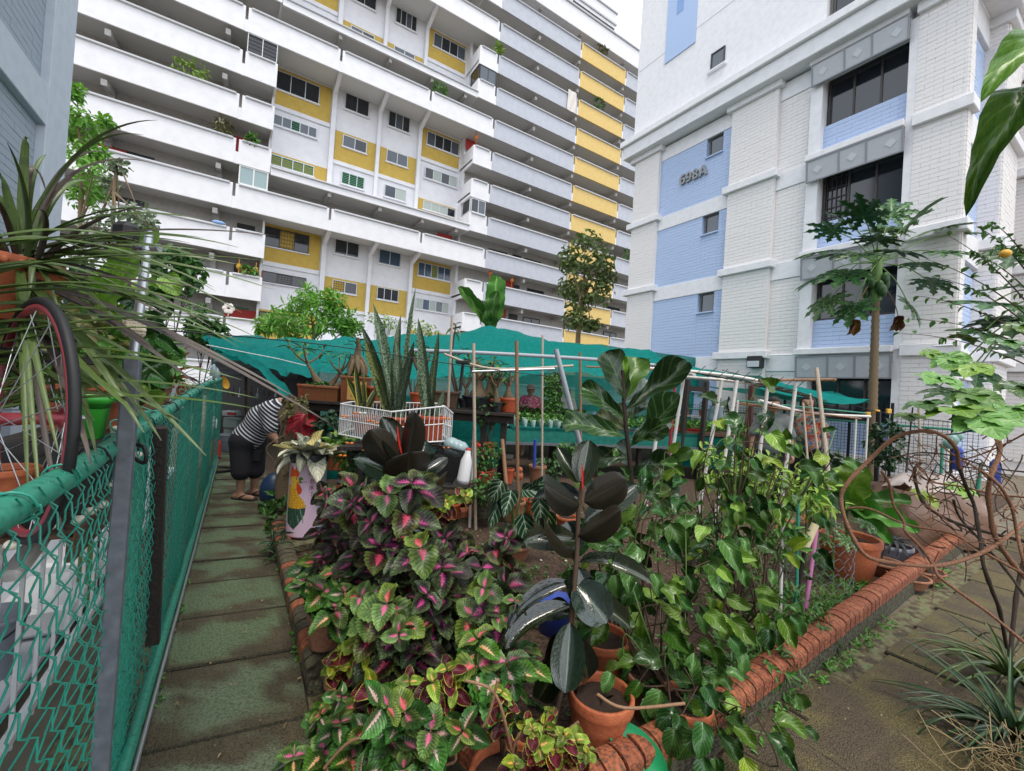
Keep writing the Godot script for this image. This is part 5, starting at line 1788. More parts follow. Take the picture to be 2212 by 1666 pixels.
func nets() -> void:
	var A := func(u: float, v: float, d: float) -> Vector3: return at(u, v, d)
	# main canopy: front eave, ridge, back
	cloth([[A.call(445, 735, 8.0), A.call(560, 790, 7.0), A.call(640, 812, 6.2), A.call(700, 800, 6.8), A.call(830, 815, 7.4), A.call(1000, 812, 7.8), A.call(1200, 805, 8.2), A.call(1400, 800, 8.6), A.call(1640, 812, 9.0), A.call(1880, 868, 8.6)],
		[A.call(438, 720, 9.0), A.call(560, 725, 9.4), A.call(650, 730, 9.6), A.call(740, 730, 9.8), A.call(860, 725, 10.0), A.call(1060, 706, 10.2), A.call(1240, 740, 10.4), A.call(1400, 755, 10.4), A.call(1480, 790, 10.2), A.call(1800, 848, 9.6)],
		[A.call(470, 790, 11.5), A.call(560, 780, 12.2), A.call(650, 775, 12.8), A.call(740, 770, 13.2), A.call(860, 770, 13.6), A.call(1060, 760, 14.0), A.call(1240, 775, 14.2), A.call(1400, 785, 14.0), A.call(1560, 805, 13.4), A.call(1800, 850, 12.6)]],
		M.net, "shade_net", "teal shade net canopy stretched over the middle of the garden to a peak", "shade net", 0.09, 0.034, 12)
	# the swag gathered down beside the shed
	cloth([[A.call(455, 740, 7.6), A.call(520, 757, 7.0), A.call(575, 785, 6.4), A.call(615, 830, 5.9), A.call(650, 880, 5.5), A.call(672, 910, 5.4)],
		[A.call(450, 745, 7.4), A.call(515, 772, 6.9), A.call(560, 795, 6.3), A.call(597, 840, 5.8), A.call(640, 893, 5.45), A.call(668, 918, 5.38)],
		[A.call(458, 748, 7.5), A.call(520, 768, 7.1), A.call(570, 795, 6.6), A.call(607, 845, 6.1), A.call(648, 893, 5.6), A.call(675, 915, 5.5)]],
		M.net, "net_swag", "gathered hem of teal net slung diagonally down to the bench corner", "shade net", 0.03, 0.012, 8)
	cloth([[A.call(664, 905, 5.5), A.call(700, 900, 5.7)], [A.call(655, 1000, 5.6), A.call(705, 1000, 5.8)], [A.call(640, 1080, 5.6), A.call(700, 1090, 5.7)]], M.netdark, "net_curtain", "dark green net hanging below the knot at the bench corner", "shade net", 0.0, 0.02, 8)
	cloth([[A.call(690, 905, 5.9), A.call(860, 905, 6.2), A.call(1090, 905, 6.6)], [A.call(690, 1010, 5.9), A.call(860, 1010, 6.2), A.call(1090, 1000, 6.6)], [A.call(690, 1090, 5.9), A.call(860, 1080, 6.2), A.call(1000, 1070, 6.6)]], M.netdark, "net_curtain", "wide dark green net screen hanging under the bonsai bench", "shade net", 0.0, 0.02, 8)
	cloth([[A.call(470, 770, 13.5), A.call(690, 765, 13.8), A.call(900, 765, 14.2), A.call(1070, 735, 14.6)], [A.call(470, 850, 13.5), A.call(690, 850, 13.8), A.call(900, 850, 14.2), A.call(1070, 850, 14.6)], [A.call(470, 930, 13.5), A.call(690, 935, 13.8), A.call(900, 935, 14.2), A.call(1070, 935, 14.6)]], M.net, "net_curtain", "long teal net wall behind the bonsai bench", "shade net", 0.0, 0.02, 6)
	cloth([[A.call(1060, 730, 14.5), A.call(1300, 745, 15.5), A.call(1560, 780, 15.0)], [A.call(1060, 830, 14.5), A.call(1300, 840, 15.5), A.call(1560, 850, 15.0)], [A.call(1060, 930, 14.5), A.call(1300, 930, 15.5), A.call(1560, 930, 15.0)]], M.net, "net_curtain", "bright teal net wall hanging at the back of the canopy", "shade net", 0.0, 0.02, 6)
	# the low awning to the right
	cloth([[A.call(1655, 815, 8.6), A.call(1770, 845, 8.4), A.call(1880, 862, 8.2)], [A.call(1640, 838, 8.3), A.call(1760, 862, 8.0), A.call(1815, 875, 8.0)], [A.call(1500, 830, 9.0), A.call(1690, 862, 8.9), A.call(1800, 868, 8.6)]], M.net, "shade_net", "narrow green net awning sagging beside the papaya trunk", "shade net", 0.05, 0.012, 8)
	for q in [[[455, 725, 8.5], [470, 960, 8.5], "white pole at the left end of the net canopy"], [[1060, 706, 10.2], [1062, 940, 10.2], "tall pole holding up the peak of the net"], [[1480, 790, 10.1], [1480, 1000, 10.1], "post under the right shoulder of the net"]]:
		var b := MB.new()
		b.tube([at(q[0][0], q[0][1], q[0][2]), foot(at(q[1][0], q[1][1], q[1][2]))], 0.022, 8)
		solo("net_pole", b, M.galv, q[2], "pole")
	var b := MB.new()
	b.tube(smooth_path([at(305, 700, 1.45), at(345, 712, 1.8), at(700, 745, 3.0), at(1000, 790, 3.4), at(1200, 815, 4.0)], 5), 0.0035, 5)
	solo("stay_wire", b, M.cable, "thin wire stay running from the steel mast across the garden", "wire")
	b = MB.new()
	b.tube([at(445, 745, 5.5), at(600, 775, 6.2), at(660, 790, 6.4)], 0.006, 5)
	solo("rope", b, M.wirewhite, "white cord pulling the teal net back towards the fence", "rope")


func shed() -> void:
	var o := thing("tool_shed", "dark open fronted tool shed with shelves of clutter at the end of the path", "shed", on_y(560, 975))
	var D := 8.6
	var P := func(u: float, v: float, e: float) -> Vector3: return at(u, v, D + e)
	var b := MB.new()
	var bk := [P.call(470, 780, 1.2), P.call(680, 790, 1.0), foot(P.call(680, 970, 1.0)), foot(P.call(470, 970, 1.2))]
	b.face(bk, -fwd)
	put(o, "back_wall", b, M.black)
	b = MB.new()
	b.face([P.call(462, 795, -0.6), P.call(690, 797, -0.8), P.call(690, 775, 1.2), P.call(462, 780, 1.3)], Vector3.UP)
	put(o, "roof_sheet", b, M.timber)
	b = MB.new()
	b.bar(P.call(476, 803, -0.5), P.call(650, 806, -0.6), 0.06, 0.09)
	b.bar(P.call(476, 810, -0.3), P.call(640, 815, -0.4), 0.04, 0.05)
	put(o, "beam", b, M.galv)
	for k in 3:
		b = MB.new()
		b.bar(P.call(482, 900 + 27 * k, 0.2), P.call(610, 903 + 27 * k, 0.2), 0.35, 0.025)
		put(o, "shelf", b, M.timberbrown)
	for u: float in [476.0, 531.0, 610.0]:
		b = MB.new()
		b.bar(P.call(u, 810, 0.0), foot(P.call(u, 960, 0.0)), 0.05, 0.05, 0.0, Vector3.BACK)
		put(o, "post", b, M.timberbrown)
	# drawers, boxes, bottles and hanging tools
	for k in 3:
		b = MB.new()
		b.box(P.call(507, 912 + 26 * k, 0.0), Vector3(0.27, 0.2, 0.3), ori(fwd), 0.01)
		b.box(P.call(507, 905 + 26 * k, -0.16), Vector3(0.24, 0.02, 0.02), ori(fwd))
		put(o, "drawer", b, M.greydrawer)
	for q in [[500, 893, 0.26, 0.1, "wirewhite", "white tray with red lettered boxes on the shed shelf"], [555, 890, 0.2, 0.16, "greydrawer", "grey box on the upper shed shelf"], [575, 912, 0.22, 0.16, "blackpot", "black crate on the middle shed shelf"], [548, 915, 0.2, 0.13, "greyplast", "pale grey box on the middle shed shelf"], [545, 942, 0.25, 0.12, "blackpot", "black box on the lowest shed shelf"], [582, 885, 0.12, 0.2, "cable", "black canister on the upper shed shelf"]]:
		b = MB.new()
		b.box(P.call(q[0], q[1], 0.15), Vector3(q[2], q[3], 0.22), ori(fwd), 0.012)
		solo("storage_box", b, M[q[4]], q[5], "box")
	b = MB.new()
	b.box(P.call(500, 894, 0.02), Vector3(0.16, 0.05, 0.03), ori(fwd))
	solo("small_box", b, M.red, "small red box lying in the white tray", "box")
	for k in 9:
		b = MB.new()
		var c: Vector3 = P.call(492 + 13 * k, 832 + 3 * (k % 3), 0.3)
		b.tube([c, c - Vector3(0, 0.12 + 0.04 * (k % 2), 0)], 0.008, 5)
		b.box(c - Vector3(0, 0.16, 0), Vector3(0.05, 0.07, 0.02), ori(fwd + rv(0.3)), 0.006)
		solo("hand_tool", b, [M.galv, M.timberbrown, M.coping][k % 3], ["first", "second", "third", "fourth", "fifth", "sixth", "seventh", "eighth", "last"][k] + " small hand tool from the left, hanging under the shed beam", "hand tool", "tools hanging in the shed")
	bucket(foot(at(486, 982, 7.6)), 0.16, 0.3, M.greyplast, "grey bucket with a black handle on the path in front of the shed")
	# red extinguisher-like bottle and hose
	var p := foot(at(466, 988, 6.9))
	b = MB.new()
	b.lathe([Vector2(0.001, 0), Vector2(0.062, 0), Vector2(0.066, 0.02), Vector2(0.066, 0.24), Vector2(0.05, 0.29), Vector2(0.018, 0.31), Vector2(0.018, 0.34), Vector2(0.001, 0.345)], 18, Transform3D(Basis(), p))
	solo("red_cylinder", b, M.red, "red cylinder standing on the path beside the fence", "gas bottle")
	b = MB.new()
	var q := []
	for k in 30: q.append(foot(at(470, 1012, 6.0), 0.02 + 0.012 * (k / 12)) + Vector3(cos(k * 0.55) * (0.16 + 0.002 * k), 0, sin(k * 0.55) * 0.2))
	q.append(foot(at(450, 1020, 5.5), 0.03)); q.append(foot(at(430, 1060, 5.0), 0.03))
	b.tube(smooth_path(q, 3), 0.009, 6)
	solo("garden_hose", b, M.cable, "black garden hose coiled on the path", "hose")
	# bottles and a yellow scoop hung on the fence post by the shed
	for e in [[461, 800, 7.0, 0.05, 0.2, "frost", "white jerrycan hung highest on the post beside the shed"], [469, 808, 7.0, 0.045, 0.16, "frost", "small white bottle hung beside the jerrycan"], [457, 885, 5.6, 0.04, 0.2, "glassbottle", "clear green bottle hung upside down on the fence"], [462, 912, 5.6, 0.035, 0.15, "wirewhite", "white spray bottle hung on the fence"], [453, 935, 5.4, 0.035, 0.16, "glassbottle", "clear bottle lowest on the fence post"]]:
		b = MB.new()
		var c := at(e[0], e[1], e[2])
		var r: float = e[3]
		var h: float = e[4]
		b.lathe([Vector2(0.001, -h / 2), Vector2(r, -h / 2), Vector2(r, h * 0.2), Vector2(r * 0.35, h * 0.4), Vector2(r * 0.35, h / 2), Vector2(0.001, h / 2)], 14, Transform3D(Basis(), c))
		solo("bottle", b, M[e[5]], e[6], "bottle")
	b = MB.new()
	b.lathe([Vector2(0.02, -0.09), Vector2(0.05, -0.05), Vector2(0.1, 0.06), Vector2(0.11, 0.09)], 16, Transform3D(ori(rgt + Vector3(0, 0.3, 0)) * Basis(Vector3.RIGHT, PI / 2), at(475, 830, 7.2)))
	solo("yellow_funnel", b, M.gold, "yellow plastic funnel hung below the bottles", "funnel")
	# upright stones with dried growth beside the man
	var st := thing("rockery_stump", "mossy stump with peeling bark and dry roots in front of the man", "stump", foot(at(622, 1040, 4.5)))
	b = MB.new()
	var base := foot(at(628, 1060, 4.5))
	var tp := at(636, 868, 4.5)
	var sp := []
	var sr := []
	for k in 9:
		sp.append(base.lerp(tp, k / 8.0) + rv(0.025)); sr.append(0.13 + rf(-0.04, 0.03))
	b.tube(sp, sr, 10)
	put(st, "trunk", b, M.bark)
	var xs := bush_leaves(tp + Vector3(0.02, -0.1, 0.08), Vector3(0.14, 0.2, 0.12), 160, 0.045, 0.5)
	stuff(st, "moss", LM.small[1], M.g5, xs)
	for k in 14:
		b = MB.new()
		var s := at(rf(600, 650), rf(880, 960), 4.4)
		b.tube(smooth_path([s, s + Vector3(rf(-0.08, 0.08), -0.12, rf(-0.05, 0.1)), s + Vector3(rf(-0.15, 0.12), -0.28, rf(-0.05, 0.1)), s + Vector3(rf(-0.15, 0.15), rf(-0.5, -0.35), rf(0, 0.1))], 4), 0.006, 5)
		put(st, "root", b, M.bark if k % 2 else M.stembrown)
	b = MB.new()
	b.ball(foot(at(595, 1010, 4.6), 0.16), Vector3(0.14, 0.2, 0.12), 14)
	solo("blue_bag", b, M.bluebag, "dark blue plastic bag on the ground behind the man's legs", "bag")


func bench() -> void:
	var d := 4.9
	var o := thing("bonsai_bench", "long black timber bench carrying bonsai pots and desert roses", "bench", foot(at(880, 1080, d)))
	var L := at(668, 858, d + 0.05)
	var Rr := at(1112, 875, d - 0.05)
	var y := 1.13
	L.y = y; Rr.y = y
	for k in 3:
		var b := MB.new()
		var off := Vector3(fwd.x, 0, fwd.z) * (0.17 * k)
		b.bar(L + off, Rr + off, 0.16, 0.035, 0.004)
		put(o, "plank", b, M.timber)
	var b2 := MB.new()
	b2.bar(L - Vector3(0, 0.06, 0), Rr - Vector3(0, 0.06, 0), 0.04, 0.09, 0.004)
	put(o, "front_rail", b2, M.timber)
	for q: float in [0.03, 0.12, 0.86, 0.955]:
		var b := MB.new()
		var p := L.lerp(Rr, q) + Vector3(fwd.x, 0, fwd.z) * (0.05 if q != 0.12 else 0.4)
		b.box(Vector3(p.x, y * 0.5 - 0.02, p.z), Vector3(0.07, y - 0.05, 0.07), ori(Rr - L), 0.005)
		put(o, "leg", b, M.timberbrown if q == 0.12 else M.timber)
	b2 = MB.new()
	b2.bar(at(718, 880, d + 0.1), at(860, 965, d + 0.15), 0.05, 0.13)
	put(o, "brace", b2, M.timber)
	b2 = MB.new()
	b2.bar(at(905, 895, d + 0.1), at(1075, 890, d), 0.05, 0.12)
	put(o, "apron", b2, M.timber)
	y += 0.018
	# bonsai and desert roses on the bench, left to right: u, width px, kind
	var B := func(u: float, e := 0.1) -> Vector3:
		var p := at(u, 858 + (u - 668) * 0.04, d + e)
		return Vector3(p.x, y, p.z)
	var px := d / FOC
	trough(B.call(650.0, 0.3), B.call(676.0, 0.3), 0.2, 0.17, M.terracotta, "small square terracotta pot at the left end of the bench")
	trough(B.call(664.0), B.call(738.0), 0.26, 0.17, M.bonsaipot, "oblong brown bonsai pot with twin trees on the bench")
	var tall := trough(B.call(742.0), B.call(792.0), 0.26, 0.3, M.bonsaipot, "tall square pot with yellow painted panels on the bench")
	var pb := MB.new()
	var c: Vector3 = B.call(767.0, -0.05)
	for k in 2:
		pb = MB.new()
		pb.box(c + Vector3(rgt.x, 0, rgt.z) * (0.02 if k == 0 else 0.02) + Vector3(0, 0.14, 0) - Vector3(fwd.x, 0, fwd.z) * (0.025 if k == 0 else 0.03), Vector3(0.21 - 0.001 * k, 0.21, 0.012) if k == 0 else Vector3(0.12, 0.14, 0.006), ori(Vector3(fwd.x, 0, fwd.z)))
		put(tall, "panel", pb, M.panelgold if k == 0 else M.panelprint)
	pot(B.call(820.0), 0.15, 0.2, M.terracotta, "terracotta pot behind the snake plant leaves on the bench")
	trough(B.call(940.0), B.call(990.0), 0.25, 0.2, M.timberbrown, "dark glazed oblong pot with a knotty desert rose")
	var greens := [M.g1, M.g2]
	var roses := [[1007, 0.1, 0.13, "blackpot", 0.34, "pale swollen desert rose in the leftmost round black pot"], [1032, 0.2, 0.17, "blackpot", 0.5, "branching desert rose in the second black pot"], [1055, 0.11, 0.17, "blackpot", 0.55, "bottle trunked desert rose in the ribbed black pot"], [1066, 0.12, 0.15, "plasticpot", 0.4, "desert rose in the red plastic pot behind the black pots"], [1072, 0.08, 0.12, "blackpot", 0.42, "small desert rose in the front black pot"], [1098, 0.13, 0.17, "plasticpot", 0.38, "desert rose with a round leaf in the red end pot"], [905, 0.12, 0.16, "plasticpot", 0.6, "tall thin desert rose behind the snake plant"]]
	for r in roses:
		var p: Vector3 = B.call(float(r[0]), 0.02 if r[0] == 1072 else 0.14)
		var t := thing("desert_rose", r[5], "potted plant", p)
		pot(p, r[1] * 0.95, r[2], M[r[3]], "", "", "", true, 0.08, t)
		caudex(t, p + Vector3(0, r[2] * 0.86, 0), r[4], r[1] * 0.42)
	var f := thing("twin_bonsai", "leaning twin trunk bonsai with pale green leaves in the oblong pot", "bonsai", B.call(700.0) + Vector3(0, 0.15, 0))
	for q in [[690, 0.62, -0.14], [712, 0.42, 0.1], [725, 0.3, 0.14]]:
		caudex(f, B.call(float(q[0])) + Vector3(0, 0.16, 0), q[1], 0.035, q[2])
	var g := thing("ginseng_bonsai", "bonsai with fat twisted aerial roots in the tall panelled pot", "bonsai", B.call(767.0) + Vector3(0, 0.28, 0))
	var gb := MB.new()
	var top: Vector3 = B.call(765.0) + Vector3(0, 0.54, 0)
	for k in 7:
		var a := TAU * k / 7.0
		var ft: Vector3 = B.call(767.0) + Vector3(cos(a) * 0.1, 0.29, sin(a) * 0.08)
		gb.tube(bez(ft, ft.lerp(top, 0.5) + Vector3(cos(a) * 0.05, 0.03, sin(a) * 0.05) + rv(0.03), top + Vector3(cos(a), -2.0 * (k % 2), sin(a)) * 0.025, 8), [0.01, 0.018, 0.026, 0.03, 0.03, 0.026, 0.03, 0.03, 0.026], 8)
	gb.tube([top, top + Vector3(0.01, 0.12, 0), top + Vector3(-0.01, 0.22, 0)], [0.045, 0.03, 0.02], 8)
	put(g, "trunk", gb, M.bark)
	rosette(g, top + Vector3(-0.02, 0.3, 0), Vector3(0.1, 1, 0), 6, 0.16, "lance", [M.g2, M.g1], 0.12, 0.1)
	rosette(g, top + Vector3(0.08, 0.22, 0), Vector3(0.6, 1, 0), 5, 0.13, "lance", [M.g2, M.g1], 0.12, 0.1)
	var mo := bush_leaves(B.call(767.0) + Vector3(0, 0.3, 0), Vector3(0.12, 0.03, 0.11), 90, 0.05, 0.4)
	stuff(g, "moss", LM.small[1], M.g1, mo)
	mo = bush_leaves(B.call(700.0) + Vector3(0, 0.17, 0), Vector3(0.2, 0.03, 0.1), 130, 0.045, 0.4)
	stuff(f, "moss", LM.small[1], M.g1, mo)
	for q in [[985, 690, 990, 800, "long thin desert rose stem with a tuft of leaves above the bench"], [1003, 745, 985, 800, "second thin desert rose stem bending over the bench"], [905, 735, 897, 830, "thin stem with a yellow green bud above the snake plant"]]:
		var t := thing("tall_seedling", q[4], "potted plant", at(q[2], q[3] + 50, d + 0.2))
		var tip := at(q[0], q[1] + 10, d + 0.2)
		stem(t, [at(q[2], q[3] + 50, d + 0.2), at(q[2] - 14, q[3] - 20, d + 0.2), tip], 0.014, 0.008, M.stembrown)
		rosette(t, tip, Vector3(0.3, 1, 0), 4, 0.14, "lance", greens, 0.14, -0.2)
	# things under and before the bench
	var lg := MB.new()
	lg.tube([foot(at(990, 1120, 4.6), 0.2), foot(at(1110, 1105, 4.5), 0.2)], [0.085, 0.08], 12)
	solo("log", lg, M.timberbrown, "thick weathered log lying in front of the bench legs", "log")


func caudex(o: Node3D, base: Vector3, h: float, r: float, lean := 0.0) -> void:
	# swollen trunk, forked branches, leaf tufts
	var b := MB.new()
	var top := base + Vector3(rgt.x, 0, rgt.z) * lean + Vector3(rf(-0.03, 0.03), h * 0.42, rf(-0.02, 0.02))
	b.tube(bez(base, base.lerp(top, 0.5) + rv(0.02), top, 6), [r * 1.1, r * 1.25, r * 1.1, r * 0.8, r * 0.6, r * 0.5, r * 0.45], 10)
	var n := 4
	var tips := []
	for k in n:
		var a := TAU * k / n + rf(-0.4, 0.4)
		var tip := top + Vector3(cos(a) * h * rf(0.2, 0.42), h * rf(0.3, 0.58), sin(a) * h * 0.25)
		b.tube(bez(top, top.lerp(tip, 0.5) + Vector3(cos(a), -0.2, sin(a)) * h * 0.1, tip, 6), lerp_arr(r * 0.4, r * 0.16, 7), 6)
		tips.append(tip)
	put(o, "trunk", b, M.bark)
	for t in tips: rosette(o, t, Vector3(rf(-0.4, 0.4), 1, rf(-0.3, 0.3)), 3, h * rf(0.2, 0.28), "lance", [M.g2, M.g1, M.g2], 0.18, 0.1)


func basket() -> void:
	# white wire basket with the snake plants
	var d := 3.3
	var o := thing("wire_basket", "white wire basket holding pots of snake plants", "basket", foot(at(860, 960, d)))
	var c := [at(736, 873, d + 0.25), at(845, 890, d - 0.1), at(960, 878, d - 0.02), at(978, 893, d + 0.15), at(950, 872, d + 0.5), at(760, 868, d + 0.6)]
	var dn := [0.2, 0.22, 0.24, 0.22, 0.22, 0.22]
	var bot := []
	for i in 6: bot.append(c[i] - Vector3(0, [0.25, 0.24, 0.27, 0.22, 0.25, 0.25][i], 0))
	for lvl in 3:
		var b := MB.new()
		for i in 6:
			var j := (i + 1) % 6
			b.tube([c[i].lerp(bot[i], lvl * 0.5), c[j].lerp(bot[j], lvl * 0.5)], 0.007 if lvl != 1 else 0.0045, 6)
		put(o, "rail", b, M.wirewhite)
	for i in 6:
		var j := (i + 1) % 6
		var n := int(c[i].distance_to(c[j]) / (0.022 if i == 0 else 0.034))
		for k in n:
			var t := float(k) / n
			var b := MB.new()
			b.tube([c[i].lerp(c[j], t), bot[i].lerp(bot[j], t)], 0.0032, 5)
			put(o, "wire", b, M.wirewhite)
	# base grid and a stand under it
	var b2 := MB.new()
	for k in 9: b2.tube([bot[0].lerp(bot[3], k / 8.0), bot[5].lerp(bot[4], k / 8.0)], 0.004, 4)
	put(o, "floor_grid", b2, M.wirewhite)
	var st := thing("stand", "dark timber stand under the white wire basket", "stand", foot(at(860, 1010, d + 0.2)))
	for q in [[760, d + 0.45], [950, d + 0.35], [850, d + 0.0], [780, d + 0.1]]:
		var t := at(q[0], 958, q[1])
		var b := MB.new()
		b.box(Vector3(t.x, t.y * 0.5 - 0.03, t.z), Vector3(0.05, t.y - 0.06, 0.05), Basis(), 0.004)
		put(st, "leg", b, M.timber)
	var b3 := MB.new()
	b3.bar(at(752, 962, d + 0.2), at(960, 958, d + 0.2), 0.45, 0.03)
	put(st, "top", b3, M.timber)
	# pots in the basket
	var y := at(860, 950, d + 0.2).y + 0.02
	var S := func(u: float, e: float) -> Vector3:
		var p := at(u, 930, d + e)
		return Vector3(p.x, y, p.z)
	pot(S.call(930.0, 0.12), 0.12, 0.2, M.plasticpot, "bright terracotta pot seen through the right end of the wire basket")
	pot(S.call(862.0, 0.2), 0.13, 0.17, M.plasticpot, "wide terracotta bowl in the middle of the wire basket")
	pot(S.call(790.0, 0.3), 0.12, 0.16, M.terracotta, "terracotta pot at the left end of the wire basket")
	# snake plants: [u, tip u, tip v, half width, depth offset]
	var grp := [["tall dark snake plant with the longest upright blades in the basket", 862.0, 0.2, [[784, 700, 0.033], [815, 660, 0.035], [845, 680, 0.04], [858, 735, 0.038], [888, 625, 0.026], [897, 740, 0.03], [832, 745, 0.036], [800, 738, 0.034], [870, 770, 0.042], [842, 772, 0.04], [808, 830, 0.03]], "snake", 0.96],
		["slender snake plant at the right end of the basket", 928.0, 0.12, [[912, 697, 0.03], [950, 722, 0.022], [893, 735, 0.034], [938, 770, 0.024], [905, 790, 0.028], [952, 838, 0.02]], "snake", 0.93],
		["small snake plant with yellow edged blades at the left of the basket", 790.0, 0.3, [[765, 790, 0.024], [778, 815, 0.022], [790, 862, 0.022], [822, 850, 0.02], [812, 835, 0.024], [840, 866, 0.02], [770, 850, 0.022], [752, 815, 0.026]], "snakegold", 0.9]]
	for q in grp:
		var p: Vector3 = S.call(q[1], q[2]) + Vector3(0, 0.12, 0)
		var t := thing("snake_plant", q[0], "snake plant", p)
		for e in q[3]:
			var tip := at(e[0], e[1], d + q[2] + rf(-0.08, 0.08))
			var base := p + Vector3(rf(-0.05, 0.05), 0, rf(-0.05, 0.05)) + (tip - p).slide(Vector3.UP) * 0.12
			var fc := (EYE - base).normalized() + rv(0.5)
			leaf(t, "blade", pick(LM.sword), M[q[4]], base, tip - base, fc, e[2] * 1.15, (tip - base).length() * 1.03)
	# mesh bin, bottle, tray and cord
	var mb := thing("mesh_basket", "black mesh bicycle basket tilted beside the white bottle", "basket", at(965, 1000, 3.1))
	var m0 := [at(948, 962, 3.1), at(1012, 978, 3.1), at(975, 1046, 3.1), at(915, 1040, 3.1)]
	var bk := Vector3(fwd.x, 0, fwd.z) * 0.2
	var bb := MB.new()
	for i in 4: bb.tube([m0[i], m0[(i + 1) % 4]], 0.006, 6); bb.tube([m0[i] + bk, m0[(i + 1) % 4] + bk], 0.006, 6); bb.tube([m0[i], m0[i] + bk], 0.006, 6)
	put(mb, "frame", bb, M.cable)
	bb = MB.new()
	for k in 26:
		var t := k / 26.0
		bb.tube([m0[0].lerp(m0[1], t), m0[3].lerp(m0[2], t)], 0.002, 4)
		bb.tube([m0[0].lerp(m0[3], t), m0[1].lerp(m0[2], t)], 0.002, 4)
	put(mb, "mesh", bb, M.cable)
	bb = MB.new()
	bb.face([m0[3] + bk, m0[2] + bk, m0[2], m0[3]], Vector3.UP); bb.face([m0[0] + bk, m0[1] + bk, m0[2] + bk, m0[3] + bk], -fwd)
	put(mb, "liner", bb, M.black)
	bb = MB.new()
	for k in 5: bb.ball(at(975 + 10 * (k % 3), 960 + 4 * k, 3.22), Vector3(0.06, 0.05, 0.06) * rf(0.7, 1.1), 8)
	solo("plastic_wrap", bb, M.frost, "crumpled clear plastic wrap stuffed in the mesh basket", "plastic bag")
	bb = MB.new()
	var bo := at(1006, 1005, 3.0)
	bb.lathe([Vector2(0.001, -0.13), Vector2(0.042, -0.13), Vector2(0.045, -0.1), Vector2(0.04, 0.03), Vector2(0.022, 0.08), Vector2(0.018, 0.11)], 16, Transform3D(Basis(Vector3.BACK, -0.12), bo))
	var bot2 := solo("spray_bottle", bb, M.wirewhite, "white plastic bottle with a red collar tied to the bamboo pole", "bottle")
	bb = MB.new()
	bb.lathe([Vector2(0.019, 0.105), Vector2(0.02, 0.105), Vector2(0.02, 0.12), Vector2(0.001, 0.122)], 14, Transform3D(Basis(Vector3.BACK, -0.12), bo))
	put(bot2, "collar", bb, M.red)
	bb = MB.new()
	for k in 14: bb.tube(smooth_path([at(735 + 17 * k, 962 + 5 * sin(k * 1.7), 3.25), at(744 + 17 * k, 972 + 4 * cos(k), 3.22), at(752 + 17 * k, 962 + 5 * sin(k * 1.7 + 1.7), 3.25)], 3), 0.003, 4)
	var gl := solo("garland", bb, M.cable, "dark cord with small orange bows draped round the wire basket", "garland")
	for q in [[745, 900], [772, 893], [783, 893], [800, 910], [820, 915], [900, 905], [965, 905], [755, 958], [790, 975], [880, 985], [930, 990], [965, 968], [740, 985], [850, 980], [900, 1000]]:
		bb = MB.new()
		var p := at(q[0], q[1], 3.1)
		for s: float in [-1.0, 1.0]: bb.ball(p + Vector3(rgt.x, 0.1 * s, rgt.z) * 0.016 * s, Vector3(0.015, 0.008, 0.006), 6)
		put(gl, "bow", bb, M.orange if q[0] % 3 else M.white)


func cylinder_pot() -> void:
	var p := foot(at(655, 1178, 3.55), 0.11)
	var o := thing("painted_planter", "tall pink cylinder planter painted with a cockerel and Chinese writing", "planter", p)
	var r := 0.143
	var h := 0.61
	var b := MB.new()
	var seg := 48
	# the printed face is turned to the path
	var te := (EYE - p).slide(Vector3.UP).normalized()
	var a0 := atan2(te.z, -te.x)
	b.lathe([Vector2(0.001, 0), Vector2(r * 0.96, 0), Vector2(r * 0.97, 0.01)], seg, Transform3D(Basis(), p))
	put(o, "foot", b, M.pinkplain)
	b = MB.new()
	b.lathe([Vector2(r * 0.97, 0.01), Vector2(r, h * 0.5), Vector2(r, h - 0.01)], seg, Transform3D(Basis(Vector3.UP, a0), p))
	var sh := put(o, "shell", b, M.cockerel)
	b = MB.new()
	b.lathe([Vector2(r * 0.98, h - 0.012), Vector2(r * 1.03, h - 0.01), Vector2(r * 1.03, h + 0.055), Vector2(r * 0.9, h + 0.055), Vector2(r * 0.88, h), Vector2(0.001, h)], seg, Transform3D(Basis(), p))
	put(o, "inner_pot", b, M.blackpot)
	b = MB.new()
	b.box(p - Vector3(0, 0.06, 0), Vector3(0.4, 0.09, 0.34), Basis(Vector3.UP, 0.2), 0.02)
	solo("paving_block", b, M.moss2, "mossy block under the painted cylinder planter", "block")
	# cream variegated plant in it
	var t := thing("aglaonema", "cream and green variegated plant in the painted cylinder", "potted plant", p + Vector3(0, h, 0))
	var c := p + Vector3(0, h + 0.03, 0)
	for k in 34:
		var a := k * 2.4
		var q := sqrt((k + 0.5) / 34.0)
		var el := lerpf(1.25, 0.05, q) + rf(-0.15, 0.15)
		var dir := Vector3(cos(a) * cos(el), sin(el), sin(a) * cos(el))
		var ln := lerpf(0.16, 0.27, q) * rf(0.85, 1.1)
		leaf(t, "leaf", pick(LM.heart), M.agla, c + dir * 0.05, dir, Vector3.UP + dir * 0.2, ln * 0.33, ln)


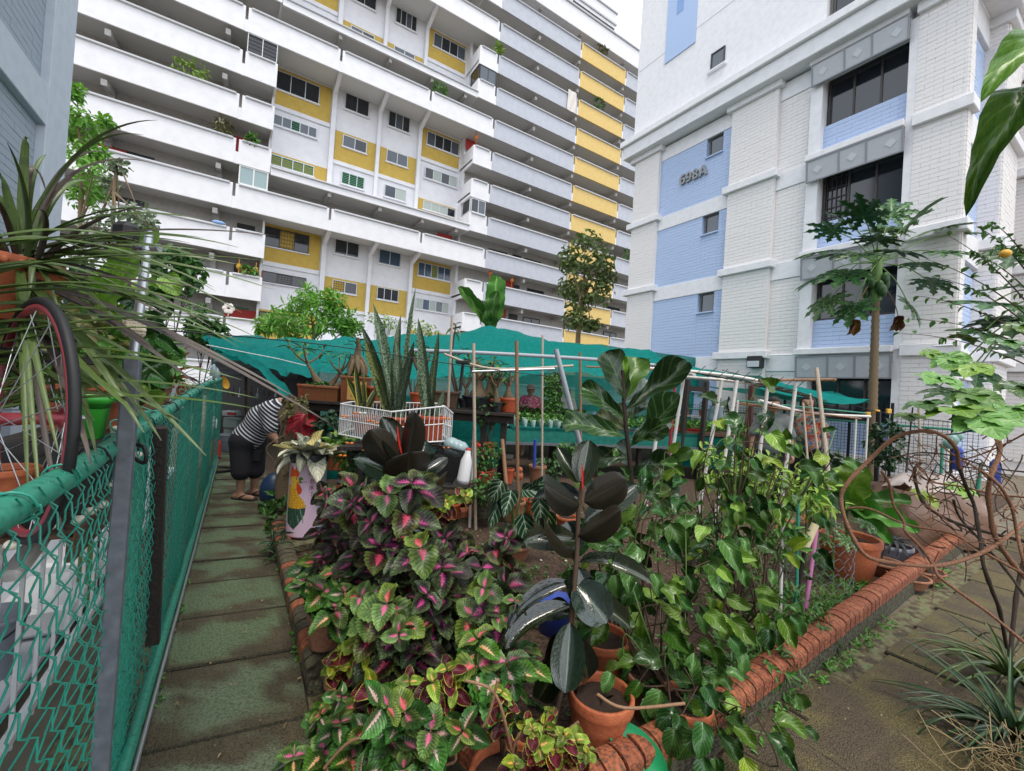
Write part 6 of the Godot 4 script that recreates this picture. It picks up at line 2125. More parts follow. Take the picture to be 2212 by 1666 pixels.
func cockerel_image() -> ImageTexture:
	# flat print: u runs round the shell, the centre faces the path
	var W := 640
	var H := 320
	var im := Image.create(W, H, false, Image.FORMAT_RGB8)
	var pink := C("e2c4d8")
	im.fill(pink)
	var nz := noise(0.05, 3, 31)
	var P := func(pts: Array, c: Color, jit := 0.0):
		var mv: float = -12.0 if pts[0][0] < 360 else 0.0
		var poly := PackedVector2Array()
		var lo := Vector2(1e9, 1e9)
		var hi := -lo
		for q in pts:
			poly.append(Vector2(q[0] + mv, q[1])); lo = lo.min(poly[-1]); hi = hi.max(poly[-1])
		for y in range(maxi(0, int(lo.y)), mini(H, int(hi.y) + 1)):
			for x in range(maxi(0, int(lo.x)), mini(W, int(hi.x) + 1)):
				if Geometry2D.is_point_in_polygon(Vector2(x, y), poly): im.set_pixel(x, y, tone(c, 1.0 + jit * nz.get_noise_2d(x * 2.0, y * 4.0)))
	# grey shade band at the right, then the bird: tail, body, neck, comb, wattle, beak, eye
	P.call([[412, 0], [640, 0], [640, 300], [392, 300], [380, 200], [388, 120], [402, 60]], C("aab3bd"))
	P.call([[205, 190], [330, 180], [326, 220], [298, 262], [268, 288], [212, 262]], C("2c4a3a"), 0.9)
	P.call([[208, 96], [262, 92], [290, 140], [318, 162], [330, 190], [300, 196], [208, 198]], C("e0a52c"), 0.5)
	P.call([[205, 60], [262, 56], [284, 66], [288, 84], [276, 108], [246, 116], [238, 96]], C("e8b23a"), 0.4)
	P.call([[212, 64], [224, 10], [254, 30], [262, 16], [270, 32], [286, 24], [284, 48], [276, 62], [262, 56]], C("e2571f"), 0.4)
	P.call([[270, 84], [290, 92], [304, 112], [300, 130], [284, 134], [272, 112]], C("e04a22"), 0.3)
	P.call([[282, 60], [300, 58], [308, 68], [292, 74], [304, 84], [286, 86]], C("5d7a35"))
	P.call([[260, 62], [270, 60], [274, 68], [268, 74], [260, 70]], C("e8d27a"))
	P.call([[265, 64], [270, 64], [270, 70], [265, 70]], C("1a1a1a"))
	for k in 26:
		var x := 242 + (k * 37) % 80
		var y := 190 + (k * 23) % 60
		P.call([[x, y], [x + 3, y], [x + 6, y + 22], [x + 3, y + 22]], C("8fb09a") if k % 2 else C("16241c"))
	# brush lettering, drawn stroke by stroke
	var pen := C("7a2f4a")
	var S := func(ox: float, oy: float, sc: float, strokes: Array):
		for s in strokes:
			for i in s.size() - 1:
				var a := Vector2(s[i][0], s[i][1])
				var e := Vector2(s[i + 1][0], s[i + 1][1])
				var n := int(a.distance_to(e) * sc * 2.0) + 1
				for k in n + 1:
					var q := Vector2(ox, oy) + a.lerp(e, float(k) / n) * sc
					for dx in 2:
						for dy in 2: im.set_pixel(clampi(int(q.x) + dx, 0, W - 1), clampi(int(q.y) + dy, 0, H - 1), pen)
	S.call(316.0, 26.0, 2.6, [[[2, 0], [8, 0], [8, 4], [2, 4], [2, 0]], [[2, 2], [8, 2]], [[0, 7], [10, 7]], [[5, 4], [5, 11]]])
	S.call(346.0, 24.0, 2.7, [[[5, -1], [5, 1]], [[0, 3], [0, 1], [10, 1], [10, 3]], [[5, 2], [2, 7], [9, 11]], [[8, 4], [6, 8], [1, 11]], [[0, 5.5], [10, 5.5]]])
	S.call(332.0, 66.0, 2.1, [[[1, 1], [6, 1]], [[3, 0], [3, 4]], [[0, 3], [6, 3]], [[3, 4], [3, 8]], [[3, 6], [6, 6]], [[1, 5], [0, 9]], [[0, 9], [11, 10]], [[7, 2], [10, 2], [10, 4], [7, 4], [7, 7], [11, 7]]])
	S.call(330.0, 94.0, 2.2, [[[5, -1], [6, 0]], [[0, 1], [10, 1]], [[1, 1], [0, 10]], [[2, 4], [10, 4]], [[6, 2], [6, 10]], [[6, 4], [3, 8]], [[6, 4], [10, 8]]])
	S.call(334.0, 124.0, 2.0, [[[1, 1], [8, 1], [5, 4]], [[5, 4], [5, 9], [3, 8]]])
	for k in 5: P.call([[300 + k * 6, 78], [303 + k * 6, 78], [303 + k * 6, 80], [300 + k * 6, 80]], pen)
	return ImageTexture.create_from_image(im)


func pole(p: Array, r: float, m: Material, label: String, called := "bamboo_pole", category := "pole", nodes := 0, group := "") -> MeshInstance3D:
	var b := MB.new()
	var pp := smooth_path(p, 4) if p.size() > 2 else p
	b.tube(pp, r, 10)
	for k in nodes:
		var t := (k + 0.7) / nodes
		var c: Vector3 = p[0].lerp(p[-1], t)
		var d: Vector3 = (p[-1] - p[0]).normalized() * 0.006
		b.tube([c - d, c, c + d], [r * 1.0, r * 1.18, r * 1.0], 10, false)
	return solo(called, b, m, label, category, group)


func middle_ground() -> void:
	cylinder_pot()
	# poles standing in front of the bench
	pole([foot(at(1014, 1143, 4.25)), at(1024, 930, 4.25)], 0.014, M.pvc, "short white plastic stake under the spray bottle", "pvc_stake")
	pole([foot(at(1028, 1137, 4.2)), at(1023, 742, 4.2)], 0.016, M.bamboo, "pale bamboo pole rising from the bench corner past the grey pipe", "bamboo_pole", "pole", 5)
	pole([at(968, 880, 4.3), at(977, 683, 4.3)], 0.013, M.bamboo, "slim bamboo cane standing up out of the wire basket", "bamboo_pole", "pole", 4)
	pole([foot(at(1118, 1195, 3.9)), at(1116, 737, 3.9)], 0.017, M.bamboo2, "thick brown bamboo pole in the middle of the garden", "bamboo_pole", "pole", 6)
	pole([foot(at(1171, 1100, 5.0)), at(1172, 724, 5.0)], 0.013, M.bamboo, "tall thin pale bamboo pole right of the brown one", "bamboo_pole", "pole", 6)
	pole([foot(at(1258, 1060, 5.4)), at(1253, 762, 5.4)], 0.017, M.bamboo2, "dark bamboo post behind the white pipe", "bamboo_pole", "pole", 4)
	pole([at(1096, 1075, 4.4), at(1085, 950, 4.7)], 0.022, M.bamboo2, "stub of orange bamboo leaning under the bench end", "bamboo_pole")
	pole([at(1263, 1000, 3.3), at(1201, 755, 3.3)], 0.02, M.pvcgrey, "white plastic pipe leaning against the fiddle leaf fig", "plastic_pipe", "pipe")
	pole([at(885, 757, 4.5), at(1050, 763, 4.6), at(1290, 777, 4.9), at(1420, 790, 5.1)], 0.021, M.pvcgrey, "long grey plastic pipe lashed across the bamboo poles", "plastic_pipe", "pipe")
	pole([at(1020, 803, 4.15), at(1198, 797, 4.2)], 0.012, M.steel, "short shiny tube lying on the lower cross bars", "metal_tube", "tube")
	pole([at(960, 765, 4.2), at(1040, 793, 4.2), at(1120, 797, 4.3), at(1238, 790, 4.4)], 0.012, M.bamboo, "bent bamboo cane running below the grey pipe", "bamboo_pole")
	pole([at(1265, 792, 4.8), at(1440, 800, 5.0)], 0.01, M.bamboo2, "thin brown cane beside the fig leaves", "bamboo_pole")
	var b := MB.new()
	b.box(at(1000, 783, 4.15), Vector3(0.13, 0.035, 0.12), ori(fwd), 0.006)
	b.tube([at(1000, 785, 4.15), at(994, 845, 4.15)], 0.016, 8)
	solo("solar_lamp", b, M.cable, "small black solar lamp on a stake beside the snake plant", "garden lamp")
	# seedling tables behind
	var yt := 0.82
	var t := thing("seedling_table", "long table of white seedling cups draped with green net", "table", foot(at(1150, 960, 7.4)))
	var a := at(1085, 940, 7.2)
	var c := at(1600, 945, 8.6)
	a.y = yt; c.y = yt
	b = MB.new()
	b.bar(a, c, 1.1, 0.04)
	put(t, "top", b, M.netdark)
	b = MB.new()
	b.bar(a - fwd.slide(Vector3.UP) * 0.56 - Vector3(0, 0.11, 0), c - fwd.slide(Vector3.UP) * 0.56 - Vector3(0, 0.11, 0), 0.015, 0.2)
	put(t, "net_skirt", b, M.net2)
	b = MB.new()
	b.bar(a - fwd.slide(Vector3.UP) * 0.6 - Vector3(0, 0.23, 0), c - fwd.slide(Vector3.UP) * 0.6 - Vector3(0, 0.23, 0), 0.04, 0.04)
	put(t, "front_rail", b, M.galv)
	for k in 5:
		b = MB.new()
		var p := a.lerp(c, k / 4.0) - fwd.slide(Vector3.UP) * 0.45
		b.box(Vector3(p.x, yt * 0.5, p.z), Vector3(0.06, yt, 0.06))
		put(t, "leg", b, M.timber)
	var cup := MB.new()
	cup.lathe([Vector2(0.001, 0), Vector2(0.028, 0), Vector2(0.038, 0.11), Vector2(0.034, 0.11), Vector2(0.001, 0.09)], 10)
	var cm := cup.mesh()
	for i in 15:
		for j in 4:
			var p := a.lerp(c, 0.015 + 0.03 * i) + fwd.slide(Vector3.UP) * (-0.4 + 0.2 * j) + Vector3(rf(-0.01, 0.01), 0.02, rf(-0.01, 0.01))
			var o := part(self, "seedling_cup", cm, M.cup, Transform3D(Basis(), p))
			tag(o, "white plastic seedling cup in rows on the net draped table", "cup", "seedling cups on the long table")
	b = MB.new()
	for i in 3:
		b.bar(a.lerp(c, 0.2 + 0.0 * i) - fwd.slide(Vector3.UP) * (0.5 - 0.09 * i) + Vector3(0, 0.04, 0), a.lerp(c, 0.62) - fwd.slide(Vector3.UP) * (0.5 - 0.09 * i) + Vector3(0, 0.04, 0), 0.07, 0.04)
	solo("seedling_tray", b, M.blackpot, "black plug tray along the front edge of the seedling table", "tray")
	var xs := []
	for k in 520:
		var p := a.lerp(c, rf(0.0, 1.0)) + fwd.slide(Vector3.UP) * rf(-0.42, 0.5) + Vector3(0, rf(0.08, 0.2), 0)
		for q in 2: xs.append(lxf(p, rv().normalized() + Vector3.UP * 0.5, Vector3.UP, 0.028, 0.075))
	tag(stuff(self, "seedlings", LM.small[1], M.g2, xs), "young green seedlings in trays and cups on the long table", "seedlings")
	var hz := noise(3.0, 2, 3)
	# planted beds and a second table further back
	for q in [[1090, 1260, 905, 9.0, 0.95, "raised bed of leafy vegetables in front of the pink shirted person", "g1"], [1300, 1650, 912, 9.6, 0.9, "raised bed of low greens behind the fig tree", "g2"]]:
		var p0 := at(q[0], q[2], q[3])
		var p1 := at(q[1], q[2], q[3] + 0.6)
		p0.y = q[4] - 0.1; p1.y = q[4] - 0.1
		var o := thing("raised_bed", q[5], "raised bed", foot((p0 + p1) * 0.5))
		b = MB.new()
		b.bar(p0 - Vector3(0, 0.12, 0), p1 - Vector3(0, 0.12, 0), 0.8, 0.24)
		put(o, "box", b, M.timber)
		for k in 4:
			b = MB.new()
			var lp := p0.lerp(p1, k / 3.0) - fwd.slide(Vector3.UP) * 0.35
			b.box(Vector3(lp.x, 0.35, lp.z), Vector3(0.06, 0.7, 0.06))
			put(o, "leg", b, M.timber)
		xs = []
		for k in 500:
			var p := p0.lerp(p1, rf(0, 1)) + fwd.slide(Vector3.UP) * rf(-0.38, 0.38)
			xs.append(lxf(p + Vector3(0, rf(0.0, 0.2), 0), rv().normalized() + Vector3.UP * 0.6, Vector3.UP, 0.04, 0.11))
		stuff(o, "vegetables", LM.small[1], M[q[6]], xs)
	# blue and white clutter glimpsed behind the person in pink
	for q in [[1225, 910, 11.5, 0.5, 0.25, "frost", "pale plastic crate far behind the leafy post"], [1310, 905, 11.0, 0.8, 0.3, "bluepanel", "blue tarpaulin bundle under the far net"], [1100, 885, 11.2, 0.3, 0.4, "gold", "yellow and white sack at the back of the benches"]]:
		b = MB.new()
		b.box(at(q[0], q[1], q[2]), Vector3(q[3], q[4], 0.3), ori(fwd), 0.05)
		solo("storage_bundle", b, M[q[5]], q[6], "bundle")
	# the leafy post
	var post := foot(at(1193, 1000, 8.0))
	var lp := thing("creeper_post", "post smothered in small leaved creeper beside the person in pink", "climbing plant", post)
	b = MB.new()
	b.box(Vector3(post.x, 0.9, post.z), Vector3(0.16, 1.8, 0.14), ori(fwd), 0.01)
	put(lp, "post", b, M.timber)
	xs = []
	for k in 520:
		var p := at(rf(1174, 1213), rf(808, 945), 8.0 + rf(-0.25, 0.1))
		xs.append(lxf(p, (rv() - fwd * 0.8 - Vector3.UP * 0.4).normalized(), -fwd + rv(0.5), 0.03, 0.075))
	stuff(lp, "creeper", LM.small[1], M.g1, xs)
	# pots on the ground under the bench and round the poles
	var gp := [[882, 1010, 4.4, 0.13, 0.2, "terracotta", 0.42, "terracotta pot on the lower shelf left of the black mesh basket"], [724, 965, 4.3, 0.13, 0.2, "terracotta", 0.5, "terracotta pot under the panelled bonsai"], [745, 1050, 3.9, 0.13, 0.18, "terracotta", 0.24, "terracotta pot of pale green balsam behind the coleus"],
		[973, 1115, 4.3, 0.1, 0.16, "plasticpot", 0.08, "small round terracotta pot on the log"], [1058, 950, 4.9, 0.07, 0.12, "plasticpot", 0.68, "small terracotta pot with a bare stemmed shrub below the bench"], [1030, 952, 4.95, 0.07, 0.13, "terracotta", 0.66, "small terracotta pot beside the bare stemmed shrub"],
		[1042, 1025, 4.7, 0.13, 0.16, "terracotta", 0.36, "wide terracotta bowl under the bench with red roses"], [1098, 1018, 4.8, 0.07, 0.17, "plasticpot", 0.36, "upright terracotta pot under the bench end"], [1043, 1105, 4.3, 0.12, 0.24, "render", 0.12, "grey stained pot with a rose standing on the log"],
		[1107, 1090, 4.2, 0.13, 0.19, "terracotta2", 0.14, "pale clay pot behind the brown bamboo pole"], [1150, 1090, 4.5, 0.1, 0.16, "plasticpot", 0.12, "terracotta pot with blue lettering sack beside it"], [1160, 1030, 5.2, 0.11, 0.22, "terracotta2", 0.3, "brown pot behind the thin bamboo pole"], [1225, 1110, 4.3, 0.11, 0.18, "terracotta", 0.0, "terracotta pot half buried right of the poles"]]
	for g in gp:
		var p := at(g[0], g[1], g[2])
		p.y = g[6]
		pot(p, g[3], g[4], M[g[5]], g[7])
	var sh := thing("lower_shelf", "rough plank shelf on blocks below the bonsai bench", "shelf", foot(at(980, 1060, 4.6)))
	for k in 3:
		b = MB.new()
		b.bar(foot(at(730, 1040, 4.2 + 0.14 * k), 0.40), foot(at(1120, 1030, 4.6 + 0.14 * k), 0.34), 0.13, 0.03, 0.003)
		put(sh, "plank", b, M.timber)
	b = MB.new()
	b.bar(foot(at(1000, 955, 4.9), 0.645), foot(at(1110, 955, 4.85), 0.645), 0.3, 0.025, 0.003)
	put(sh, "upper_plank", b, M.timber)
	# plants in them
	var rc := at(1056, 905, 4.9)
	var ns := thing("bare_stemmed_shrub", "small dark leaved shrub with bare stems in a terracotta pot under the bench", "potted plant", foot(rc, 0.75))
	for k in 6: stem(ns, [foot(rc, 0.76), rc + Vector3(rf(-0.06, 0.06), -0.12, rf(-0.05, 0.05)), rc + Vector3(rf(-0.16, 0.16), rf(-0.02, 0.16), rf(-0.1, 0.1))], 0.007, 0.004, M.stembrown)
	stuff(ns, "foliage", LM.heart[0], M.g3, bush_leaves(rc + Vector3(0, 0.08, 0), Vector3(0.2, 0.16, 0.14), 60, 0.1, 0.3))
	for q in [[1045, 990, 4.55, "rose bush with small pink red blooms in the wide bowl", 0.42], [1040, 1060, 4.2, "rose bush with red blooms in the grey stained pot", 0.3]]:
		var rcx := at(q[0], q[1], q[2])
		var o := stuff_plant("rose_bush", q[3], "rose bush", foot(rcx, q[4]), [[rcx, Vector3(0.16, 0.13, 0.12), 130], [rcx + Vector3(0.1, 0.08, 0), Vector3(0.1, 0.1, 0.1), 70]], LM.small[1], M.g1, 0.045, 0.4, 0.006)
		for k in 5:
			b = MB.new()
			var fp := rcx + Vector3(rf(-0.14, 0.2), rf(-0.06, 0.16), -0.08)
			for w in 5: b.ball(fp + rv(0.012), Vector3(0.016, 0.012, 0.016), 6)
			put(o, "flower", b, M.bloom)
	var bal := at(765, 985, 3.85)
	var bo := stuff_plant("balsam_plant", "pale green balsam with small red flowers in a terracotta pot", "potted plant", foot(bal, 0.4), [[bal + Vector3(0, 0.03, 0), Vector3(0.2, 0.14, 0.15), 190], [bal + Vector3(-0.12, 0.1, 0), Vector3(0.12, 0.1, 0.1), 60]], LM.lance[0], M.hibnew, 0.085, 0.22)
	for k in 7:
		b = MB.new()
		var fp := bal + Vector3(rf(-0.2, 0.2), rf(-0.1, 0.12), -0.14)
		for w in 4: b.ball(fp + rv(0.012), Vector3(0.015, 0.012, 0.012), 6)
		put(bo, "flower", b, M.bloom)
	for q in [[725, 930, 4.25, 0.55, "dark purple leaved pot plant under the panelled bonsai", "g6"], [790, 1000, 3.6, 0.3, "dark leafy plant hanging below the wire basket", "g3"], [1180, 1020, 5.4, 0.35, "dark leafy plants behind the thin bamboo poles", "g3"], [1225, 985, 6.0, 0.3, "low greens under the seedling table", "g1"]]:
		var cc := at(q[0], q[1], q[2])
		stuff_plant("potted_foliage", q[4], "potted plant", foot(cc, q[3]), [[cc, Vector3(0.2, 0.18, 0.15), 150]], LM.small[1], M[q[5]], 0.075, 0.42)
	# red caladium
	var cal := foot(at(655, 960, 4.3), 0.55)
	var ct := thing("red_caladium", "plant with three large drooping crimson leaves behind the painted cylinder", "potted plant", cal)
	for q in [[648, 905, 620, 920, 0.10], [660, 895, 640, 912, 0.1], [655, 918, 648, 960, 0.12], [665, 905, 690, 915, 0.1], [662, 925, 672, 958, 0.1]]:
		var s := at(q[0], q[1], 4.3)
		stem(ct, [cal, cal.lerp(s, 0.6), s], 0.006, 0.004, M.stemred)
		leaf(ct, "leaf", LM.heart[1], M.calad, s, at(q[2], q[3], 4.2) - s, -fwd + Vector3.UP * 0.5, q[4] * 0.62, 0.2)
	pot(foot(at(655, 985, 4.35), 0.4), 0.12, 0.18, M.terracotta, "terracotta pot holding the crimson leaved plant")
	# alocasia by the brown pole
	var al := foot(at(1108, 1205, 3.55))
	var at_ := thing("alocasia", "alocasia with dark arrow shaped leaves and pale veins beside the brown bamboo pole", "potted plant", al)
	pot(al, 0.15, 0.14, M.terracotta2, "shallow clay pot of gravelly soil under the alocasia")
	for q in [[1075, 1075, 1062, 1130, 0.07, 0.26], [1105, 1060, 1095, 1095, 0.08, 0.24], [1128, 1058, 1165, 1062, 0.06, 0.2], [1165, 1075, 1170, 1135, 0.07, 0.25], [1130, 1110, 1142, 1180, 0.075, 0.27], [1150, 1060, 1175, 1040, 0.05, 0.2], [1185, 1105, 1180, 1150, 0.07, 0.24], [1085, 1040, 1070, 1065, 0.07, 0.22]]:
		var s := at(q[0], q[1], 3.5)
		var bse := al + Vector3(rf(-0.03, 0.03), 0.12, rf(-0.03, 0.03))
		stem(at_, [bse, bse.lerp(s, 0.6) + Vector3(0, 0.03, 0), s], 0.009, 0.005, M.stemgreen)
		leaf(at_, "leaf", pick(LM.heart), M.aloc, s, at(q[2], q[3], 3.4) - s, -fwd + Vector3.UP * 0.4, q[4], q[5])
	b = MB.new()
	for k in 24: b.ball(al + Vector3(rf(-0.4, 0.4), 0.03, rf(-0.35, 0.3)), Vector3(0.012, 0.008, 0.012) * rf(0.6, 1.6), 6)
	tag(put(self, "pebbles", b, M.ivory), "pale pebbles scattered on the soil round the alocasia pot", "pebbles", "", "stuff")
	# blue pen-like sprayer, red toy, dustpan
	pole([at(1154, 1010, 4.6), at(1156, 950, 4.6)], 0.017, M.bluetrim2, "blue handled tool standing behind the thin bamboo pole", "garden_sprayer", "tool")
	b = MB.new()
	b.ball(at(1120, 1028, 4.3), Vector3(0.05, 0.055, 0.05), 12)
	b.ball(at(1123, 1015, 4.28), Vector3(0.03, 0.03, 0.03), 10)
	solo("clay_ornament", b, M.terracotta, "small red and white round ornament beside the pale clay pot", "ornament")
	b = MB.new()
	b.lathe([Vector2(0.001, 0), Vector2(0.09, 0), Vector2(0.115, 0.2), Vector2(0.11, 0.2), Vector2(0.001, 0.16)], 18, Transform3D(Basis(), foot(at(1205, 1260, 2.5), 0.0)))
	solo("blue_pot", b, M.bluetrim2, "blue plastic pot behind the dark rubber plant stem", "flowerpot")


func pipe_frame() -> void:
	# white plastic pipe frame carrying a wire panel
	var o := thing("pipe_frame", "white plastic pipe frame with a rusty wire panel laid on top", "frame", foot(at(1550, 1060, 5.6)))
	for q in [[1440, 800, 1392, 1120, 5.2], [1478, 808, 1437, 1070, 5.6], [1560, 820, 1507, 1125, 5.4], [1592, 820, 1542, 1150, 5.0], [1659, 830, 1625, 1110, 5.3], [1720, 823, 1682, 1150, 5.2], [1850, 898, 1843, 1030, 6.6], [1875, 898, 1868, 1040, 6.6]]:
		var b := MB.new()
		b.tube([at(q[0], q[1], q[4]), foot(at(q[2], q[3], q[4]))], 0.021 if q[0] < 1800 else 0.014, 10)
		put(o, "upright", b, M.pvc)
	for p in [[[1380, 795, 5.2], [1470, 800, 5.3], [1600, 815, 5.2], [1660, 829, 5.3]], [[1450, 812, 5.6], [1560, 821, 5.4], [1668, 833, 5.3]], [[1640, 865, 6.0], [1720, 887, 6.3], [1770, 895, 6.5], [1880, 900, 6.6]], [[1480, 806, 5.6], [1500, 810, 4.8]]]:
		var b := MB.new()
		var pp := []
		for q in p: pp.append(at(q[0], q[1], q[2]))
		b.tube(smooth_path(pp, 4), 0.02, 10)
		put(o, "rail", b, M.pvc)
	# wire panel on the frame
	var A := at(1375, 785, 4.9)
	var B := at(1480, 800, 6.4)
	var D := at(1790, 868, 6.9)
	var E := at(1700, 838, 4.9)
	var b2 := MB.new()
	for k in 15:
		var t := k / 14.0
		b2.tube([A.lerp(E, t), B.lerp(D, t)], 0.0045, 4)
	for k in 7:
		var t := k / 6.0
		b2.tube([A.lerp(B, t), E.lerp(D, t)], 0.0045, 4)
	put(o, "wire_panel", b2, M.vinedark)
	b2 = MB.new()
	for k in 15:
		var c := at(1385 + 24 * k, 790 + 3.4 * k, 5.0)
		b2.tube([c, c + at(1000, 800, 1.0).direction_to(at(1018, 785, 1.0)) * 0.14], 0.004, 4)
	put(o, "wire_end", b2, M.vinedark)
	pole([at(1640, 822, 5.0), at(1790, 820, 5.3), at(1800, 821, 5.3)], 0.018, M.bamboo2, "brown bamboo cane lying across the end of the wire panel", "bamboo_pole", "pole", 3)
	pole([foot(at(1806, 1180, 4.6)), at(1764, 795, 5.0)], 0.022, M.bamboo, "thick pale bamboo pole leaning at the end of the pipe frame", "bamboo_pole", "pole", 5)
	pole([at(1746, 1010, 6.0), at(1735, 870, 6.2)], 0.014, M.bamboo, "thin bamboo cane crossing the patterned blouse, left one", "bamboo_pole")
	pole([at(1770, 1000, 6.0), at(1750, 850, 6.2)], 0.014, M.bamboo, "thin bamboo cane crossing the patterned blouse, right one", "bamboo_pole")
	for q in [[1590, 865, 1870, 893, 6.2, "greenpipe", "green plastic cane bundled in front of the persons, uppermost"], [1600, 870, 1780, 897, 6.0, "bamboo2", "brown cane bundled in front of the persons, middle"], [1590, 872, 1860, 905, 6.1, "bamboo2", "brown cane bundled in front of the persons, lowest"]]:
		pole([at(q[0], q[1], q[4]), at(q[2], q[3], q[4] + 0.3)], 0.012, M[q[5]], q[6], "garden_cane", "cane")
	# posts of the gate behind
	for q in [[1486, 820, 1465, 1010, 7.6, "timber", 0.05, "black timber gate post, left of the pair"], [1527, 825, 1510, 1010, 7.6, "timber", 0.045, "black timber gate post, right of the pair"], [1624, 833, 1616, 1010, 7.0, "rust", 0.045, "rusty brown steel post beside the grey shirted person"], [1460, 815, 1440, 1030, 6.6, "redpole", 0.022, "thin red painted pole behind the fig leaves"], [1462, 900, 1446, 1050, 6.4, "frost", 0.012, "pale green cane next to the red pole"], [1594, 865, 1580, 1000, 6.0, "pvc", 0.014, "slim white pipe bound with red tape"]]:
		var b := MB.new()
		b.bar(foot(at(q[2], q[3], q[4])), at(q[0], q[1], q[4]), q[6] * 1.6, q[6] * 1.6, 0.004, Vector3.BACK)
		solo("post", b, M[q[5]], q[7], "post")
	var b3 := MB.new()
	b3.bar(at(1478, 838, 7.6), at(1530, 843, 7.6), 0.06, 0.09)
	solo("gate_beam", b3, M.timber, "short black beam between the two gate posts", "beam")


func back_fence() -> void:
	# mesh fence in front of the numbered block
	var X := 12.6
	var o := thing("mesh_fence", "wire mesh fence with a green rail in front of the white block", "fence", Vector3(X, 0, -6))
	var b := MB.new()
	b.tube([Vector3(X, 1.2, -10.5), Vector3(X, 1.2, -2.2)], 0.025, 8)
	put(o, "rail", b, M.greenpipe)
	b = MB.new()
	var z := -10.4
	while z < -2.2:
		b.tube([Vector3(X, 0.05, z), Vector3(X, 1.38, z)], 0.004, 4)
		z += 0.075
	for k in 18: b.tube([Vector3(X, 0.07 + 0.075 * k, -10.4), Vector3(X, 0.07 + 0.075 * k, -2.2)], 0.004, 4)
	put(o, "mesh", b, M.cable)
	for zz: float in [-10.2, -8.0, -5.9, -4.4, -3.6, -2.6]:
		b = MB.new()
		b.box(Vector3(X + 0.03, 0.85, zz), Vector3(0.05, 1.7, 0.05))
		put(o, "post", b, M.cable)
	# narrow ledge with pots along the wall
	b = MB.new()
	b.box(Vector3(13.1, 0.95, -8.8), Vector3(0.3, 0.05, 3.2))
	solo("wall_ledge", b, M.white, "white ledge along the foot of the blue panel carrying small pots", "ledge")
	for k in 4:
		var p := Vector3(13.08, 0.976, -9.9 + 0.62 * k)
		pot(p, 0.12, 0.2, M.terracotta, ["small pot on the white ledge, nearest the fig leaves", "small pot with an upright plant on the white ledge beside the red pole", "small pot on the white ledge just right of the red pole", "small pot on the white ledge by the black gate post"][k])
		stuff_plant("ledge_plant", ["small leafy plant in the ledge pot nearest the fig", "upright leafy plant in the ledge pot beside the red pole", "low plant in the ledge pot right of the red pole", "bushy plant in the ledge pot by the gate post"][k], "potted plant", p + Vector3(0, 0.2, 0), [[p + Vector3(0, 0.38, 0), Vector3(0.1, 0.15, 0.1), 50]], LM.small[0], M.g1, 0.09, 0.3)
	# low table of seedlings behind the posts
	var t0 := at(1440, 935, 8.2)
	var t1 := at(1640, 945, 8.0)
	t0.y = 0.85; t1.y = 0.85
	var o2 := thing("seedling_bench", "bench of red and green seedlings with green net skirts behind the gate posts", "table", foot((t0 + t1) * 0.5))
	b = MB.new()
	b.bar(t0, t1, 0.9, 0.05)
	put(o2, "top", b, M.timberbrown)
	b = MB.new()
	b.bar(t0 - Vector3(0, 0.32, 0) - fwd * 0.46, t1 - Vector3(0, 0.32, 0) - fwd * 0.46, 0.01, 0.55)
	put(o2, "net_skirt", b, M.netdark)
	b = MB.new()
	for k in 3: b.box(t0.lerp(t1, 0.08 + 0.09 * k) + Vector3(0, 0.05, 0) - fwd * 0.2, Vector3(0.16, 0.06, 0.3), ori(t1 - t0), 0.01)
	put(o2, "tray", b, M.bloom)
	var xs := []
	for k in 300: xs.append(lxf(t0.lerp(t1, rf(0, 1)) + fwd * rf(-0.4, 0.4) + Vector3(0, rf(0.04, 0.16), 0), rv() + Vector3.UP, Vector3.UP, 0.03, 0.1))
	stuff(o2, "seedlings", LM.small[1], M.g2, xs)
	# bushes along this fence
	for q in [[1810, 985, 7.2, 0, "spiky agave like plant in front of the mesh fence"], [1915, 960, 8.0, 1, "dark round leaved shrub right of the papaya trunk"], [1780, 1040, 6.2, 2, "low dark shrub at the foot of the pipe frame"]]:
		var c := at(q[0], q[1], q[2])
		if q[3] == 0:
			var a := thing("agave", q[4], "plant", foot(c, 0.2))
			for k in 16:
				var an := TAU * k / 16.0
				leaf(a, "blade", LM.strap[1], M.bladedark, foot(c, 0.3) + Vector3(cos(an) * 0.04, 0.02 * (k % 4), sin(an) * 0.04), Vector3(cos(an) * 0.8, 1.1, sin(an) * 0.8), Vector3.UP, 0.035, rf(0.55, 0.85))
			stem(a, [foot(c), foot(c, 0.35)], 0.05, 0.04, M.bark)
		else: stuff_plant("shrub", q[4], "shrub", foot(c), [[c, Vector3(0.35, 0.45, 0.3), 260]], LM.small[1], M.g6, 0.11, 0.42, 0.012)


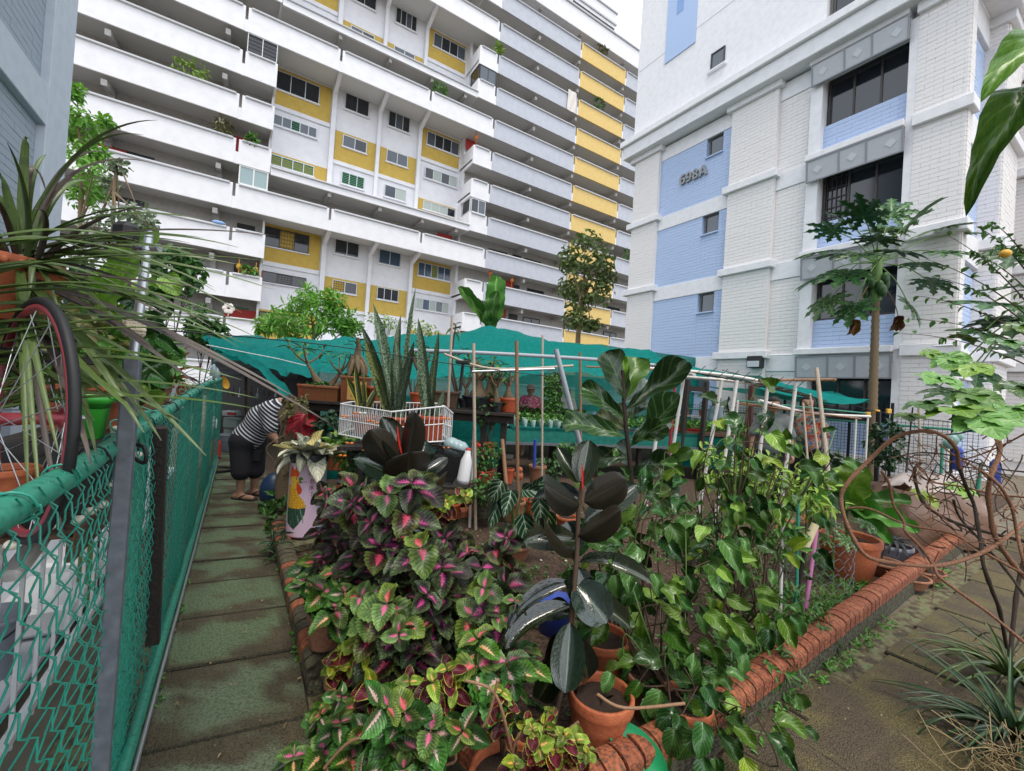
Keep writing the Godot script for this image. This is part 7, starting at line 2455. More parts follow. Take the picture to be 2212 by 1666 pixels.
func hero_plants() -> void:
	# rubber plants
	var place := func(o: Node3D, q: Array, d0: float, m: Material):
		# [base u, base v, tip u, tip v, half width, depth of base, depth of tip, back?]
		var s := at(q[0], q[1], q[5])
		var e := at(q[2], q[3], q[6])
		var up := (EYE - s).normalized() * (0.35 if q[7] == 1 else 0.8) + Vector3.UP * (0.6 if q[7] != 1 else 1.0) + rv(0.15)
		if q[7] == 2: up = -up
		leaf(o, "leaf", LM.ellip[int(q[8])], m if q[7] != 2 else M.rubberback, s, e - s, up, q[4] * 1.12, s.distance_to(e) * 1.06)
	var d := 2.6
	var a := thing("rubber_plant", "broad leaved dark rubber plant behind the tall coleus, left of the white bottle", "rubber plant", foot(at(870, 1250, d)))
	stem(a, [foot(at(875, 1250, d)), at(872, 1120, d), at(868, 1040, d)], 0.016, 0.01, M.stembrown)
	for q in [[868, 1010, 838, 905, 0.085, d, d - 0.05, 0, 0], [872, 1012, 905, 893, 0.075, d, d - 0.1, 2, 0], [860, 1020, 797, 928, 0.075, d, d - 0.15, 2, 0], [860, 1035, 780, 985, 0.08, d, d - 0.15, 0, 0], [882, 1050, 880, 975, 0.12, d - 0.05, d - 0.12, 2, 0], [885, 1040, 920, 952, 0.075, d, d + 0.1, 0, 0], [890, 1050, 945, 978, 0.06, d, d, 0, 1], [895, 1075, 970, 1035, 0.075, d, d - 0.1, 2, 0], [860, 1060, 790, 1040, 0.07, d, d - 0.1, 0, 1], [880, 1120, 985, 1090, 0.06, d, d - 0.15, 2, 1], [870, 1100, 815, 1120, 0.06, d, d - 0.1, 0, 1], [885, 1140, 935, 1165, 0.06, d, d, 0, 1]]: place.call(a, q, d, M.rubber)
	leaf(a, "leaf_bud", LM.lance[2], M.bloom, at(870, 985, d), at(858, 922, d) - at(870, 985, d), -fwd, 0.01, 0.19)
	d = 1.75
	var c := thing("rubber_plant", "tall glossy rubber plant with wet almost black leaves at the front of the bed", "rubber plant", foot(at(1235, 1590, 1.62)))
	stem(c, [at(1190, 1590, 1.6), at(1225, 1420, 1.64), at(1237, 1300, 1.68), at(1246, 1200, 1.72), at(1250, 1100, 1.75), at(1258, 1040, 1.75)], 0.014, 0.008, M.stembrown)
	for q in [[1255, 1045, 1272, 955, 0.05, d, d + 0.02, 0, 0], [1250, 1045, 1208, 968, 0.035, d, d + 0.06, 0, 0], [1262, 1050, 1310, 1040, 0.05, d, d + 0.15, 0, 1], [1252, 1090, 1165, 1052, 0.062, d - 0.02, d - 0.16, 2, 0], [1262, 1085, 1352, 1040, 0.055, d, d - 0.06, 2, 0], [1256, 1080, 1145, 1040, 0.055, d + 0.05, d + 0.16, 0, 1], [1262, 1130, 1375, 1045, 0.055, d + 0.05, d + 0.12, 0, 0],
		[1248, 1158, 1348, 1110, 0.06, d - 0.03, d - 0.16, 2, 0], [1246, 1170, 1148, 1150, 0.05, d, d - 0.08, 0, 1], [1246, 1195, 1155, 1140, 0.04, d, d - 0.2, 2, 0], [1250, 1190, 1225, 1125, 0.045, d + 0.05, d + 0.16, 0, 0], [1252, 1215, 1388, 1198, 0.042, d, d - 0.12, 1, 1], [1247, 1225, 1262, 1300, 0.05, d - 0.02, d - 0.1, 0, 1], [1243, 1265, 1095, 1280, 0.045, d - 0.05, d - 0.15, 1, 1], [1246, 1260, 1305, 1330, 0.06, d - 0.04, d - 0.18, 0, 1],
		[1240, 1290, 1380, 1320, 0.042, d - 0.05, d - 0.1, 1, 1], [1238, 1310, 1090, 1335, 0.05, d - 0.07, d - 0.2, 1, 1], [1235, 1330, 1160, 1300, 0.045, d, d + 0.1, 0, 1], [1232, 1345, 1222, 1490, 0.062, d - 0.1, d - 0.22, 0, 0], [1230, 1370, 1160, 1550, 0.05, d - 0.1, d - 0.18, 0, 1], [1232, 1375, 1300, 1480, 0.045, d - 0.08, d - 0.12, 0, 1], [1228, 1400, 1225, 1555, 0.035, d - 0.1, d - 0.1, 0, 1], [1228, 1380, 1135, 1420, 0.04, d - 0.06, d + 0.02, 1, 1]]: place.call(c, q, d, M.rubber)
	leaf(c, "leaf_bud", LM.lance[2], M.bloom, at(1258, 1060, d - 0.01), at(1257, 1000, d) - at(1258, 1060, d), -fwd, 0.006, 0.11)
	# fiddle leaf fig
	d = 2.75
	var f := thing("fiddle_leaf_fig", "fiddle leaf fig with big veined leaves and two bright new leaves at the top", "fig plant", foot(at(1365, 1250, d)))
	stem(f, [foot(at(1368, 1260, d)), at(1366, 1120, d), at(1362, 1010, d), at(1350, 900, d), at(1345, 800, d)], 0.02, 0.011, M.vinedark)
	for q in [[1352, 865, 1322, 765, 0.105, -0.05, 0, "fiddle"], [1352, 862, 1375, 770, 0.085, 0.08, 0, "fiddlenew"], [1348, 840, 1342, 772, 0.03, 0.0, 0, "fiddlenew"], [1352, 870, 1405, 815, 0.06, 0.15, 0, "fiddleback"], [1352, 885, 1470, 805, 0.075, 0.1, 2, "fiddle"], [1350, 905, 1275, 835, 0.065, -0.1, 1, "fiddle"], [1356, 905, 1412, 848, 0.06, 0.05, 1, "fiddle"], [1352, 945, 1240, 890, 0.085, -0.1, 1, "fiddle"], [1352, 930, 1290, 890, 0.055, 0.12, 0, "fiddleback"], [1352, 925, 1332, 870, 0.05, 0.15, 0, "fiddleback"],
		[1362, 950, 1440, 900, 0.07, 0.12, 0, "fiddleback"], [1362, 965, 1468, 870, 0.075, -0.05, 2, "fiddle"], [1365, 955, 1420, 920, 0.06, -0.15, 1, "fiddle"], [1360, 990, 1262, 975, 0.085, -0.05, 1, "fiddle"], [1368, 1020, 1440, 985, 0.06, -0.12, 1, "fiddle"], [1366, 1030, 1470, 1005, 0.065, 0.0, 1, "fiddle"], [1362, 1035, 1290, 1060, 0.075, -0.15, 1, "fiddle"], [1368, 1060, 1450, 1050, 0.085, -0.2, 1, "fiddle"], [1364, 1010, 1330, 955, 0.06, 0.15, 0, "fiddleback"]]:
		var s := at(q[0], q[1], d)
		var e := at(q[2], q[3], d + q[5])
		leaf(f, "leaf", LM.obov[int(q[6])], M[q[7]], s, e - s, (EYE - s).normalized() * 0.8 + Vector3.UP * 0.4 + rv(0.15), q[4] * 1.25, s.distance_to(e) * 1.08)
	# papaya tree
	var pf := foot(at(1880, 1035, 9.3))
	var p := thing("papaya_tree", "papaya tree with a scarred trunk, green fruit and an umbrella of lobed leaves", "papaya tree", pf)
	var tb := MB.new()
	var tp := []
	var tr := []
	for k in 60:
		var t := k / 59.0
		tp.append(pf.lerp(at(1893, 640, 9.3), t)); tr.append(lerpf(0.1, 0.062, t) + (0.008 if k % 2 else -0.004))
	tb.tube(tp, tr, 14)
	put(p, "trunk", tb, M.bark)
	var top := at(1895, 560, 9.3)
	tb = MB.new()
	tb.tube([at(1893, 650, 9.3), at(1894, 610, 9.3), top, top + Vector3(0, 0.25, 0)], [0.09, 0.11, 0.08, 0.03], 12)
	put(p, "crown_shaft", tb, M.stemgreen)
	for k in 12:
		var an := TAU * k / 12.0 + rf(-0.2, 0.2)
		var fb := MB.new()
		var fc := at(1893, 632 - 9 * (k % 4), 9.3) + Vector3(cos(an), 0, sin(an)) * 0.17
		fb.ball(fc, Vector3(0.075, 0.14, 0.075), 12)
		put(p, "fruit", fb, M.g3)
	for q in [[1775, 545, 0.55, -0.2], [1800, 500, 0.6, 0.2], [1830, 480, 0.6, 0.5], [1865, 468, 0.65, -0.4], [1925, 465, 0.65, 0.3], [1975, 475, 0.6, -0.3], [2030, 495, 0.6, 0.2], [2070, 505, 0.5, 0.5], [2035, 545, 0.55, -0.4], [2010, 610, 0.55, 0.0], [1965, 660, 0.5, -0.3], [1770, 600, 0.55, 0.1], [1790, 650, 0.55, -0.3], [1845, 665, 0.5, -0.5], [1830, 590, 0.55, -0.6], [1895, 520, 0.6, -0.8], [1940, 545, 0.5, -0.8], [1860, 550, 0.5, -0.9], [1915, 500, 0.55, 0.6], [1985, 570, 0.5, 0.4], [1815, 550, 0.55, 0.6]]:
		var e := at(q[0], q[1], 9.3 + q[3])
		stem(p, [top - Vector3(0, 0.08, 0), top.lerp(e, 0.55) + Vector3(0, 0.1, 0), e], 0.016, 0.009, M.stemgreen, "leaf_stalk", 5)
		var outw := (e - top).normalized()
		leaf(p, "leaf", LM.palm[0], M.papaya, e, outw + Vector3(0, -0.2, 0) + rv(0.15), Vector3.UP + outw * 0.2 - fwd * 0.2 + rv(0.15), q[2] * 1.15, q[2] * 1.05)
	for q in [[1845, 690, 1842, 725], [1940, 682, 1938, 712]]:
		var e := at(q[0], q[1], 9.2)
		stem(p, [top - Vector3(0, 0.3, 0), at(q[0] + (12 if q[0] < 1893 else -10), 650, 9.2), e], 0.012, 0.008, M.dry, "dead_stalk", 5)
		for k in 3: leaf(p, "dead_leaf", LM.hib[1], M.dry, e, at(q[2], q[3], 9.2) - e + rv(0.1), -fwd + rv(0.5), 0.1, 0.36)
	for q in [[1878, 898], [1898, 893], [1923, 891]]:
		tb = MB.new()
		tb.box(at(q[0] - 3, q[1] - 2, 9.0), Vector3(0.09, 0.11, 0.06), ori(fwd), 0.01)
		solo("yellow_clip", tb, M.gold, ["yellow clip on the wire left of the papaya trunk", "yellow clip on the wire touching the papaya trunk", "yellow clip on the wire right of the papaya trunk"][[1878, 1898, 1923].find(q[0])], "clip")
	tb = MB.new()
	tb.bar(foot(at(1893, 1040, 8.9)), at(1898, 890, 8.9), 0.07, 0.07, 0.0, Vector3.BACK)
	solo("post", tb, M.cable, "black square post strapped beside the papaya trunk", "post")
	pole([at(1560, 800, 9.0), at(1760, 850, 8.9), at(1900, 890, 8.9), at(2120, 920, 8.4)], 0.008, M.cable, "black wire stretched from the canopy past the papaya trunk", "wire", "wire")


func coleus() -> void:
	# each plant: label, pot or soil foot [u, v, d, y], leaf colour set, rosettes [u, v, d, size, pairs]
	var A := [M.cole_g, M.cole_a, M.cole_a, M.cole_b]
	var B := [M.cole_a, M.cole_b, M.cole_b]
	var Cc := [M.cole_g, M.cole_c, M.cole_c]
	var G := [M.cole_g, M.cole_g, M.cole_a]
	var R := [M.cole_y, M.cole_d, M.cole_d]
	var Y := [M.cole_y, M.cole_y, M.cole_d]
	var sets := [
		["tall coleus with big green and purple leaves splashed with pink, below the rubber plant", [840, 1420, 2.0], A, [[838, 1068, 1.95, 0.19, 4], [765, 1085, 2.05, 0.16, 3], [880, 1110, 1.95, 0.17, 3], [800, 1130, 1.9, 0.15, 3], [910, 1040, 2.2, 0.12, 3]], 0.62],
		["coleus with rounded ruffled pink hearted leaves in the middle of the bed", [900, 1480, 1.8], A, [[910, 1185, 1.75, 0.17, 4], [955, 1225, 1.75, 0.15, 3], [870, 1215, 1.78, 0.16, 3], [825, 1180, 1.85, 0.15, 3], [960, 1290, 1.72, 0.14, 3]], 0.62],
		["purple leaved coleus leaning over the painted planter", [760, 1380, 2.2], B, [[712, 1110, 2.25, 0.13, 3], [735, 1160, 2.15, 0.13, 3], [700, 1065, 2.35, 0.1, 3], [770, 1200, 2.0, 0.13, 3], [690, 1150, 2.3, 0.1, 2]], 0.5],
		["bright green coleus with small pink centres at the front of the bed", [850, 1520, 1.6], G, [[835, 1305, 1.6, 0.15, 4], [800, 1340, 1.62, 0.13, 3], [875, 1345, 1.58, 0.12, 3], [780, 1290, 1.7, 0.12, 3]], 0.6],
		["dark bronze coleus with a slim pink flash under the bright green one", [880, 1560, 1.62], B, [[860, 1405, 1.58, 0.14, 3], [905, 1395, 1.6, 0.13, 3], [815, 1420, 1.6, 0.12, 3], [935, 1370, 1.68, 0.12, 3]], 0.55],
		["coleus on a tall red stem with pink centred leaves beside the rubber plant", [1050, 1560, 1.7], G, [[1045, 1270, 1.68, 0.12, 4], [1020, 1330, 1.66, 0.13, 3], [1075, 1330, 1.66, 0.13, 3], [1000, 1290, 1.75, 0.11, 3]], 0.55],
		["wide coleus with pink veined dark leaves in front of the alocasia", [1050, 1420, 2.1], A, [[1070, 1185, 2.05, 0.14, 3], [1010, 1195, 2.05, 0.15, 3], [1040, 1225, 1.98, 0.14, 3], [985, 1160, 2.2, 0.12, 3], [1110, 1235, 2.0, 0.13, 3], [1090, 1260, 1.9, 0.12, 3]], 0.5],
		["maroon coleus with lime frilled edges, largest cluster left of the rubber plant", [960, 1640, 1.45], R, [[965, 1445, 1.42, 0.075, 4], [935, 1475, 1.42, 0.08, 3], [980, 1490, 1.42, 0.08, 3]], 0.6],
		["maroon coleus with lime frilled edges, small cluster in the centre front", [890, 1640, 1.45], R, [[885, 1472, 1.43, 0.075, 4], [880, 1510, 1.43, 0.075, 3]], 0.6],
		["maroon and yellow coleus, leftmost of the frilled clusters", [830, 1640, 1.5], R, [[805, 1480, 1.48, 0.075, 4], [820, 1520, 1.48, 0.07, 3], [790, 1420, 1.55, 0.07, 3]], 0.6],
		["maroon coleus with lime edges, rightmost cluster under the rubber plant leaves", [1085, 1640, 1.45], R, [[1085, 1495, 1.42, 0.078, 4], [1075, 1520, 1.42, 0.075, 3]], 0.6],
		["green coleus with cream and violet centres hanging in the centre front", [1040, 1600, 1.5], Cc, [[1030, 1440, 1.48, 0.14, 3], [1095, 1430, 1.5, 0.14, 3], [1060, 1470, 1.5, 0.1, 2]], 0.5],
		["green coleus with cream centres at the bottom of the picture", [880, 1690, 1.35], Cc, [[875, 1540, 1.35, 0.13, 3], [930, 1580, 1.33, 0.13, 3], [840, 1600, 1.33, 0.11, 3], [900, 1620, 1.3, 0.11, 3], [790, 1580, 1.4, 0.1, 3]], 0.5],
		["cream flecked coleus trailing over the path at the lower left", [740, 1690, 1.45], Cc, [[735, 1560, 1.45, 0.1, 3], [700, 1620, 1.42, 0.1, 3], [760, 1640, 1.38, 0.1, 3], [690, 1550, 1.52, 0.08, 3], [770, 1530, 1.5, 0.09, 3], [820, 1650, 1.33, 0.09, 2]], 0.5],
		["small green coleus with pale streaks in the clay pot at the left corner", [700, 1360, 2.0], Cc, [[680, 1215, 2.1, 0.11, 3], [720, 1240, 2.0, 0.12, 3], [665, 1255, 2.05, 0.1, 3], [700, 1275, 1.95, 0.12, 3], [745, 1280, 1.9, 0.1, 3], [725, 1320, 1.85, 0.11, 3]], 0.5],
		["yellow green coleus sprouting between the rubber leaves and the bottle", [930, 1200, 2.3], Y, [[920, 1065, 2.2, 0.11, 4], [945, 1085, 2.2, 0.1, 3], [965, 1085, 2.2, 0.1, 3]], 0.5],
		["small lime coleus in the pot at the front beside the green scoop", [1190, 1690, 1.3], Y, [[1150, 1575, 1.3, 0.055, 3], [1165, 1610, 1.28, 0.07, 3], [1220, 1590, 1.3, 0.055, 3], [1200, 1620, 1.28, 0.06, 3], [1245, 1600, 1.3, 0.055, 3], [1110, 1650, 1.25, 0.05, 3], [1260, 1625, 1.28, 0.05, 3]], 0.5],
		["lime flecked little coleus behind the brick corner", [740, 1480, 1.75], Y, [[740, 1410, 1.75, 0.08, 3], [765, 1390, 1.7, 0.07, 3], [720, 1440, 1.72, 0.08, 3], [760, 1440, 1.65, 0.07, 3]], 0.5],
		["dark coleus filling the shade behind the bright green one", [960, 1520, 1.9], B, [[940, 1330, 1.9, 0.14, 3], [990, 1380, 1.85, 0.13, 3], [740, 1330, 1.95, 0.12, 3], [960, 1420, 1.75, 0.11, 3], [840, 1250, 1.95, 0.13, 3]], 0.5]]
	for s in sets:
		var ft := at(s[1][0], s[1][1], s[1][2])
		ft.y = maxf(ft.y, 0.02)
		var o := thing("coleus", s[0], "coleus", ft)
		for r in s[3]:
			var tip := at(r[0], r[1], r[2])
			var toward := (EYE - tip).normalized()
			var axis := (Vector3.UP * 0.75 + toward * 0.75 + rv(0.35)).normalized()
			var mid := ft.lerp(tip, 0.55) + rv(0.04)
			stem(o, [ft, mid, tip - axis * r[3] * 0.5, tip], 0.006, 0.003, M.stemred if s[2] != R else M.stembrown)
			var sm: bool = s[2] == R
			rosette(o, tip, axis, r[4], r[3] * rf(0.75, 1.05), "heart" if sm else "ovate", s[2], 0.36 if sm else rf(0.38, 0.46), -0.15)
			if not sm:
				var t2 := tip + rv(0.1) - toward * 0.04
				rosette(o, t2, (axis + rv(0.6)).normalized(), 3, r[3] * rf(0.5, 0.8), "ovate", s[2], 0.36, -0.1)
			# older pairs down the stem
			for k in 3:
				var t := 0.42 + 0.18 * k
				var p := ft.lerp(mid, minf(1.0, t * 1.4)).lerp(mid.lerp(tip, t), t)
				var an := rf(0, TAU)
				for e in 2:
					var dir := Vector3(cos(an + PI * e), rf(-0.3, 0.2), sin(an + PI * e)) + toward * 0.35
					leaf(o, "leaf", pick(LM.heart if sm else LM.ovate), s[2][2], p, dir, Vector3.UP + toward * 0.6, r[3] * 0.33, r[3] * rf(0.7, 0.95))
	# pots and feet of this bed
	pot(foot(at(700, 1400, 2.02), 0.14), 0.085, 0.17, M.terracotta2, "weathered clay pot with incised lines on the brick corner", "flowerpot", "", true, 0.14)
	pot(foot(at(1290, 1640, 1.64), 0.0), 0.125, 0.27, M.terracotta, "big orange terracotta pot at the front, right of the tall rubber plant stem", "flowerpot", "", true, 0.1)
	pot(foot(at(1300, 1400, 2.05), 0.02), 0.13, 0.24, M.terracotta, "terracotta pot behind the rubber plant stem", "flowerpot", "", true, 0.12)
	pot(foot(at(1470, 1640, 1.7), 0.02), 0.11, 0.2, M.terracotta, "terracotta pot of a hibiscus cutting beside the brick edging", "flowerpot", "", true, 0.12)
	pot(foot(at(1100, 1680, 1.35), 0.0), 0.13, 0.2, M.terracotta, "terracotta pot of bare coleus stems at the bottom of the picture", "flowerpot", "", true, 0.12)
	pot(foot(at(1405, 1540, 1.9), 0.0), 0.12, 0.19, M.terracotta2, "terracotta pot half hidden behind the green scoop", "flowerpot", "", true, 0.12)
	for q in [[780, 1500, 1.8, "terracotta pot buried in the middle of the coleus", 0.15], [960, 1560, 1.75, "black shaded pot under the bronze coleus", 0.16], [870, 1620, 1.5, "low clay pot under the frilled coleus", 0.14]]:
		pot(foot(at(q[0], q[1], q[2])), q[4], 0.18, M.terracotta2, q[3])
	# woody bare stems low in the front
	var b := MB.new()
	for q in [[[1105, 1620], [1070, 1500], [1005, 1470]], [[1108, 1625], [1130, 1580], [1200, 1590], [1250, 1560]], [[1000, 1620], [1050, 1560], [1075, 1470]], [[930, 1655], [985, 1640], [960, 1560]], [[740, 1660], [800, 1640], [880, 1590]], [[700, 1660], [760, 1600], [840, 1590], [880, 1570]], [[1290, 1500], [1350, 1530], [1480, 1520]]]:
		var pp := []
		for e in q: pp.append(at(e[0], e[1], 1.36))
		b.tube(smooth_path(pp, 5), 0.005, 6)
	solo("dead_shrub", b, M.bamboo2, "tangle of bare woody coleus stems at the bottom of the bed", "dead plant")
	# green plastic scoop
	var sc := thing("scoop", "bright green oval plastic scoop lying against the pots", "scoop", at(1375, 1620, 1.5))
	b = MB.new()
	var g := []
	var c := at(1377, 1622, 1.5)
	var ax := (at(1420, 1665, 1.45) - at(1330, 1580, 1.55)).normalized()
	var nn := ((EYE - c).normalized() + Vector3.UP * 0.3).normalized()
	var sd := nn.cross(ax).normalized()
	for i in 11:
		var row := []
		var w := 0.062 * pow(sin(PI * clampf(i / 10.0 * 0.97 + 0.02, 0, 1)), 0.5)
		for j in 9:
			var s := j / 4.0 - 1.0
			row.append(c + ax * (i / 10.0 - 0.5) * 0.22 + sd * w * s + nn * 0.022 * (s * s + pow(i / 5.0 - 1.0, 2.0) - 1.0))
		g.append(row)
	b.sheet(g)
	put(sc, "bowl", b, M.scoop)
	b = MB.new()
	b.bar(c - ax * 0.1, c - ax * 0.19, 0.03, 0.012, 0.004, nn)
	put(sc, "handle", b, M.scoop)


func hibiscus() -> void:
	var sets := [["hibiscus bush with glossy wet leaves right of the rubber plant", [1420, 1480, 1.95], [[1420, 1190, 1.9], [1350, 1240, 1.85], [1480, 1160, 2.0], [1390, 1300, 1.8], [1500, 1250, 1.95], [1330, 1160, 2.0], [1450, 1380, 1.8], [1380, 1420, 1.75], [1540, 1330, 1.9], [1420, 1110, 2.1]], 0.12],
		["tall hibiscus bush in front of the white pipe frame", [1600, 1330, 2.6], [[1600, 1000, 2.5], [1540, 1080, 2.45], [1650, 1090, 2.5], [1580, 1170, 2.3], [1500, 1040, 2.6], [1690, 1180, 2.4], [1620, 1260, 2.2], [1550, 1220, 2.2], [1660, 1010, 2.7]], 0.12],
		["young hibiscus cutting with hanging leaves in the pot by the brick edging", [1480, 1600, 1.7], [[1460, 1500, 1.68], [1500, 1550, 1.68], [1550, 1540, 1.7], [1635, 1530, 1.62], [1600, 1560, 1.62], [1440, 1440, 1.72]], 0.1],
		["leggy hibiscus branch reaching up beside the fig", [1560, 1200, 2.5], [[1615, 870, 2.5], [1590, 930, 2.4], [1650, 900, 2.6], [1555, 960, 2.5], [1780, 970, 2.6], [1730, 1000, 2.6], [1690, 960, 2.6]], 0.11],
		["low hibiscus shoots between the fig trunk and the rubber plant", [1340, 1300, 2.3], [[1290, 1010, 2.3], [1320, 1100, 2.25], [1400, 1060, 2.4], [1300, 1180, 2.2], [1430, 1010, 2.5]], 0.1]]
	for s in sets:
		var ft := foot(at(s[1][0], s[1][1], s[1][2]), 0.03)
		var o := thing("hibiscus_bush", s[0], "hibiscus", ft)
		for t in s[2]:
			var tip := at(t[0], t[1], t[2])
			var mid := ft.lerp(tip, 0.5) + rv(0.08)
			stem(o, [ft + rv(0.03).slide(Vector3.UP), mid, tip], 0.007, 0.003, M.stembrown)
			var n := 14 if s[2].size() > 7 else 11
			if t[2] > 2.35: n = 5
			for w in 3: stem(o, [mid.lerp(tip, rf(0.0, 0.5)), mid.lerp(tip, 0.7) + rv(0.12), tip + rv(0.15)], 0.004, 0.002, M.stembrown if w else M.stemgreen)
			if t[2] > 2.35: n = 9
			var reach := 0.17
			for k in n:
				var q := tip.lerp(mid, rf(-0.1, 0.75)) + rv(reach)
				var outd := (q - tip.lerp(mid, 0.4)).normalized()
				var sz: float = s[3] * rf(0.6, 1.25)
				var toward := (EYE - q).normalized()
				leaf(o, "leaf", pick(LM.hib), M.hibnew if rng.randf() < 0.14 else (M.hib if rng.randf() < 0.6 else M.hib2), q, outd * 0.7 + Vector3(0, -0.55, 0) + toward * 0.25 + rv(0.35), Vector3.UP * 0.5 + toward * 0.8 + rv(0.35), sz * 0.3, sz)
	# fine stemmed filler behind: kalanchoe like shoots
	for q in [[1560, 1010, 3.4, "fine leaved shrub with pale shoots left of the white uprights", "g4"], [1640, 1020, 3.3, "fine leaved shrub with pale shoots in front of the grey shirted person", "g4"], [1740, 1050, 3.4, "fine leaved shrub with pale shoots in front of the patterned blouse", "g4"], [1660, 1130, 3.0, "thin twiggy shrub below the wire panel", "g2"], [1490, 1130, 2.9, "thin twiggy shrub behind the hibiscus leaves", "g1"], [1720, 1330, 2.5, "low leafy weed clump at the end of the hibiscus bed", "g1"], [1650, 1420, 2.1, "feathery weed clump between the hibiscus and the brick edging", "g1"], [1560, 1450, 2.0, "shaded weed clump under the hibiscus", "g3"]]:
		var c := at(q[0], q[1], q[2])
		stuff_plant("shrub", q[3], "shrub", foot(c, 0.0), [[c, Vector3(0.24, 0.2, 0.2) * q[2] / 3.4, 150], [c + Vector3(0.1, -0.1, 0.05), Vector3(0.2, 0.16, 0.16) * q[2] / 3.4, 90]], LM.small[0], M[q[4]], 0.025 * q[2], 0.2, 0.006)


func left_plants() -> void:
	# long bladed plant in the terracotta bowl at the upper left
	var pc := at(-62, 552, 1.15)
	var c := at(50, 575, 1.15)
	var p := pot(pc - Vector3(0, 0.17, 0), 0.19, 0.17, M.terracotta, "large terracotta bowl with a beaded rim at the upper left edge")
	var bd := MB.new()
	for k in 40: bd.ball(pc - Vector3(0, 0.02, 0) + Vector3(cos(k * TAU / 40), 0, sin(k * TAU / 40)) * 0.186, Vector3(0.01, 0.012, 0.01), 6)
	put(p, "beading", bd, M.terracotta)
	bd = MB.new()
	bd.box(pc - Vector3(0.05, 0.26, 0), Vector3(0.5, 0.03, 0.6), Basis(), 0.004)
	bd.box(Vector3(c.x - 0.2, (c.y - 0.27) * 0.5, c.z), Vector3(0.06, c.y - 0.28, 0.06))
	solo("pot_stand", bd, M.timber, "dark plank stand under the big terracotta bowl", "stand")
	var o := thing("long_leaved_plant", "plant with very long arching grassy leaves sweeping across the left side", "potted plant", c)
	var arcs := [[30, 470, 310, 292, 0.012, 1.05], [60, 480, 365, 455, 0.011, 1.1], [70, 490, 515, 535, 0.01, 1.25], [60, 510, 440, 515, 0.01, 1.15], [70, 520, 460, 620, 0.01, 1.2], [50, 530, 595, 628, 0.011, 1.35], [60, 560, 405, 640, 0.01, 1.2], [50, 560, 380, 610, 0.01, 1.1], [30, 640, 430, 835, 0.013, 1.1], [20, 640, 640, 860, 0.012, 1.3], [10, 620, 310, 935, 0.014, 0.95], [20, 700, 445, 985, 0.012, 1.05], [0, 600, 445, 690, 0.012, 1.0], [10, 760, 300, 900, 0.012, 0.85], [-20, 590, 360, 665, 0.012, 1.0], [0, 780, 250, 870, 0.01, 0.9], [70, 550, 130, 690, 0.009, 1.05], [90, 545, 60, 650, 0.009, 1.05], [40, 480, 62, 300, 0.012, 1.1], [60, 500, 50, 385, 0.01, 1.15], [90, 520, 135, 410, 0.011, 1.2], [20, 500, -20, 370, 0.013, 1.05], [50, 500, 230, 330, 0.01, 1.2], [80, 540, 335, 545, 0.01, 1.2], [60, 560, 290, 740, 0.009, 1.15], [30, 560, 60, 1060, 0.01, 0.85], [20, 580, 85, 1080, 0.009, 0.8]]
	var sweeps := []
	for rep in 2 * arcs.size():
		var a: Array = arcs[rep % arcs.size()]
		var s := c + (at(a[0], a[1], 1.15) - c) * 0.35
		var e := at(a[2], a[3], a[5]) + (rv(0.11) if rep >= arcs.size() else Vector3.ZERO)
		var m := at(lerpf(a[0], a[2], 0.45), minf(a[1], a[3]) - 28 + 0.25 * maxf(0.0, a[3] - a[1]), lerpf(1.12, a[5], 0.5))
		# one blade swept along its arc
		var pts := bez(s, m, e, 18)
		var b := MB.new()
		var g := []
		for i in pts.size():
			var t := float(i) / (pts.size() - 1)
			var d: Vector3 = (pts[mini(i + 1, 18)] - pts[maxi(i - 1, 0)]).normalized()
			var sd := d.cross((EYE - pts[i]).normalized() * 0.6 + Vector3.UP * 0.8).normalized()
			var up := sd.cross(d)
			var w: float = a[4] * minf(1.0, 0.6 + t * 2.0) * pow(1.0 - t * 0.995, 0.5)
			g.append([pts[i] - sd * w + up * w * 0.5, pts[i], pts[i] + sd * w + up * w * 0.5])
		b.sheet(g)
		put(o, "blade", b, M.blade if rng.randf() < 0.8 else M.bladepurple)
	for y: float in [530.0, 560.0, 590.0, 615.0, 640.0, 660.0, 690.0, 715.0, 745.0, 770.0, 790.0, 815.0, 850.0, 890.0]:
		for w in 2: sweeps.append([y + rf(-12, 12), rf(200, 600), y + rf(-60, 130), rf(0.016, 0.025), rf(0.95, 1.3)])
	for a in sweeps:
		var pts := bez(at(-70, a[0], 0.95), at(a[1] * 0.4, a[0] - 75, 1.0), at(a[1], a[2], a[4]), 16)
		var b := MB.new()
		var g := []
		for i in 17:
			var t := i / 16.0
			var d: Vector3 = (pts[mini(i + 1, 16)] - pts[maxi(i - 1, 0)]).normalized()
			var sd := d.cross((EYE - pts[i]).normalized() * 0.5 + Vector3.UP).normalized()
			var wd: float = a[3] * 0.5 * pow(1.0 - t * 0.995, 0.5)
			g.append([pts[i] - sd * wd + Vector3(0, wd * 0.5, 0), pts[i], pts[i] + sd * wd + Vector3(0, wd * 0.5, 0)])
		b.sheet(g)
		put(o, "blade", b, M.blade)
	for k in 16:
		var an := TAU * k / 16.0
		leaf(o, "blade", LM.strap[k % 2], M.bladepurple if k % 3 else M.blade, c + Vector3(cos(an), 0, sin(an)) * 0.04, Vector3(cos(an) * 0.5, 1.0, sin(an) * 0.5), Vector3.UP, 0.009, rf(0.22, 0.36))
	# small pots glimpsed at the left edge
	pot(at(8, 1010, 0.95) - Vector3(0, 0.1, 0), 0.06, 0.1, M.terracotta, "small terracotta pot at the left edge below the bicycle hub")
	# banana and money plant leaves behind the mast
	var bn := thing("banana_plant", "young banana plant with broad bright green leaves behind the steel mast", "banana plant", foot(at(230, 700, 2.4)))
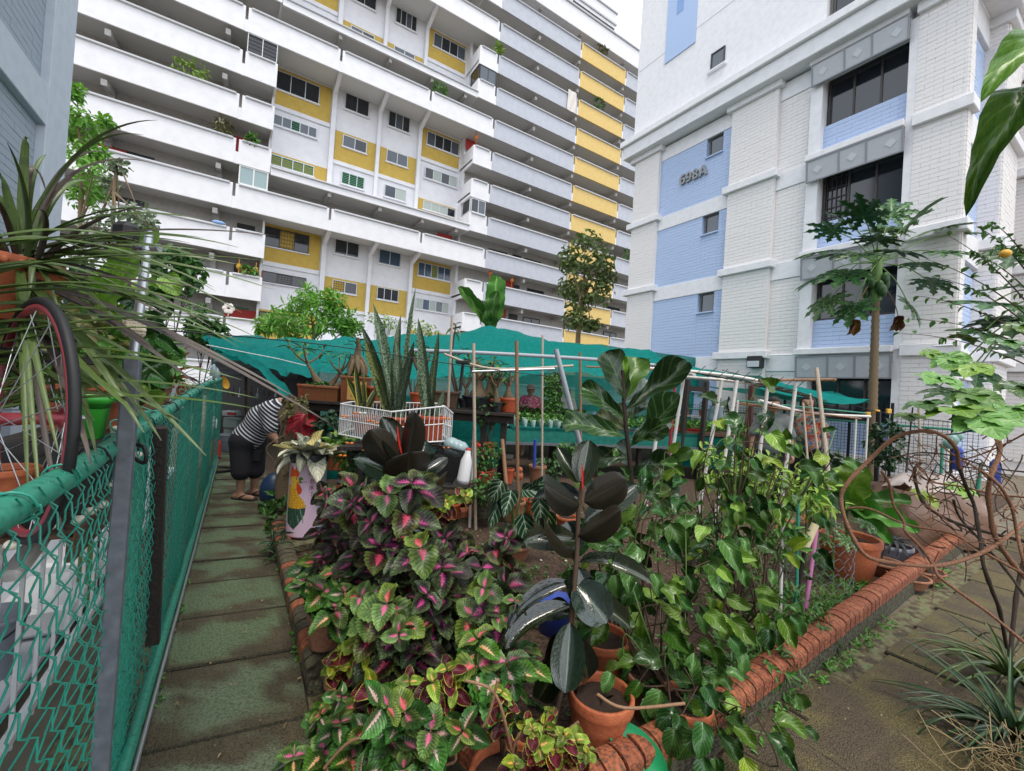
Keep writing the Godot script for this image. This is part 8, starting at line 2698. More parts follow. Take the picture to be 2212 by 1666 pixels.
	stem(bn, [foot(at(215, 900, 2.4)), at(222, 700, 2.4), at(230, 650, 2.4)], 0.04, 0.025, M.stemgreen, "stem", 10)
	for q in [[225, 660, 298, 520, 0.075, 2.2, "hibnew"], [228, 665, 175, 575, 0.1, 2.4, "banana"], [230, 665, 255, 690, 0.06, 2.2, "hibnew"], [225, 660, 190, 530, 0.08, 2.8, "hib2"], [228, 668, 160, 690, 0.08, 2.3, "banana"]]:
		var s := at(q[0], q[1], 2.4)
		var e := at(q[2], q[3], q[5])
		leaf(bn, "leaf", pick(LM.banana), M[q[6]], s, e - s, (EYE - s).normalized() + Vector3.UP * 0.4, q[4], s.distance_to(e) * 1.1)
	var mp := thing("money_plant", "climbing money plant with heart shaped leaves on the steel mast", "climbing plant", at(330, 760, 1.9))
	for k in 46:
		var q := at(rf(300, 362), rf(595, 860), rf(1.85, 2.3))
		leaf(mp, "leaf", pick(LM.heart), M.hibnew if rng.randf() < 0.2 else M.hib2, q, Vector3(rf(-1, 1), -0.7, rf(-0.3, 0.9)), (EYE - q).normalized() + rv(0.4), rf(0.03, 0.05), rf(0.09, 0.14))
	stem(mp, [at(325, 880, 2.1), at(318, 760, 2.1), at(330, 600, 2.1)], 0.008, 0.005, M.stemgreen)
	# plants in the shelf pots
	var y := 1.27
	for q in [[Vector3(-0.62, y, -2.95), "pale green bush in the terracotta trough beside the lime pot", "g2", 0.13, 110, 0.07], [Vector3(-0.6, y, -2.3), "tangled pale stems and leaves behind the bicycle wheel", "g5", 0.18, 120, 0.06], [Vector3(-0.58, y - 0.03, -3.7), "leafy green plant in the brown planter behind the mast", "g1", 0.17, 120, 0.1], [Vector3(-0.75, 1.3, -1.6), "pale leafed shrub at the far left behind the wheel", "g5", 0.2, 120, 0.07], [Vector3(-0.57, y, -4.3), "light green plant in the middle planter of the shelf", "g2", 0.16, 110, 0.09]]:
		stuff_plant("shelf_plant", q[1], "potted plant", q[0] - Vector3(0, 0.02, 0), [[q[0] + Vector3(0, 0.2, 0), Vector3(q[3], 0.2, q[3]), q[4]], [q[0] + Vector3(-0.1, 0.12, 0.15), Vector3(q[3], 0.15, q[3]) * 0.8, q[4] / 2]], LM.small[1], M[q[2]], q[5], 0.36)
	var cr := thing("croton", "croton with long red and bronze leaves on the shelf", "potted plant", Vector3(-0.57, y, -4.65))
	for k in 34:
		var a := k * 2.4
		var el := lerpf(1.4, 0.2, (k + 1) / 34.0)
		var dir := Vector3(cos(a) * cos(el), sin(el), sin(a) * cos(el))
		leaf(cr, "leaf", pick(LM.lance), [M.croton, M.croton, M.purple, M.g5][k % 4], Vector3(-0.57, y + 0.12 - 0.003 * k, -4.65), dir, Vector3.UP, 0.026, rf(0.2, 0.32))
	var sp := thing("spider_plant", "spider plant with cream striped leaves at the end of the shelf", "spider plant", Vector3(-0.55, y, -5.05))
	for k in 60:
		var a := k * 2.4
		var el := rf(0.2, 1.2)
		leaf(sp, "blade", pick(LM.strap), M.spider, Vector3(-0.55, y, -5.05) + Vector3(cos(a), 0, sin(a)) * 0.03, Vector3(cos(a) * cos(el), sin(el), sin(a) * cos(el)), Vector3.UP, 0.008, rf(0.22, 0.36))
	# low plants along the path edge by the painted planter
	for q in [[605, 1130, 3.9, "green heart leaved plant at the foot of the stump", "hib", "heart", 0.12, 26, 0.3], [597, 1090, 4.3, "leafy clump beside the man's feet", "g1", "heart", 0.11, 22, 0.3]]:
		var b := at(q[0], q[1], q[2])
		var o2 := thing("arrowhead_plant", q[3], "plant", foot(b))
		for k: int in q[7]:
			var s := b + Vector3(rf(-0.13, 0.13), rf(-0.16, 0.1), rf(-0.12, 0.12))
			leaf(o2, "leaf", pick(LM.heart), M[q[4]], s, rv() + Vector3(0, -0.3, 0) - fwd * 0.4, Vector3.UP + (EYE - s).normalized() * 0.7, q[6] * q[8], q[6])
	var bp := at(597, 1165, 3.3)
	var oy := thing("moses_plant", "dark rosettes with purple undersides spilling onto the path beside the painted planter", "plant", foot(bp))
	for r in [[597, 1140, 3.35], [590, 1165, 3.3], [605, 1175, 3.25], [592, 1195, 3.2], [612, 1195, 3.2]]:
		rosette(oy, at(r[0], r[1], r[2]), Vector3(0, 1, 0) - fwd * 0.6, 7, 0.15, "lance", [M.bladedark, M.bladedark, M.purple], 0.13, -0.2)


func right_side() -> void:
	# woody vine: [u, v, depth] along each cane
	var o := thing("woody_vine", "bare looping grapevine canes with peeling brown bark at the right", "vine", foot(at(2175, 1400, 2.15)))
	var canes := [
		["vine", 0.0125, [[2212, 1130, 2.1], [2161, 1171, 2.0], [2101, 1203, 1.95], [2017, 1223, 1.9], [1921, 1215, 1.9], [1868, 1198, 1.92], [1834, 1143, 1.95], [1817, 1082, 2.0], [1830, 1045, 2.0], [1878, 994, 2.0], [1933, 946, 1.95], [1993, 931, 1.9], [2035, 940, 1.9], [2065, 968, 1.9], [2072, 1010, 1.95]]],
		["vine", 0.009, [[1904, 1018, 2.1], [1921, 1046, 2.1], [1930, 1090, 2.1], [1952, 1126, 2.05], [1956, 1148, 2.0], [1988, 1181, 1.95], [2017, 1222, 1.9], [2029, 1246, 1.85], [2080, 1285, 1.8], [2137, 1325, 1.75], [2215, 1390, 1.7]]],
		["vine", 0.015, [[2120, 850, 2.1], [2144, 922, 2.1], [2161, 970, 2.05], [2142, 1025, 2.0], [2135, 1066, 2.0], [2140, 1110, 2.0], [2151, 1162, 2.0], [2190, 1220, 2.0], [2225, 1260, 2.0]]],
		["vine", 0.01, [[2105, 1010, 2.0], [2132, 1025, 2.0], [2161, 1051, 1.95], [2185, 1095, 1.95], [2197, 1150, 1.95], [2209, 1205, 1.9], [2230, 1290, 1.9]]],
		["vine", 0.008, [[1830, 1098, 2.3], [1878, 1099, 2.25], [1957, 1133, 2.2], [2053, 1152, 2.1], [2120, 1190, 2.0], [2212, 1241, 1.9]]],
		["vinedark", 0.012, [[1990, 1000, 2.4], [1976, 1015, 2.4], [1980, 1050, 2.4], [1998, 1090, 2.35], [2041, 1119, 2.3], [2089, 1138, 2.25], [2140, 1152, 2.2], [2215, 1170, 2.1]]],
		["vinedark", 0.012, [[2072, 1010, 1.98], [2089, 1056, 2.1], [2104, 1090, 2.1], [2113, 1138, 2.05], [2120, 1176, 2.0], [2125, 1222, 1.95], [2144, 1277, 1.95], [2160, 1320, 2.0], [2175, 1400, 2.15]]],
		["vinedark", 0.009, [[2060, 1080, 2.3], [2075, 1120, 2.3], [2130, 1180, 2.2], [2180, 1240, 2.1], [2215, 1290, 2.0]]],
		["vinedark", 0.014, [[2220, 1180, 2.3], [2200, 1260, 2.25], [2190, 1340, 2.2], [2182, 1420, 2.15]]],
		["vine", 0.007, [[1958, 1010, 2.4], [2010, 1040, 2.4], [2080, 1052, 2.3], [2150, 1068, 2.2], [2220, 1075, 2.1]]],
		["vine", 0.006, [[2030, 960, 2.2], [2070, 990, 2.2], [2120, 1020, 2.2], [2200, 1110, 2.1]]],
		["vinedark", 0.007, [[2030, 940, 2.4], [2080, 935, 2.4], [2140, 915, 2.3], [2215, 900, 2.2]]],
		["vine", 0.006, [[2050, 1000, 2.5], [2110, 985, 2.4], [2170, 960, 2.3], [2218, 935, 2.2]]],
		["vinedark", 0.006, [[1945, 985, 2.5], [1990, 978, 2.5], [2060, 985, 2.4], [2140, 1010, 2.3], [2215, 1020, 2.2]]]]
	for c in canes:
		var pp := []
		for q in c[2]: pp.append(at(q[0], q[1], q[2]))
		pp = smooth_path(pp, 5)
		var r := []
		for i in pp.size(): r.append(0.66 * c[1] * (1.0 + (0.25 if i % 7 == 0 else 0.06 * sin(i * 1.7))))
		var b := MB.new()
		b.tube(pp, r, 8)
		put(o, "cane", b, M[c[0]])
	var b2 := MB.new()
	for k in 75:
		var s := at(rf(1960, 2212), rf(930, 1240), rf(1.9, 2.6))
		var d := rv().normalized()
		var l := rf(0.05, 0.2)
		b2.tube(bez(s, s + d * l * 0.5 + rv(0.09), s + d * l + Vector3(0, rf(-0.06, 0.02), 0), 5), [0.003, 0.0028, 0.0025, 0.002, 0.002, 0.0015], 5)
	put(o, "twigs", b2, M.vine).set_meta("kind", "stuff")
	b2 = MB.new()
	for k in 34:
		var s := at(rf(1990, 2212), rf(930, 1200), rf(2.2, 2.9))
		b2.tube(bez(s, s + rv(0.18), s + rv(0.25), 5), [0.004, 0.0038, 0.0035, 0.003, 0.0025, 0.002], 5)
	put(o, "twigs", b2, M.vinedark).set_meta("kind", "stuff")
	# its leaves
	for q in [[2000, 868, 0.14, 1.9, "vineleaf"], [2060, 880, 0.15, 1.8, "vineleaf"], [2120, 900, 0.14, 1.7, "vineleaf"], [1965, 895, 0.09, 2.0, "hibnew"], [2090, 850, 0.13, 1.9, "vineleaf"], [2040, 815, 0.13, 2.0, "vineleaf"], [2190, 880, 0.12, 1.8, "vineleaf"], [2110, 790, 0.12, 2.1, "hibnew"], [2050, 770, 0.11, 2.2, "vineleaf"], [2010, 760, 0.1, 2.3, "vineleaf"], [1995, 1065, 0.12, 2.6, "hibnew"], [2075, 1050, 0.12, 2.7, "hibnew"], [2150, 870, 0.12, 1.9, "vineleaf"], [2200, 830, 0.12, 2.0, "hib"], [2170, 735, 0.12, 2.1, "hib"], [2080, 730, 0.1, 2.4, "hib"], [2205, 700, 0.12, 2.2, "hib"]]:
		var s := at(q[0], q[1], q[3])
		leaf(o, "leaf", LM.vine[0], M[q[4]], s, Vector3(rf(-1, 0.3), rf(-0.4, 0.1), rf(-0.2, 0.6)), Vector3.UP * 0.8 + (EYE - s).normalized() * 0.5 + rv(0.3), q[2], q[2])
	# near leaves hanging into the upper right corner
	var n := thing("overhanging_branch", "leafy branch hanging into the upper right corner close to the viewer", "branch", at(2260, 150, 0.8))
	for q in [[2225, 185, 2085, 350, 0.027, 0.75], [2250, 70, 2155, 130, 0.03, 0.75]]:
		var s := at(q[0], q[1], q[5])
		var e := at(q[2], q[3], q[5] - 0.05)
		leaf(n, "leaf", LM.hib[0], M.leafnear, s, e - s, (EYE - s).normalized() + Vector3(0.3, 0.6, 0), q[4], s.distance_to(e))
	stem(n, [at(2300, 60, 0.8), at(2240, 130, 0.78), at(2212, 178, 0.75)], 0.004, 0.002, M.stembrown)
	# airy shrub: thin branches with small leaves
	var sh := thing("airy_shrub", "wispy shrub with small scattered leaves in front of the block corner", "shrub", foot(at(2240, 1050, 3.2)))
	var sb := MB.new()
	var xs := []
	for q in [[2240, 760, 1960, 690], [2240, 740, 1985, 640], [2240, 700, 2000, 560], [2240, 680, 2050, 510], [2240, 650, 2090, 545], [2240, 620, 2110, 490], [2240, 720, 2030, 600], [2240, 800, 1945, 720], [2240, 600, 2140, 480], [2240, 560, 2150, 540]]:
		var s := at(q[0], q[1], 3.2)
		var e := at(q[2], q[3], 3.2 + rf(-0.4, 0.3))
		var pp := bez(s, s.lerp(e, 0.5) + Vector3(0, 0.12, 0), e, 10)
		sb.tube(pp, lerp_arr(0.006, 0.0016, 11), 5)
		for k in 15:
			var c: Vector3 = pp[int(rf(2, 10.9))]
			xs.append(lxf(c, rv() + (e - s).normalized() * 0.4 + Vector3(0, -0.3, 0), Vector3.UP + rv(0.6), 0.016, 0.055))
	sb.tube([foot(at(2240, 1050, 3.2)), at(2240, 560, 3.2)], 0.02, 6)
	put(sh, "branch", sb, M.stembrown)
	stuff(sh, "foliage", LM.small[1], M.g1, xs)
	var bl := MB.new()
	bl.ball(at(2172, 548, 3.1), Vector3(0.035, 0.03, 0.035), 10)
	put(sh, "blossom", bl, M.gold)
	# second papaya at the right edge
	var pp2 := thing("papaya_tree", "young papaya tree half out of the picture at the right edge", "papaya tree", foot(at(2280, 1100, 4.6)))
	stem(pp2, [foot(at(2280, 1100, 4.6)), at(2270, 800, 4.6), at(2265, 640, 4.6)], 0.06, 0.04, M.bark)
	for q in [[2190, 545, 0.45], [2140, 655, 0.5], [2190, 690, 0.5], [2120, 720, 0.45], [2205, 620, 0.5], [2060, 845, 0.4], [2030, 835, 0.35], [2110, 800, 0.45], [2215, 760, 0.5]]:
		var e := at(q[0], q[1], 4.4 + rf(-0.2, 0.3))
		var tp := at(2265, 640, 4.6)
		stem(pp2, [tp, tp.lerp(e, 0.5) + Vector3(0, 0.1, 0), e], 0.01, 0.006, M.stemgreen, "leaf_stalk", 5)
		leaf(pp2, "leaf", LM.palm[0], M.papaya, e, Vector3(-0.8, -0.35, 0.2) + rv(0.2), Vector3.UP - fwd * 0.4 + rv(0.2), q[2] * 0.9, q[2] * 0.85)
	# clear sack of soil
	var bgp := foot(at(2005, 1135, 4.9))
	var bg := thing("soil_sack", "clear plastic sack full of brown soil with its mouth folded open", "sack", bgp)
	var bb := MB.new()
	var gr := []
	var fr := fwd.slide(Vector3.UP).normalized()
	var rr := rgt.slide(Vector3.UP).normalized()
	for i in 9:
		var row := []
		for k in 25:
			var a := TAU * k / 24.0
			var sq := pow(pow(absf(cos(a)), 4.0) + pow(absf(sin(a)), 4.0), -0.25)
			var wr := 1.0 + 0.035 * sin(a * 5.0 + i * 1.3) + 0.02 * sin(a * 11.0 - i)
			var hgt := i / 8.0
			var w := (0.53 + 0.05 * sin(hgt * PI)) * wr * (1.0 - 0.12 * hgt)
			row.append(bgp + rr * cos(a) * sq * w + fr * sin(a) * sq * w * 0.6 + Vector3(0, hgt * 0.6 + 0.02 * sin(a * 3.0), 0))
		gr.append(row)
	bb.sheet(gr)
	put(bg, "side", bb, M.bagclear)
	bb = MB.new()
	gr = []
	for i in 6:
		var row := []
		for k in 25:
			var a := TAU * k / 24.0
			var q := 0.47 * (1.0 - i / 5.0 * 0.75)
			row.append(bgp + rr * cos(a) * q * (1.0 + 0.1 * sin(a * 7.0)) + fr * sin(a) * q * 0.6 + Vector3(0, 0.6 + 0.03 * i + 0.05 * sin(a * 4.0 + i) + 0.03 * sin(a * 9.0), 0))
		gr.append(row)
	bb.sheet(gr)
	put(bg, "mouth", bb, M.bagtop)
	# big pot with banana shoot, and the pots beside it
	var bp := foot(at(1830, 1240, 3.65))
	pot(bp, 0.225, 0.36, M.terracotta, "large terracotta pot with damp stains holding a banana shoot", "flowerpot", "", true, 0.08)
	var bn := thing("banana_shoot", "young banana shoot with one broad upright leaf in the large terracotta pot", "banana plant", bp + Vector3(0, 0.31, 0))
	stem(bn, [bp + Vector3(0, 0.3, 0), at(1828, 1120, 3.65), at(1832, 1080, 3.65)], 0.02, 0.014, M.stemgreen, "stem", 8)
	for q in [[1832, 1085, 1845, 1020, 0.15, 3.5, 0.36, "hibnew"], [1832, 1090, 1750, 1062, 0.08, 3.5, 0.36, "banana"], [1834, 1090, 1945, 1075, 0.07, 3.5, 0.45, "banana"], [1834, 1095, 1930, 1120, 0.07, 3.4, 0.45, "banana"], [1836, 1100, 1905, 1148, 0.06, 3.4, 0.35, "banana"]]:
		var s := at(q[0], q[1], 3.65)
		var e := at(q[2], q[3], q[5])
		leaf(bn, "leaf", LM.banana[0], M[q[7]], s, e - s, (EYE - s).normalized() + Vector3.UP * 0.6, q[4], q[6])
	var py := thing("papaya_seedling", "papaya seedling with small lobed leaves staked at the large pot", "seedling", bp + Vector3(-0.2, 0, 0.2))
	stem(py, [foot(at(1800, 1250, 3.4)), at(1802, 1110, 3.4)], 0.008, 0.006, M.stemgreen)
	for q in [[1790, 1130, 0.14], [1765, 1105, 0.12], [1830, 1165, 0.12], [1870, 1130, 0.12], [1780, 1160, 0.1]]:
		var e := at(q[0], q[1], 3.35)
		leaf(py, "leaf", LM.palm[0], M.hib, e, Vector3(rf(-1, 1), -0.5, rf(0, 1)), Vector3.UP - fwd * 0.5, q[2], q[2])
	for q in [[1905, 1215, 3.75, 0.17, 0.13, "terracotta2", "shallow clay bowl of dry soil right of the large pot"], [1962, 1240, 3.55, 0.15, 0.09, "terracotta2", "wide clay saucer pot on the grass, nearest the edging"], [1995, 1215, 3.7, 0.15, 0.1, "terracotta2", "empty clay bowl leaning behind the saucer pot"], [1925, 1190, 3.95, 0.16, 0.22, "greyplast", "grey bucket pot with withered black leaves"], [1990, 1120, 4.3, 0.07, 0.1, "terracotta", "little terracotta pot near the soil sack"]]:
		pot(foot(at(q[0], q[1], q[2])), q[3], q[4], M[q[5]], q[6])
	var wl := thing("withered_plant", "withered plant with drooping black leaves in the grey bucket pot", "potted plant", foot(at(1925, 1190, 3.95), 0.2))
	for k in 22:
		var a := TAU * k / 22.0
		leaf(wl, "dead_leaf", LM.strap[2], M.cable, foot(at(1925, 1190, 3.95), 0.26) + Vector3(cos(a), 0, sin(a)) * 0.04, Vector3(cos(a), 0.6, sin(a)), Vector3.UP, 0.018, rf(0.22, 0.36))
	# stakes, spade handle, wire netting
	pole([foot(at(1688, 1290, 2.9)), at(1692, 1060, 3.0)], 0.011, M.pvc, "white plastic stake left of the green cane", "pvc_stake")
	pole([foot(at(1722, 1290, 2.9)), at(1725, 1085, 3.0)], 0.011, M.greenpipe, "green plastic cane standing by the wire netting", "garden_cane", "cane")
	pole([foot(at(1740, 1290, 2.9)), at(1764, 1145, 3.0)], 0.014, M.pink2, "faded pink plastic tube leaning beside the spade handle", "plastic_tube", "tube")
	var sp := thing("spade", "spade with a cream plastic handle pushed into the soil", "spade", foot(at(1715, 1290, 3.0)))
	var hb := MB.new()
	hb.tube([foot(at(1715, 1290, 3.0), -0.05), at(1738, 1190, 3.0)], 0.013, 8)
	put(sp, "shaft", hb, M.timber)
	hb = MB.new()
	hb.tube([at(1737, 1192, 3.0), at(1747, 1165, 3.0), at(1762, 1132, 3.0)], [0.022, 0.027, 0.025], 12)
	put(sp, "handle", hb, M.ivory)
	hb = MB.new()
	var nb := foot(at(1770, 1230, 3.2))
	for lvl in 9:
		var ring := []
		for k in 33:
			var a := TAU * k / 32.0
			ring.append(nb + Vector3(cos(a) * 0.24, 0.03 + 0.055 * lvl + 0.018 * (1.0 if (k + lvl) % 2 else -1.0), sin(a) * 0.2))
		hb.tube(ring, 0.0018, 4, false)
	solo("wire_netting", hb, M.galv, "ring of thin wire netting round the spade handle", "netting")
	for q in [[1993, 1075, 1985, 865, 6.5, 0.018, "bamboo", "bamboo pole with a red tip in front of the mesh fence"], [2033, 1040, 2036, 960, 6.5, 0.02, "greenpipe", "green steel stake behind the vine, left one"], [2102, 1130, 2120, 1000, 5.5, 0.02, "greenpipe", "green steel stake behind the vine, right one"], [1955, 1010, 1972, 880, 7.5, 0.012, "cable", "thin black rod in front of the mesh fence"]]:
		pole([foot(at(q[0], q[1], q[4])), at(q[2], q[3], q[4])], q[5], M[q[6]], q[7], "garden_stake", "stake")
	for q in [[2150, 1020, 5.0, "blue plastic bottle behind the vine"], [2070, 990, 5.5, "blue cloth hung behind the vine"]]:
		hb = MB.new()
		hb.lathe([Vector2(0.001, -0.15), Vector2(0.05, -0.15), Vector2(0.05, 0.1), Vector2(0.02, 0.15), Vector2(0.001, 0.15)], 12, Transform3D(Basis(), at(q[0], q[1], q[2])))
		solo("plastic_bottle", hb, M.bluetrim2, q[3], "bottle")
	# teal bird ornament tangled in the vine
	hb = MB.new()
	for k in 3: hb.ball(at(2050 + 9 * k, 958 - 8 * k, 2.6), Vector3(0.028, 0.035, 0.03), 9)
	solo("plastic_bag", hb, M.palebag, "scrap of pale teal plastic caught in the vine", "plastic scrap")
	# strap leaved plants by the path
	for q in [[2185, 1500, 1.85, 52, 0.44, "bladedark", "clump of dark green strap leaves arching over the right hand path"], [2180, 1400, 2.3, 40, 0.5, "blade", "clump of long bright green strap leaves behind the dark clump"]]:
		var c := foot(at(q[0], q[1], q[2]), 0.05)
		var s := thing("strap_leaf_plant", q[6], "plant", c)
		for k: int in q[3]:
			var a := k * 2.4
			var el := rf(0.35, 1.25)
			leaf(s, "blade", pick(LM.strap), M[q[5]], c + Vector3(cos(a), 0, sin(a)) * 0.03, Vector3(cos(a) * cos(el), sin(el), sin(a) * cos(el)) + Vector3(-0.25, 0, -0.15), Vector3.UP, 0.013, q[4] * rf(0.7, 1.1))
	# dry roots at the corner
	hb = MB.new()
	for k in 60:
		var s := foot(at(rf(2090, 2212), rf(1530, 1640), 1.65), rf(0.05, 0.16))
		hb.tube(bez(s, s + rv(0.12), s + rv(0.2) + Vector3(0, -0.03, 0), 6), 0.002, 4)
	tag(put(self, "dry_straw", hb, M.straw), "pale dry roots and straw on the soil at the lower right corner", "straw", "", "stuff")


func tree_at(called: String, label: String, ft: Vector3, trunk: Array, r: float, clumps: Array, mesh: Mesh, m: Material, sz: float, ratio := 0.38) -> void:
	var o := thing(called, label, "tree", ft)
	var b := MB.new()
	b.tube(smooth_path(trunk, 4), lerp_arr(r, r * 0.35, (trunk.size() - 1) * 4 + 1), 8)
	var xs := []
	for c in clumps:
		var a: Vector3 = trunk[-1].lerp(trunk[maxi(0, trunk.size() - 2)], rf(0, 1))
		b.tube(bez(a, a.lerp(c[0], 0.5) + Vector3(0, 0.1, 0), c[0], 6), lerp_arr(r * 0.4, r * 0.1, 7), 5)
		xs.append_array(bush_leaves(c[0], c[1], c[2], sz, ratio, 0.5, 0.1))
	put(o, "trunk", b, M.bark)
	stuff(o, "crown", mesh, m, xs)


func trees() -> void:
	# bright shrub tree above the canopy
	var cl := []
	for q in [[600, 690, 40, 30], [640, 665, 45, 35], [665, 640, 40, 35], [700, 668, 50, 40], [740, 690, 45, 40], [720, 650, 40, 30], [570, 705, 30, 25], [680, 700, 70, 35], [755, 705, 35, 30], [625, 715, 40, 30]]:
		cl.append([at(q[0], q[1], 13.5 + rf(-0.8, 0.8)), Vector3(q[2], q[3], q[2]) * 13.5 / FOC * 0.66, 165])
	tree_at("plumeria_tree", "bright green tree with whorled leaves rising behind the left of the net canopy", foot(at(670, 1000, 13.5)), [foot(at(672, 1000, 13.5)), at(675, 780, 13.5), at(678, 700, 13.5)], 0.09, cl, LM.lance[0], M.hibnew2, 0.27, 0.16)
	# slender tree before the grey balconies
	cl = []
	for q in [[1265, 520, 45, 28], [1230, 560, 35, 35], [1300, 560, 40, 40], [1265, 580, 60, 45], [1225, 620, 30, 30], [1290, 630, 50, 40], [1250, 650, 45, 35], [1310, 600, 30, 35], [1240, 690, 28, 26], [1275, 700, 32, 22], [1255, 600, 60, 70]]:
		cl.append([at(q[0], q[1], 21.0 + rf(-1, 1)), Vector3(q[2], q[3], q[2]) * 21.0 / FOC * 0.75, 120])
	tree_at("street_tree", "slender tree with an open olive green crown in front of the grey balconies", foot(at(1245, 1000, 21.0)), [foot(at(1245, 1000, 21.0)), at(1248, 745, 21.0), at(1256, 680, 21.0), at(1265, 600, 21.0)], 0.16, cl, LM.small[1], M.olive, 0.24, 0.42)
	# trees at the left beside the grey block
	cl = []
	for q in [[165, 250, 40, 25], [190, 275, 45, 22], [225, 262, 20, 10], [175, 330, 40, 40], [200, 370, 40, 35], [165, 200, 18, 20], [180, 420, 50, 40], [215, 330, 25, 25], [160, 290, 30, 30], [210, 410, 40, 30]]:
		cl.append([at(q[0], q[1], 14.0 + rf(-0.6, 0.6)), Vector3(q[2], q[3], q[2]) * 14.0 / FOC * 0.75, 130])
	tree_at("feathery_tree", "light green feathery tree beside the edge of the grey block", foot(at(170, 900, 14.0)), [foot(at(170, 900, 14.0)), at(172, 500, 14.0), at(180, 330, 14.0)], 0.1, cl, LM.small[0], M.hibnew2, 0.22, 0.26)
	cl = []
	for q in [[250, 470, 50, 35], [300, 460, 35, 30], [200, 500, 50, 40], [320, 490, 25, 25], [260, 520, 60, 35], [240, 400, 25, 30], [255, 360, 22, 20], [190, 560, 50, 40]]:
		cl.append([at(q[0], q[1], 12.0 + rf(-0.6, 0.6)), Vector3(q[2], q[3], q[2]) * 12.0 / FOC * 0.8, 75])
	tree_at("grey_leaved_tree", "sparse tree with greyish leaves and bare twigs behind the long grassy blades", foot(at(240, 900, 12.0)), [foot(at(240, 900, 12.0)), at(243, 560, 12.0), at(246, 420, 12.0), at(252, 345, 12.0)], 0.07, cl, LM.small[1], M.greyleaf, 0.16, 0.4)
	# dark bushes filling the lower left background
	for q in [[120, 640, 4.6, "dark bushy plant behind the bicycle wheel", "g3", 0.5], [230, 740, 4.4, "leafy bush behind the lime pot", "g1", 0.4], [440, 712, 9.0, "small round bush peeping over the corner of the net canopy", "g1", 0.35], [370, 570, 8.0, "hanging green bush below the white balconies", "g1", 0.42], [60, 760, 3.6, "shaded shrub behind the red rim", "g3", 0.45]]:
		var c := at(q[0], q[1], q[2])
		var r: float = q[5]
		stuff_plant("bush", q[3], "bush", foot(c), [[c, Vector3(r, r * 0.8, r), 240], [c + Vector3(r * 0.6, -r * 0.4, 0), Vector3(r, r, r) * 0.8, 150]], LM.small[1], M[q[4]], 0.14, 0.4, 0.02)
	# banana clump behind the peak
	var bn := thing("banana_plant", "banana plant with three tall torn leaves rising above the peak of the net", "banana plant", foot(at(1060, 1000, 13.0)))
	stem(bn, [foot(at(1065, 1000, 13.0)), at(1062, 710, 13.0)], 0.12, 0.09, M.stemgreen, "stem", 10)
	for q in [[1062, 705, 1075, 595, 0.27, 12.9, "banana"], [1060, 705, 998, 620, 0.2, 12.6, "banana"], [1060, 712, 1066, 640, 0.24, 12.4, "hib"]]:
		var s := at(q[0], q[1], 13.0)
		var e := at(q[2], q[3], q[5])
		leaf(bn, "leaf", LM.banana[0], M[q[6]], s, e - s, (EYE - s).normalized() + Vector3.UP * 0.2, q[4], s.distance_to(e) * 1.08)
	for q in [[820, 690, 15.0, "wispy yellow green tree top above the canopy behind the snake plant", 0.5], [905, 705, 15.0, "second wispy tree top beside the tall snake plant blade", 0.4]]:
		var c := at(q[0], q[1], q[2])
		stuff_plant("wispy_tree", q[3], "tree", foot(c), [[c, Vector3(0.5, 0.22, 0.4), 80], [c + Vector3(0.4, -0.1, 0), Vector3(0.4, 0.2, 0.3), 60]], LM.small[0], M.g4, 0.14, 0.25, 0.02)


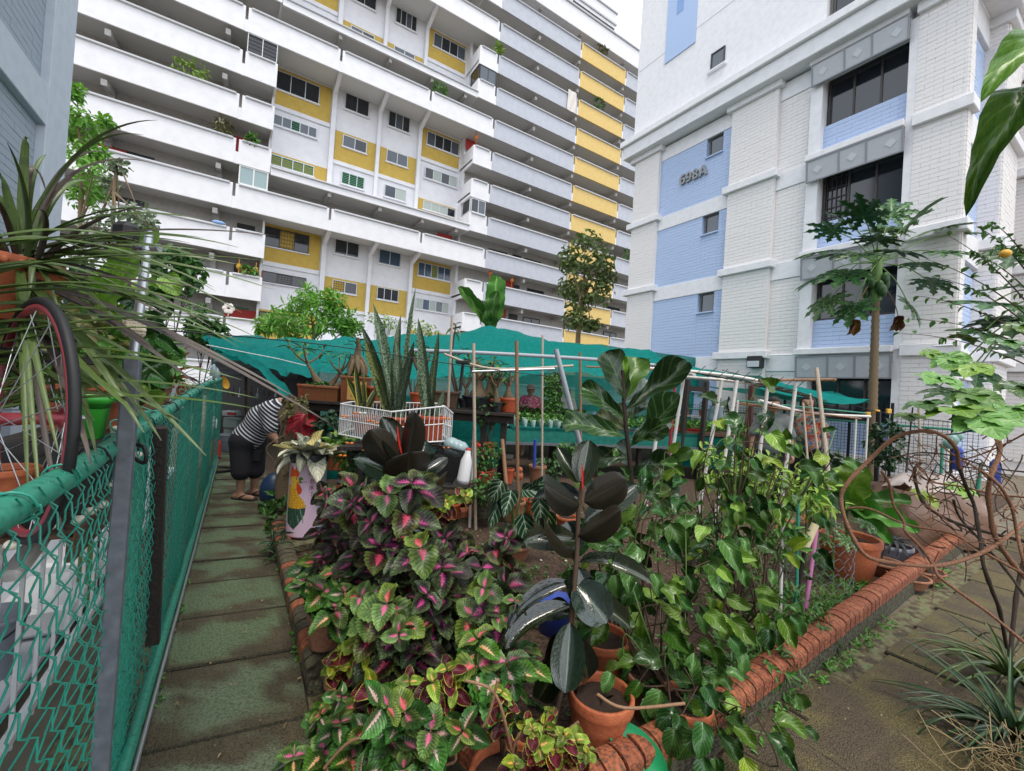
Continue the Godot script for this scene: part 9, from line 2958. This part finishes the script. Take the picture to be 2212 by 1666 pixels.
func balcony_things() -> void:
	var zf := -31.0
	# plants and cloths on the far balconies, facade coordinates x, y (parapet top), kind
	for q in [[-3.6, 18.4, 1.6, 0.9, "g4", "yellow green bamboo like plants on the upper left balcony"], [-1.9, 15.7, 0.9, 0.8, "g5", "spindly flowering plants on the left balcony two storeys down"], [-0.4, 15.6, 0.5, 0.5, "g2", "leafy plant at the end of the left balcony"], [11.4, 23.9, 1.0, 0.6, "g2", "leafy plant on the long corridor parapet"], [27.6, 29.5, 1.2, 0.8, "g1", "bushy plant hanging over the yellow balcony front"], [27.5, 34.8, 1.2, 0.6, "g5", "straggly plant on the top yellow balcony"], [31.9, 26.6, 1.0, 0.6, "g5", "reddish plant on the right grey balcony"], [16.2, 29.4, 0.6, 0.6, "g4", "yellow green plant at the white balcony corner"], [-3.5, 7.4, 1.8, 0.5, "g1", "row of small pot plants on the lower left balcony"], [0.0, 7.5, 0.8, 0.5, "g2", "green plant on the lower left balcony before the red banner"], [-2.6, 4.9, 1.4, 0.4, "g1", "low dark green plants on the lowest visible left balcony"], [32.5, 15.7, 0.6, 1.2, "g1", "plant trailing from the balcony beside the numbered block"]]:
		var c := Vector3(q[0], q[1] + q[3] * 0.4, zf - 0.1)
		stuff_plant("balcony_plant", q[5], "potted plant", Vector3(q[0], q[1], zf - 0.15), [[c, Vector3(q[2], q[3], 0.3) * 0.6, 110]], LM.small[0], M[q[4]], 0.3, 0.22, 0.02)
	for q in [[23.6, 29.2, 0.8, "white towel hanging over the grey balcony front"]]:
		var b := MB.new()
		var g := []
		for i in 8:
			var row := []
			for j in 6: row.append(Vector3(q[0] + 0.2 * j - 0.1, q[1] + 0.12 - 0.27 * i, zf + 0.14 + 0.03 * sin(j * 2.0 + i)))
			g.append(row)
		b.sheet(g)
		solo("towel", b, M.white, q[3], "towel")
	for q in [[0.05, 7.3, 1.3, 0.9, "red festive curtain in the lower left balcony doorway"], [-0.3, 4.9, 1.8, 0.6, "red festive banner over the lowest left balcony door"], [-1.0, 15.5, 1.2, 0.9, "dark red screen on the left balcony"], [15.0, 21.3, 1.0, 0.9, "red door drape with gold trim in the white corner balcony"], [13.2, 13.1, 1.3, 0.7, "red cloth in the long corridor"], [19.3, 10.6, 1.5, 0.6, "red banner over a door behind the grey balcony"], [18.8, 7.9, 1.3, 0.7, "red cloth panel on the lower grey balcony"], [-7.0, 12.9, 1.3, 0.7, "rust red panel on the left balcony behind the trees"]]:
		var b := MB.new()
		b.box(Vector3(q[0], q[1] + q[3] * 0.5, zf - 1.6), Vector3(q[2], q[3], 0.04), Basis(), 0.01)
		solo("red_drape", b, M.red, q[4], "drape")
	for q in [[14.9, 21.9, "orange lantern in the white corner balcony"], [17.0, 11.2, "orange tassel hanging in the grey balcony, left one"], [19.2, 11.0, "orange tassel hanging in the grey balcony, right one"], [16.8, 8.3, "gold lantern hanging above the banana leaf"], [-0.6, 8.0, "gold lantern over the lower left balcony, left one"], [0.3, 7.95, "gold lantern over the lower left balcony, right one"]]:
		var b := MB.new()
		b.ball(Vector3(q[0], q[1], zf - 0.5), Vector3(0.16, 0.2, 0.16), 10)
		b.tube([Vector3(q[0], q[1] + 0.5, zf - 0.5), Vector3(q[0], q[1] - 0.6, zf - 0.5)], 0.03, 5)
		solo("lantern", b, M.orange if q[0] > 14 else M.gold, q[2], "lantern ornament")
	var fl := MB.new()
	for k in 6: fl.ball(Vector3(-0.95 + cos(k * TAU / 6) * 0.2, 5.25 + sin(k * TAU / 6) * 0.2, zf + 0.1), Vector3(0.14, 0.14, 0.03), 8)
	fl.tube([Vector3(-0.95, 4.7, zf + 0.1), Vector3(-0.95, 5.2, zf + 0.1)], 0.02, 5)
	solo("windmill", fl, M.white, "white flower shaped pinwheel on the lowest left balcony", "pinwheel")
	var bp := MB.new()
	bp.ball(Vector3(-1.75, 10.25, zf + 0.05), Vector3(0.35, 0.12, 0.12), 8)
	solo("sun_hat", bp, M.bluetrim, "blue hat lying on the left balcony parapet", "hat")


func ground_cover() -> void:
	# grass and weeds along the brick edging
	var xs := []
	for k in 5200:
		var x := rf(1.7, 7.0)
		var zc := -1.1 - 0.07 * (x - 1.6)
		var w := rf(0.0, 1.0)
		var p := Vector3(x, 0.02, zc - 0.06 - w * w * (0.35 + 0.12 * x))
		if noise_grass.get_noise_2d(p.x, p.z) < -0.05: continue
		xs.append(lxf(p, Vector3(rf(-0.6, 0.6), rf(0.4, 1.0), rf(-0.6, 0.6)), Vector3.UP + rv(0.5), 0.004, rf(0.03, 0.075)))
	tag(stuff(self, "grass", LM.strap[1], M.grass, xs), "short green grass creeping over the soil along the brick edging", "grass")
	xs = []
	for k in 2600:
		var x := rf(0.5, 6.0)
		var p := Vector3(x, rf(0.015, 0.05), rf(-3.6, -1.1 - 0.07 * (x - 1.6)))
		if noise_grass.get_noise_2d(p.x * 1.7 + 9.0, p.z * 1.7) < 0.02: continue
		for e in 3: xs.append(lxf(p, rv() + Vector3.UP * 0.4, Vector3.UP, 0.011, 0.032))
	tag(stuff(self, "weeds", LM.small[1], M.g1, xs), "small leafy weeds scattered over the garden soil", "weeds")
	xs = []
	for q in [[-0.24, -8.0, -0.9, 0.02], [0.345, -4.4, -2.3, 0.02]]:
		for k in 500:
			var p := Vector3(q[0] + rf(-0.035, 0.035), 0.01, rf(q[1], q[2]))
			if noise_grass.get_noise_2d(p.x * 3.0, p.z * 2.0) < 0.0: continue
			for e in 2: xs.append(lxf(p, rv() + Vector3.UP * 0.7, Vector3.UP, 0.007, 0.024))
	for k in 700:
		var x := rf(1.5, 6.0)
		var p := Vector3(x, 0.012, -0.92 - 0.05 * (x - 1.5) + rf(-0.05, 0.04))
		if noise_grass.get_noise_2d(p.x * 3.0, p.z) < 0.12: continue
		xs.append(lxf(p, rv() + Vector3.UP * 0.7, Vector3.UP, 0.009, 0.03))
	tag(stuff(self, "moss_tufts", LM.small[1], M.g2, xs), "tiny weeds and moss growing in the edges of both paths", "moss")
	xs = []
	for k in 1500:
		var x := rf(0.6, 8.0)
		xs.append(Transform3D(Basis().scaled(Vector3.ONE * rf(0.4, 1.4)), Vector3(x, 0.02, rf(-3.8, -1.15 - 0.07 * maxf(0.0, x - 1.6)))))
	var pb := MB.new()
	pb.ball(Vector3.ZERO, Vector3(0.008, 0.006, 0.007), 6)
	tag(stuff(self, "gravel", pb.mesh(), M.gravel, xs), "light grit and small stones in the garden soil", "gravel")
	xs = []
	for k in 420: xs.append(lxf(Vector3(rf(-0.22, 0.33), 0.022, rf(-8.0, -1.0)) if k < 180 else Vector3(rf(1.0, 6.5), 0.022, rf(-0.95, 0.1)), Vector3(rf(-1, 1), rf(-0.1, 0.3), rf(-1, 1)), Vector3.UP, rf(0.002, 0.006), rf(0.006, 0.02)))
	tag(stuff(self, "leaf_litter", LM.small[1], M.straw, xs), "tiny dry leaf fragments scattered on both paths", "leaf litter")
	for q in [[1225, 1230, 2.6, "fallen brown leaf on the soil behind the rubber plant"], [1850, 1320, 2.9, "yellowed leaf lying on the grass in front of the pots"], [2100, 1650, 1.6, "pale green fallen leaf on the right hand path"]]:
		var b := MB.new()
		b.add(LM.hib[1], lxf(foot(at(q[0], q[1], q[2]), 0.03), Vector3(1, 0, 0.3), Vector3.UP, 0.03, 0.09))
		solo("fallen_leaf", b, M.g4, q[3], "leaf")


var noise_grass := noise(1.1, 2, 17)
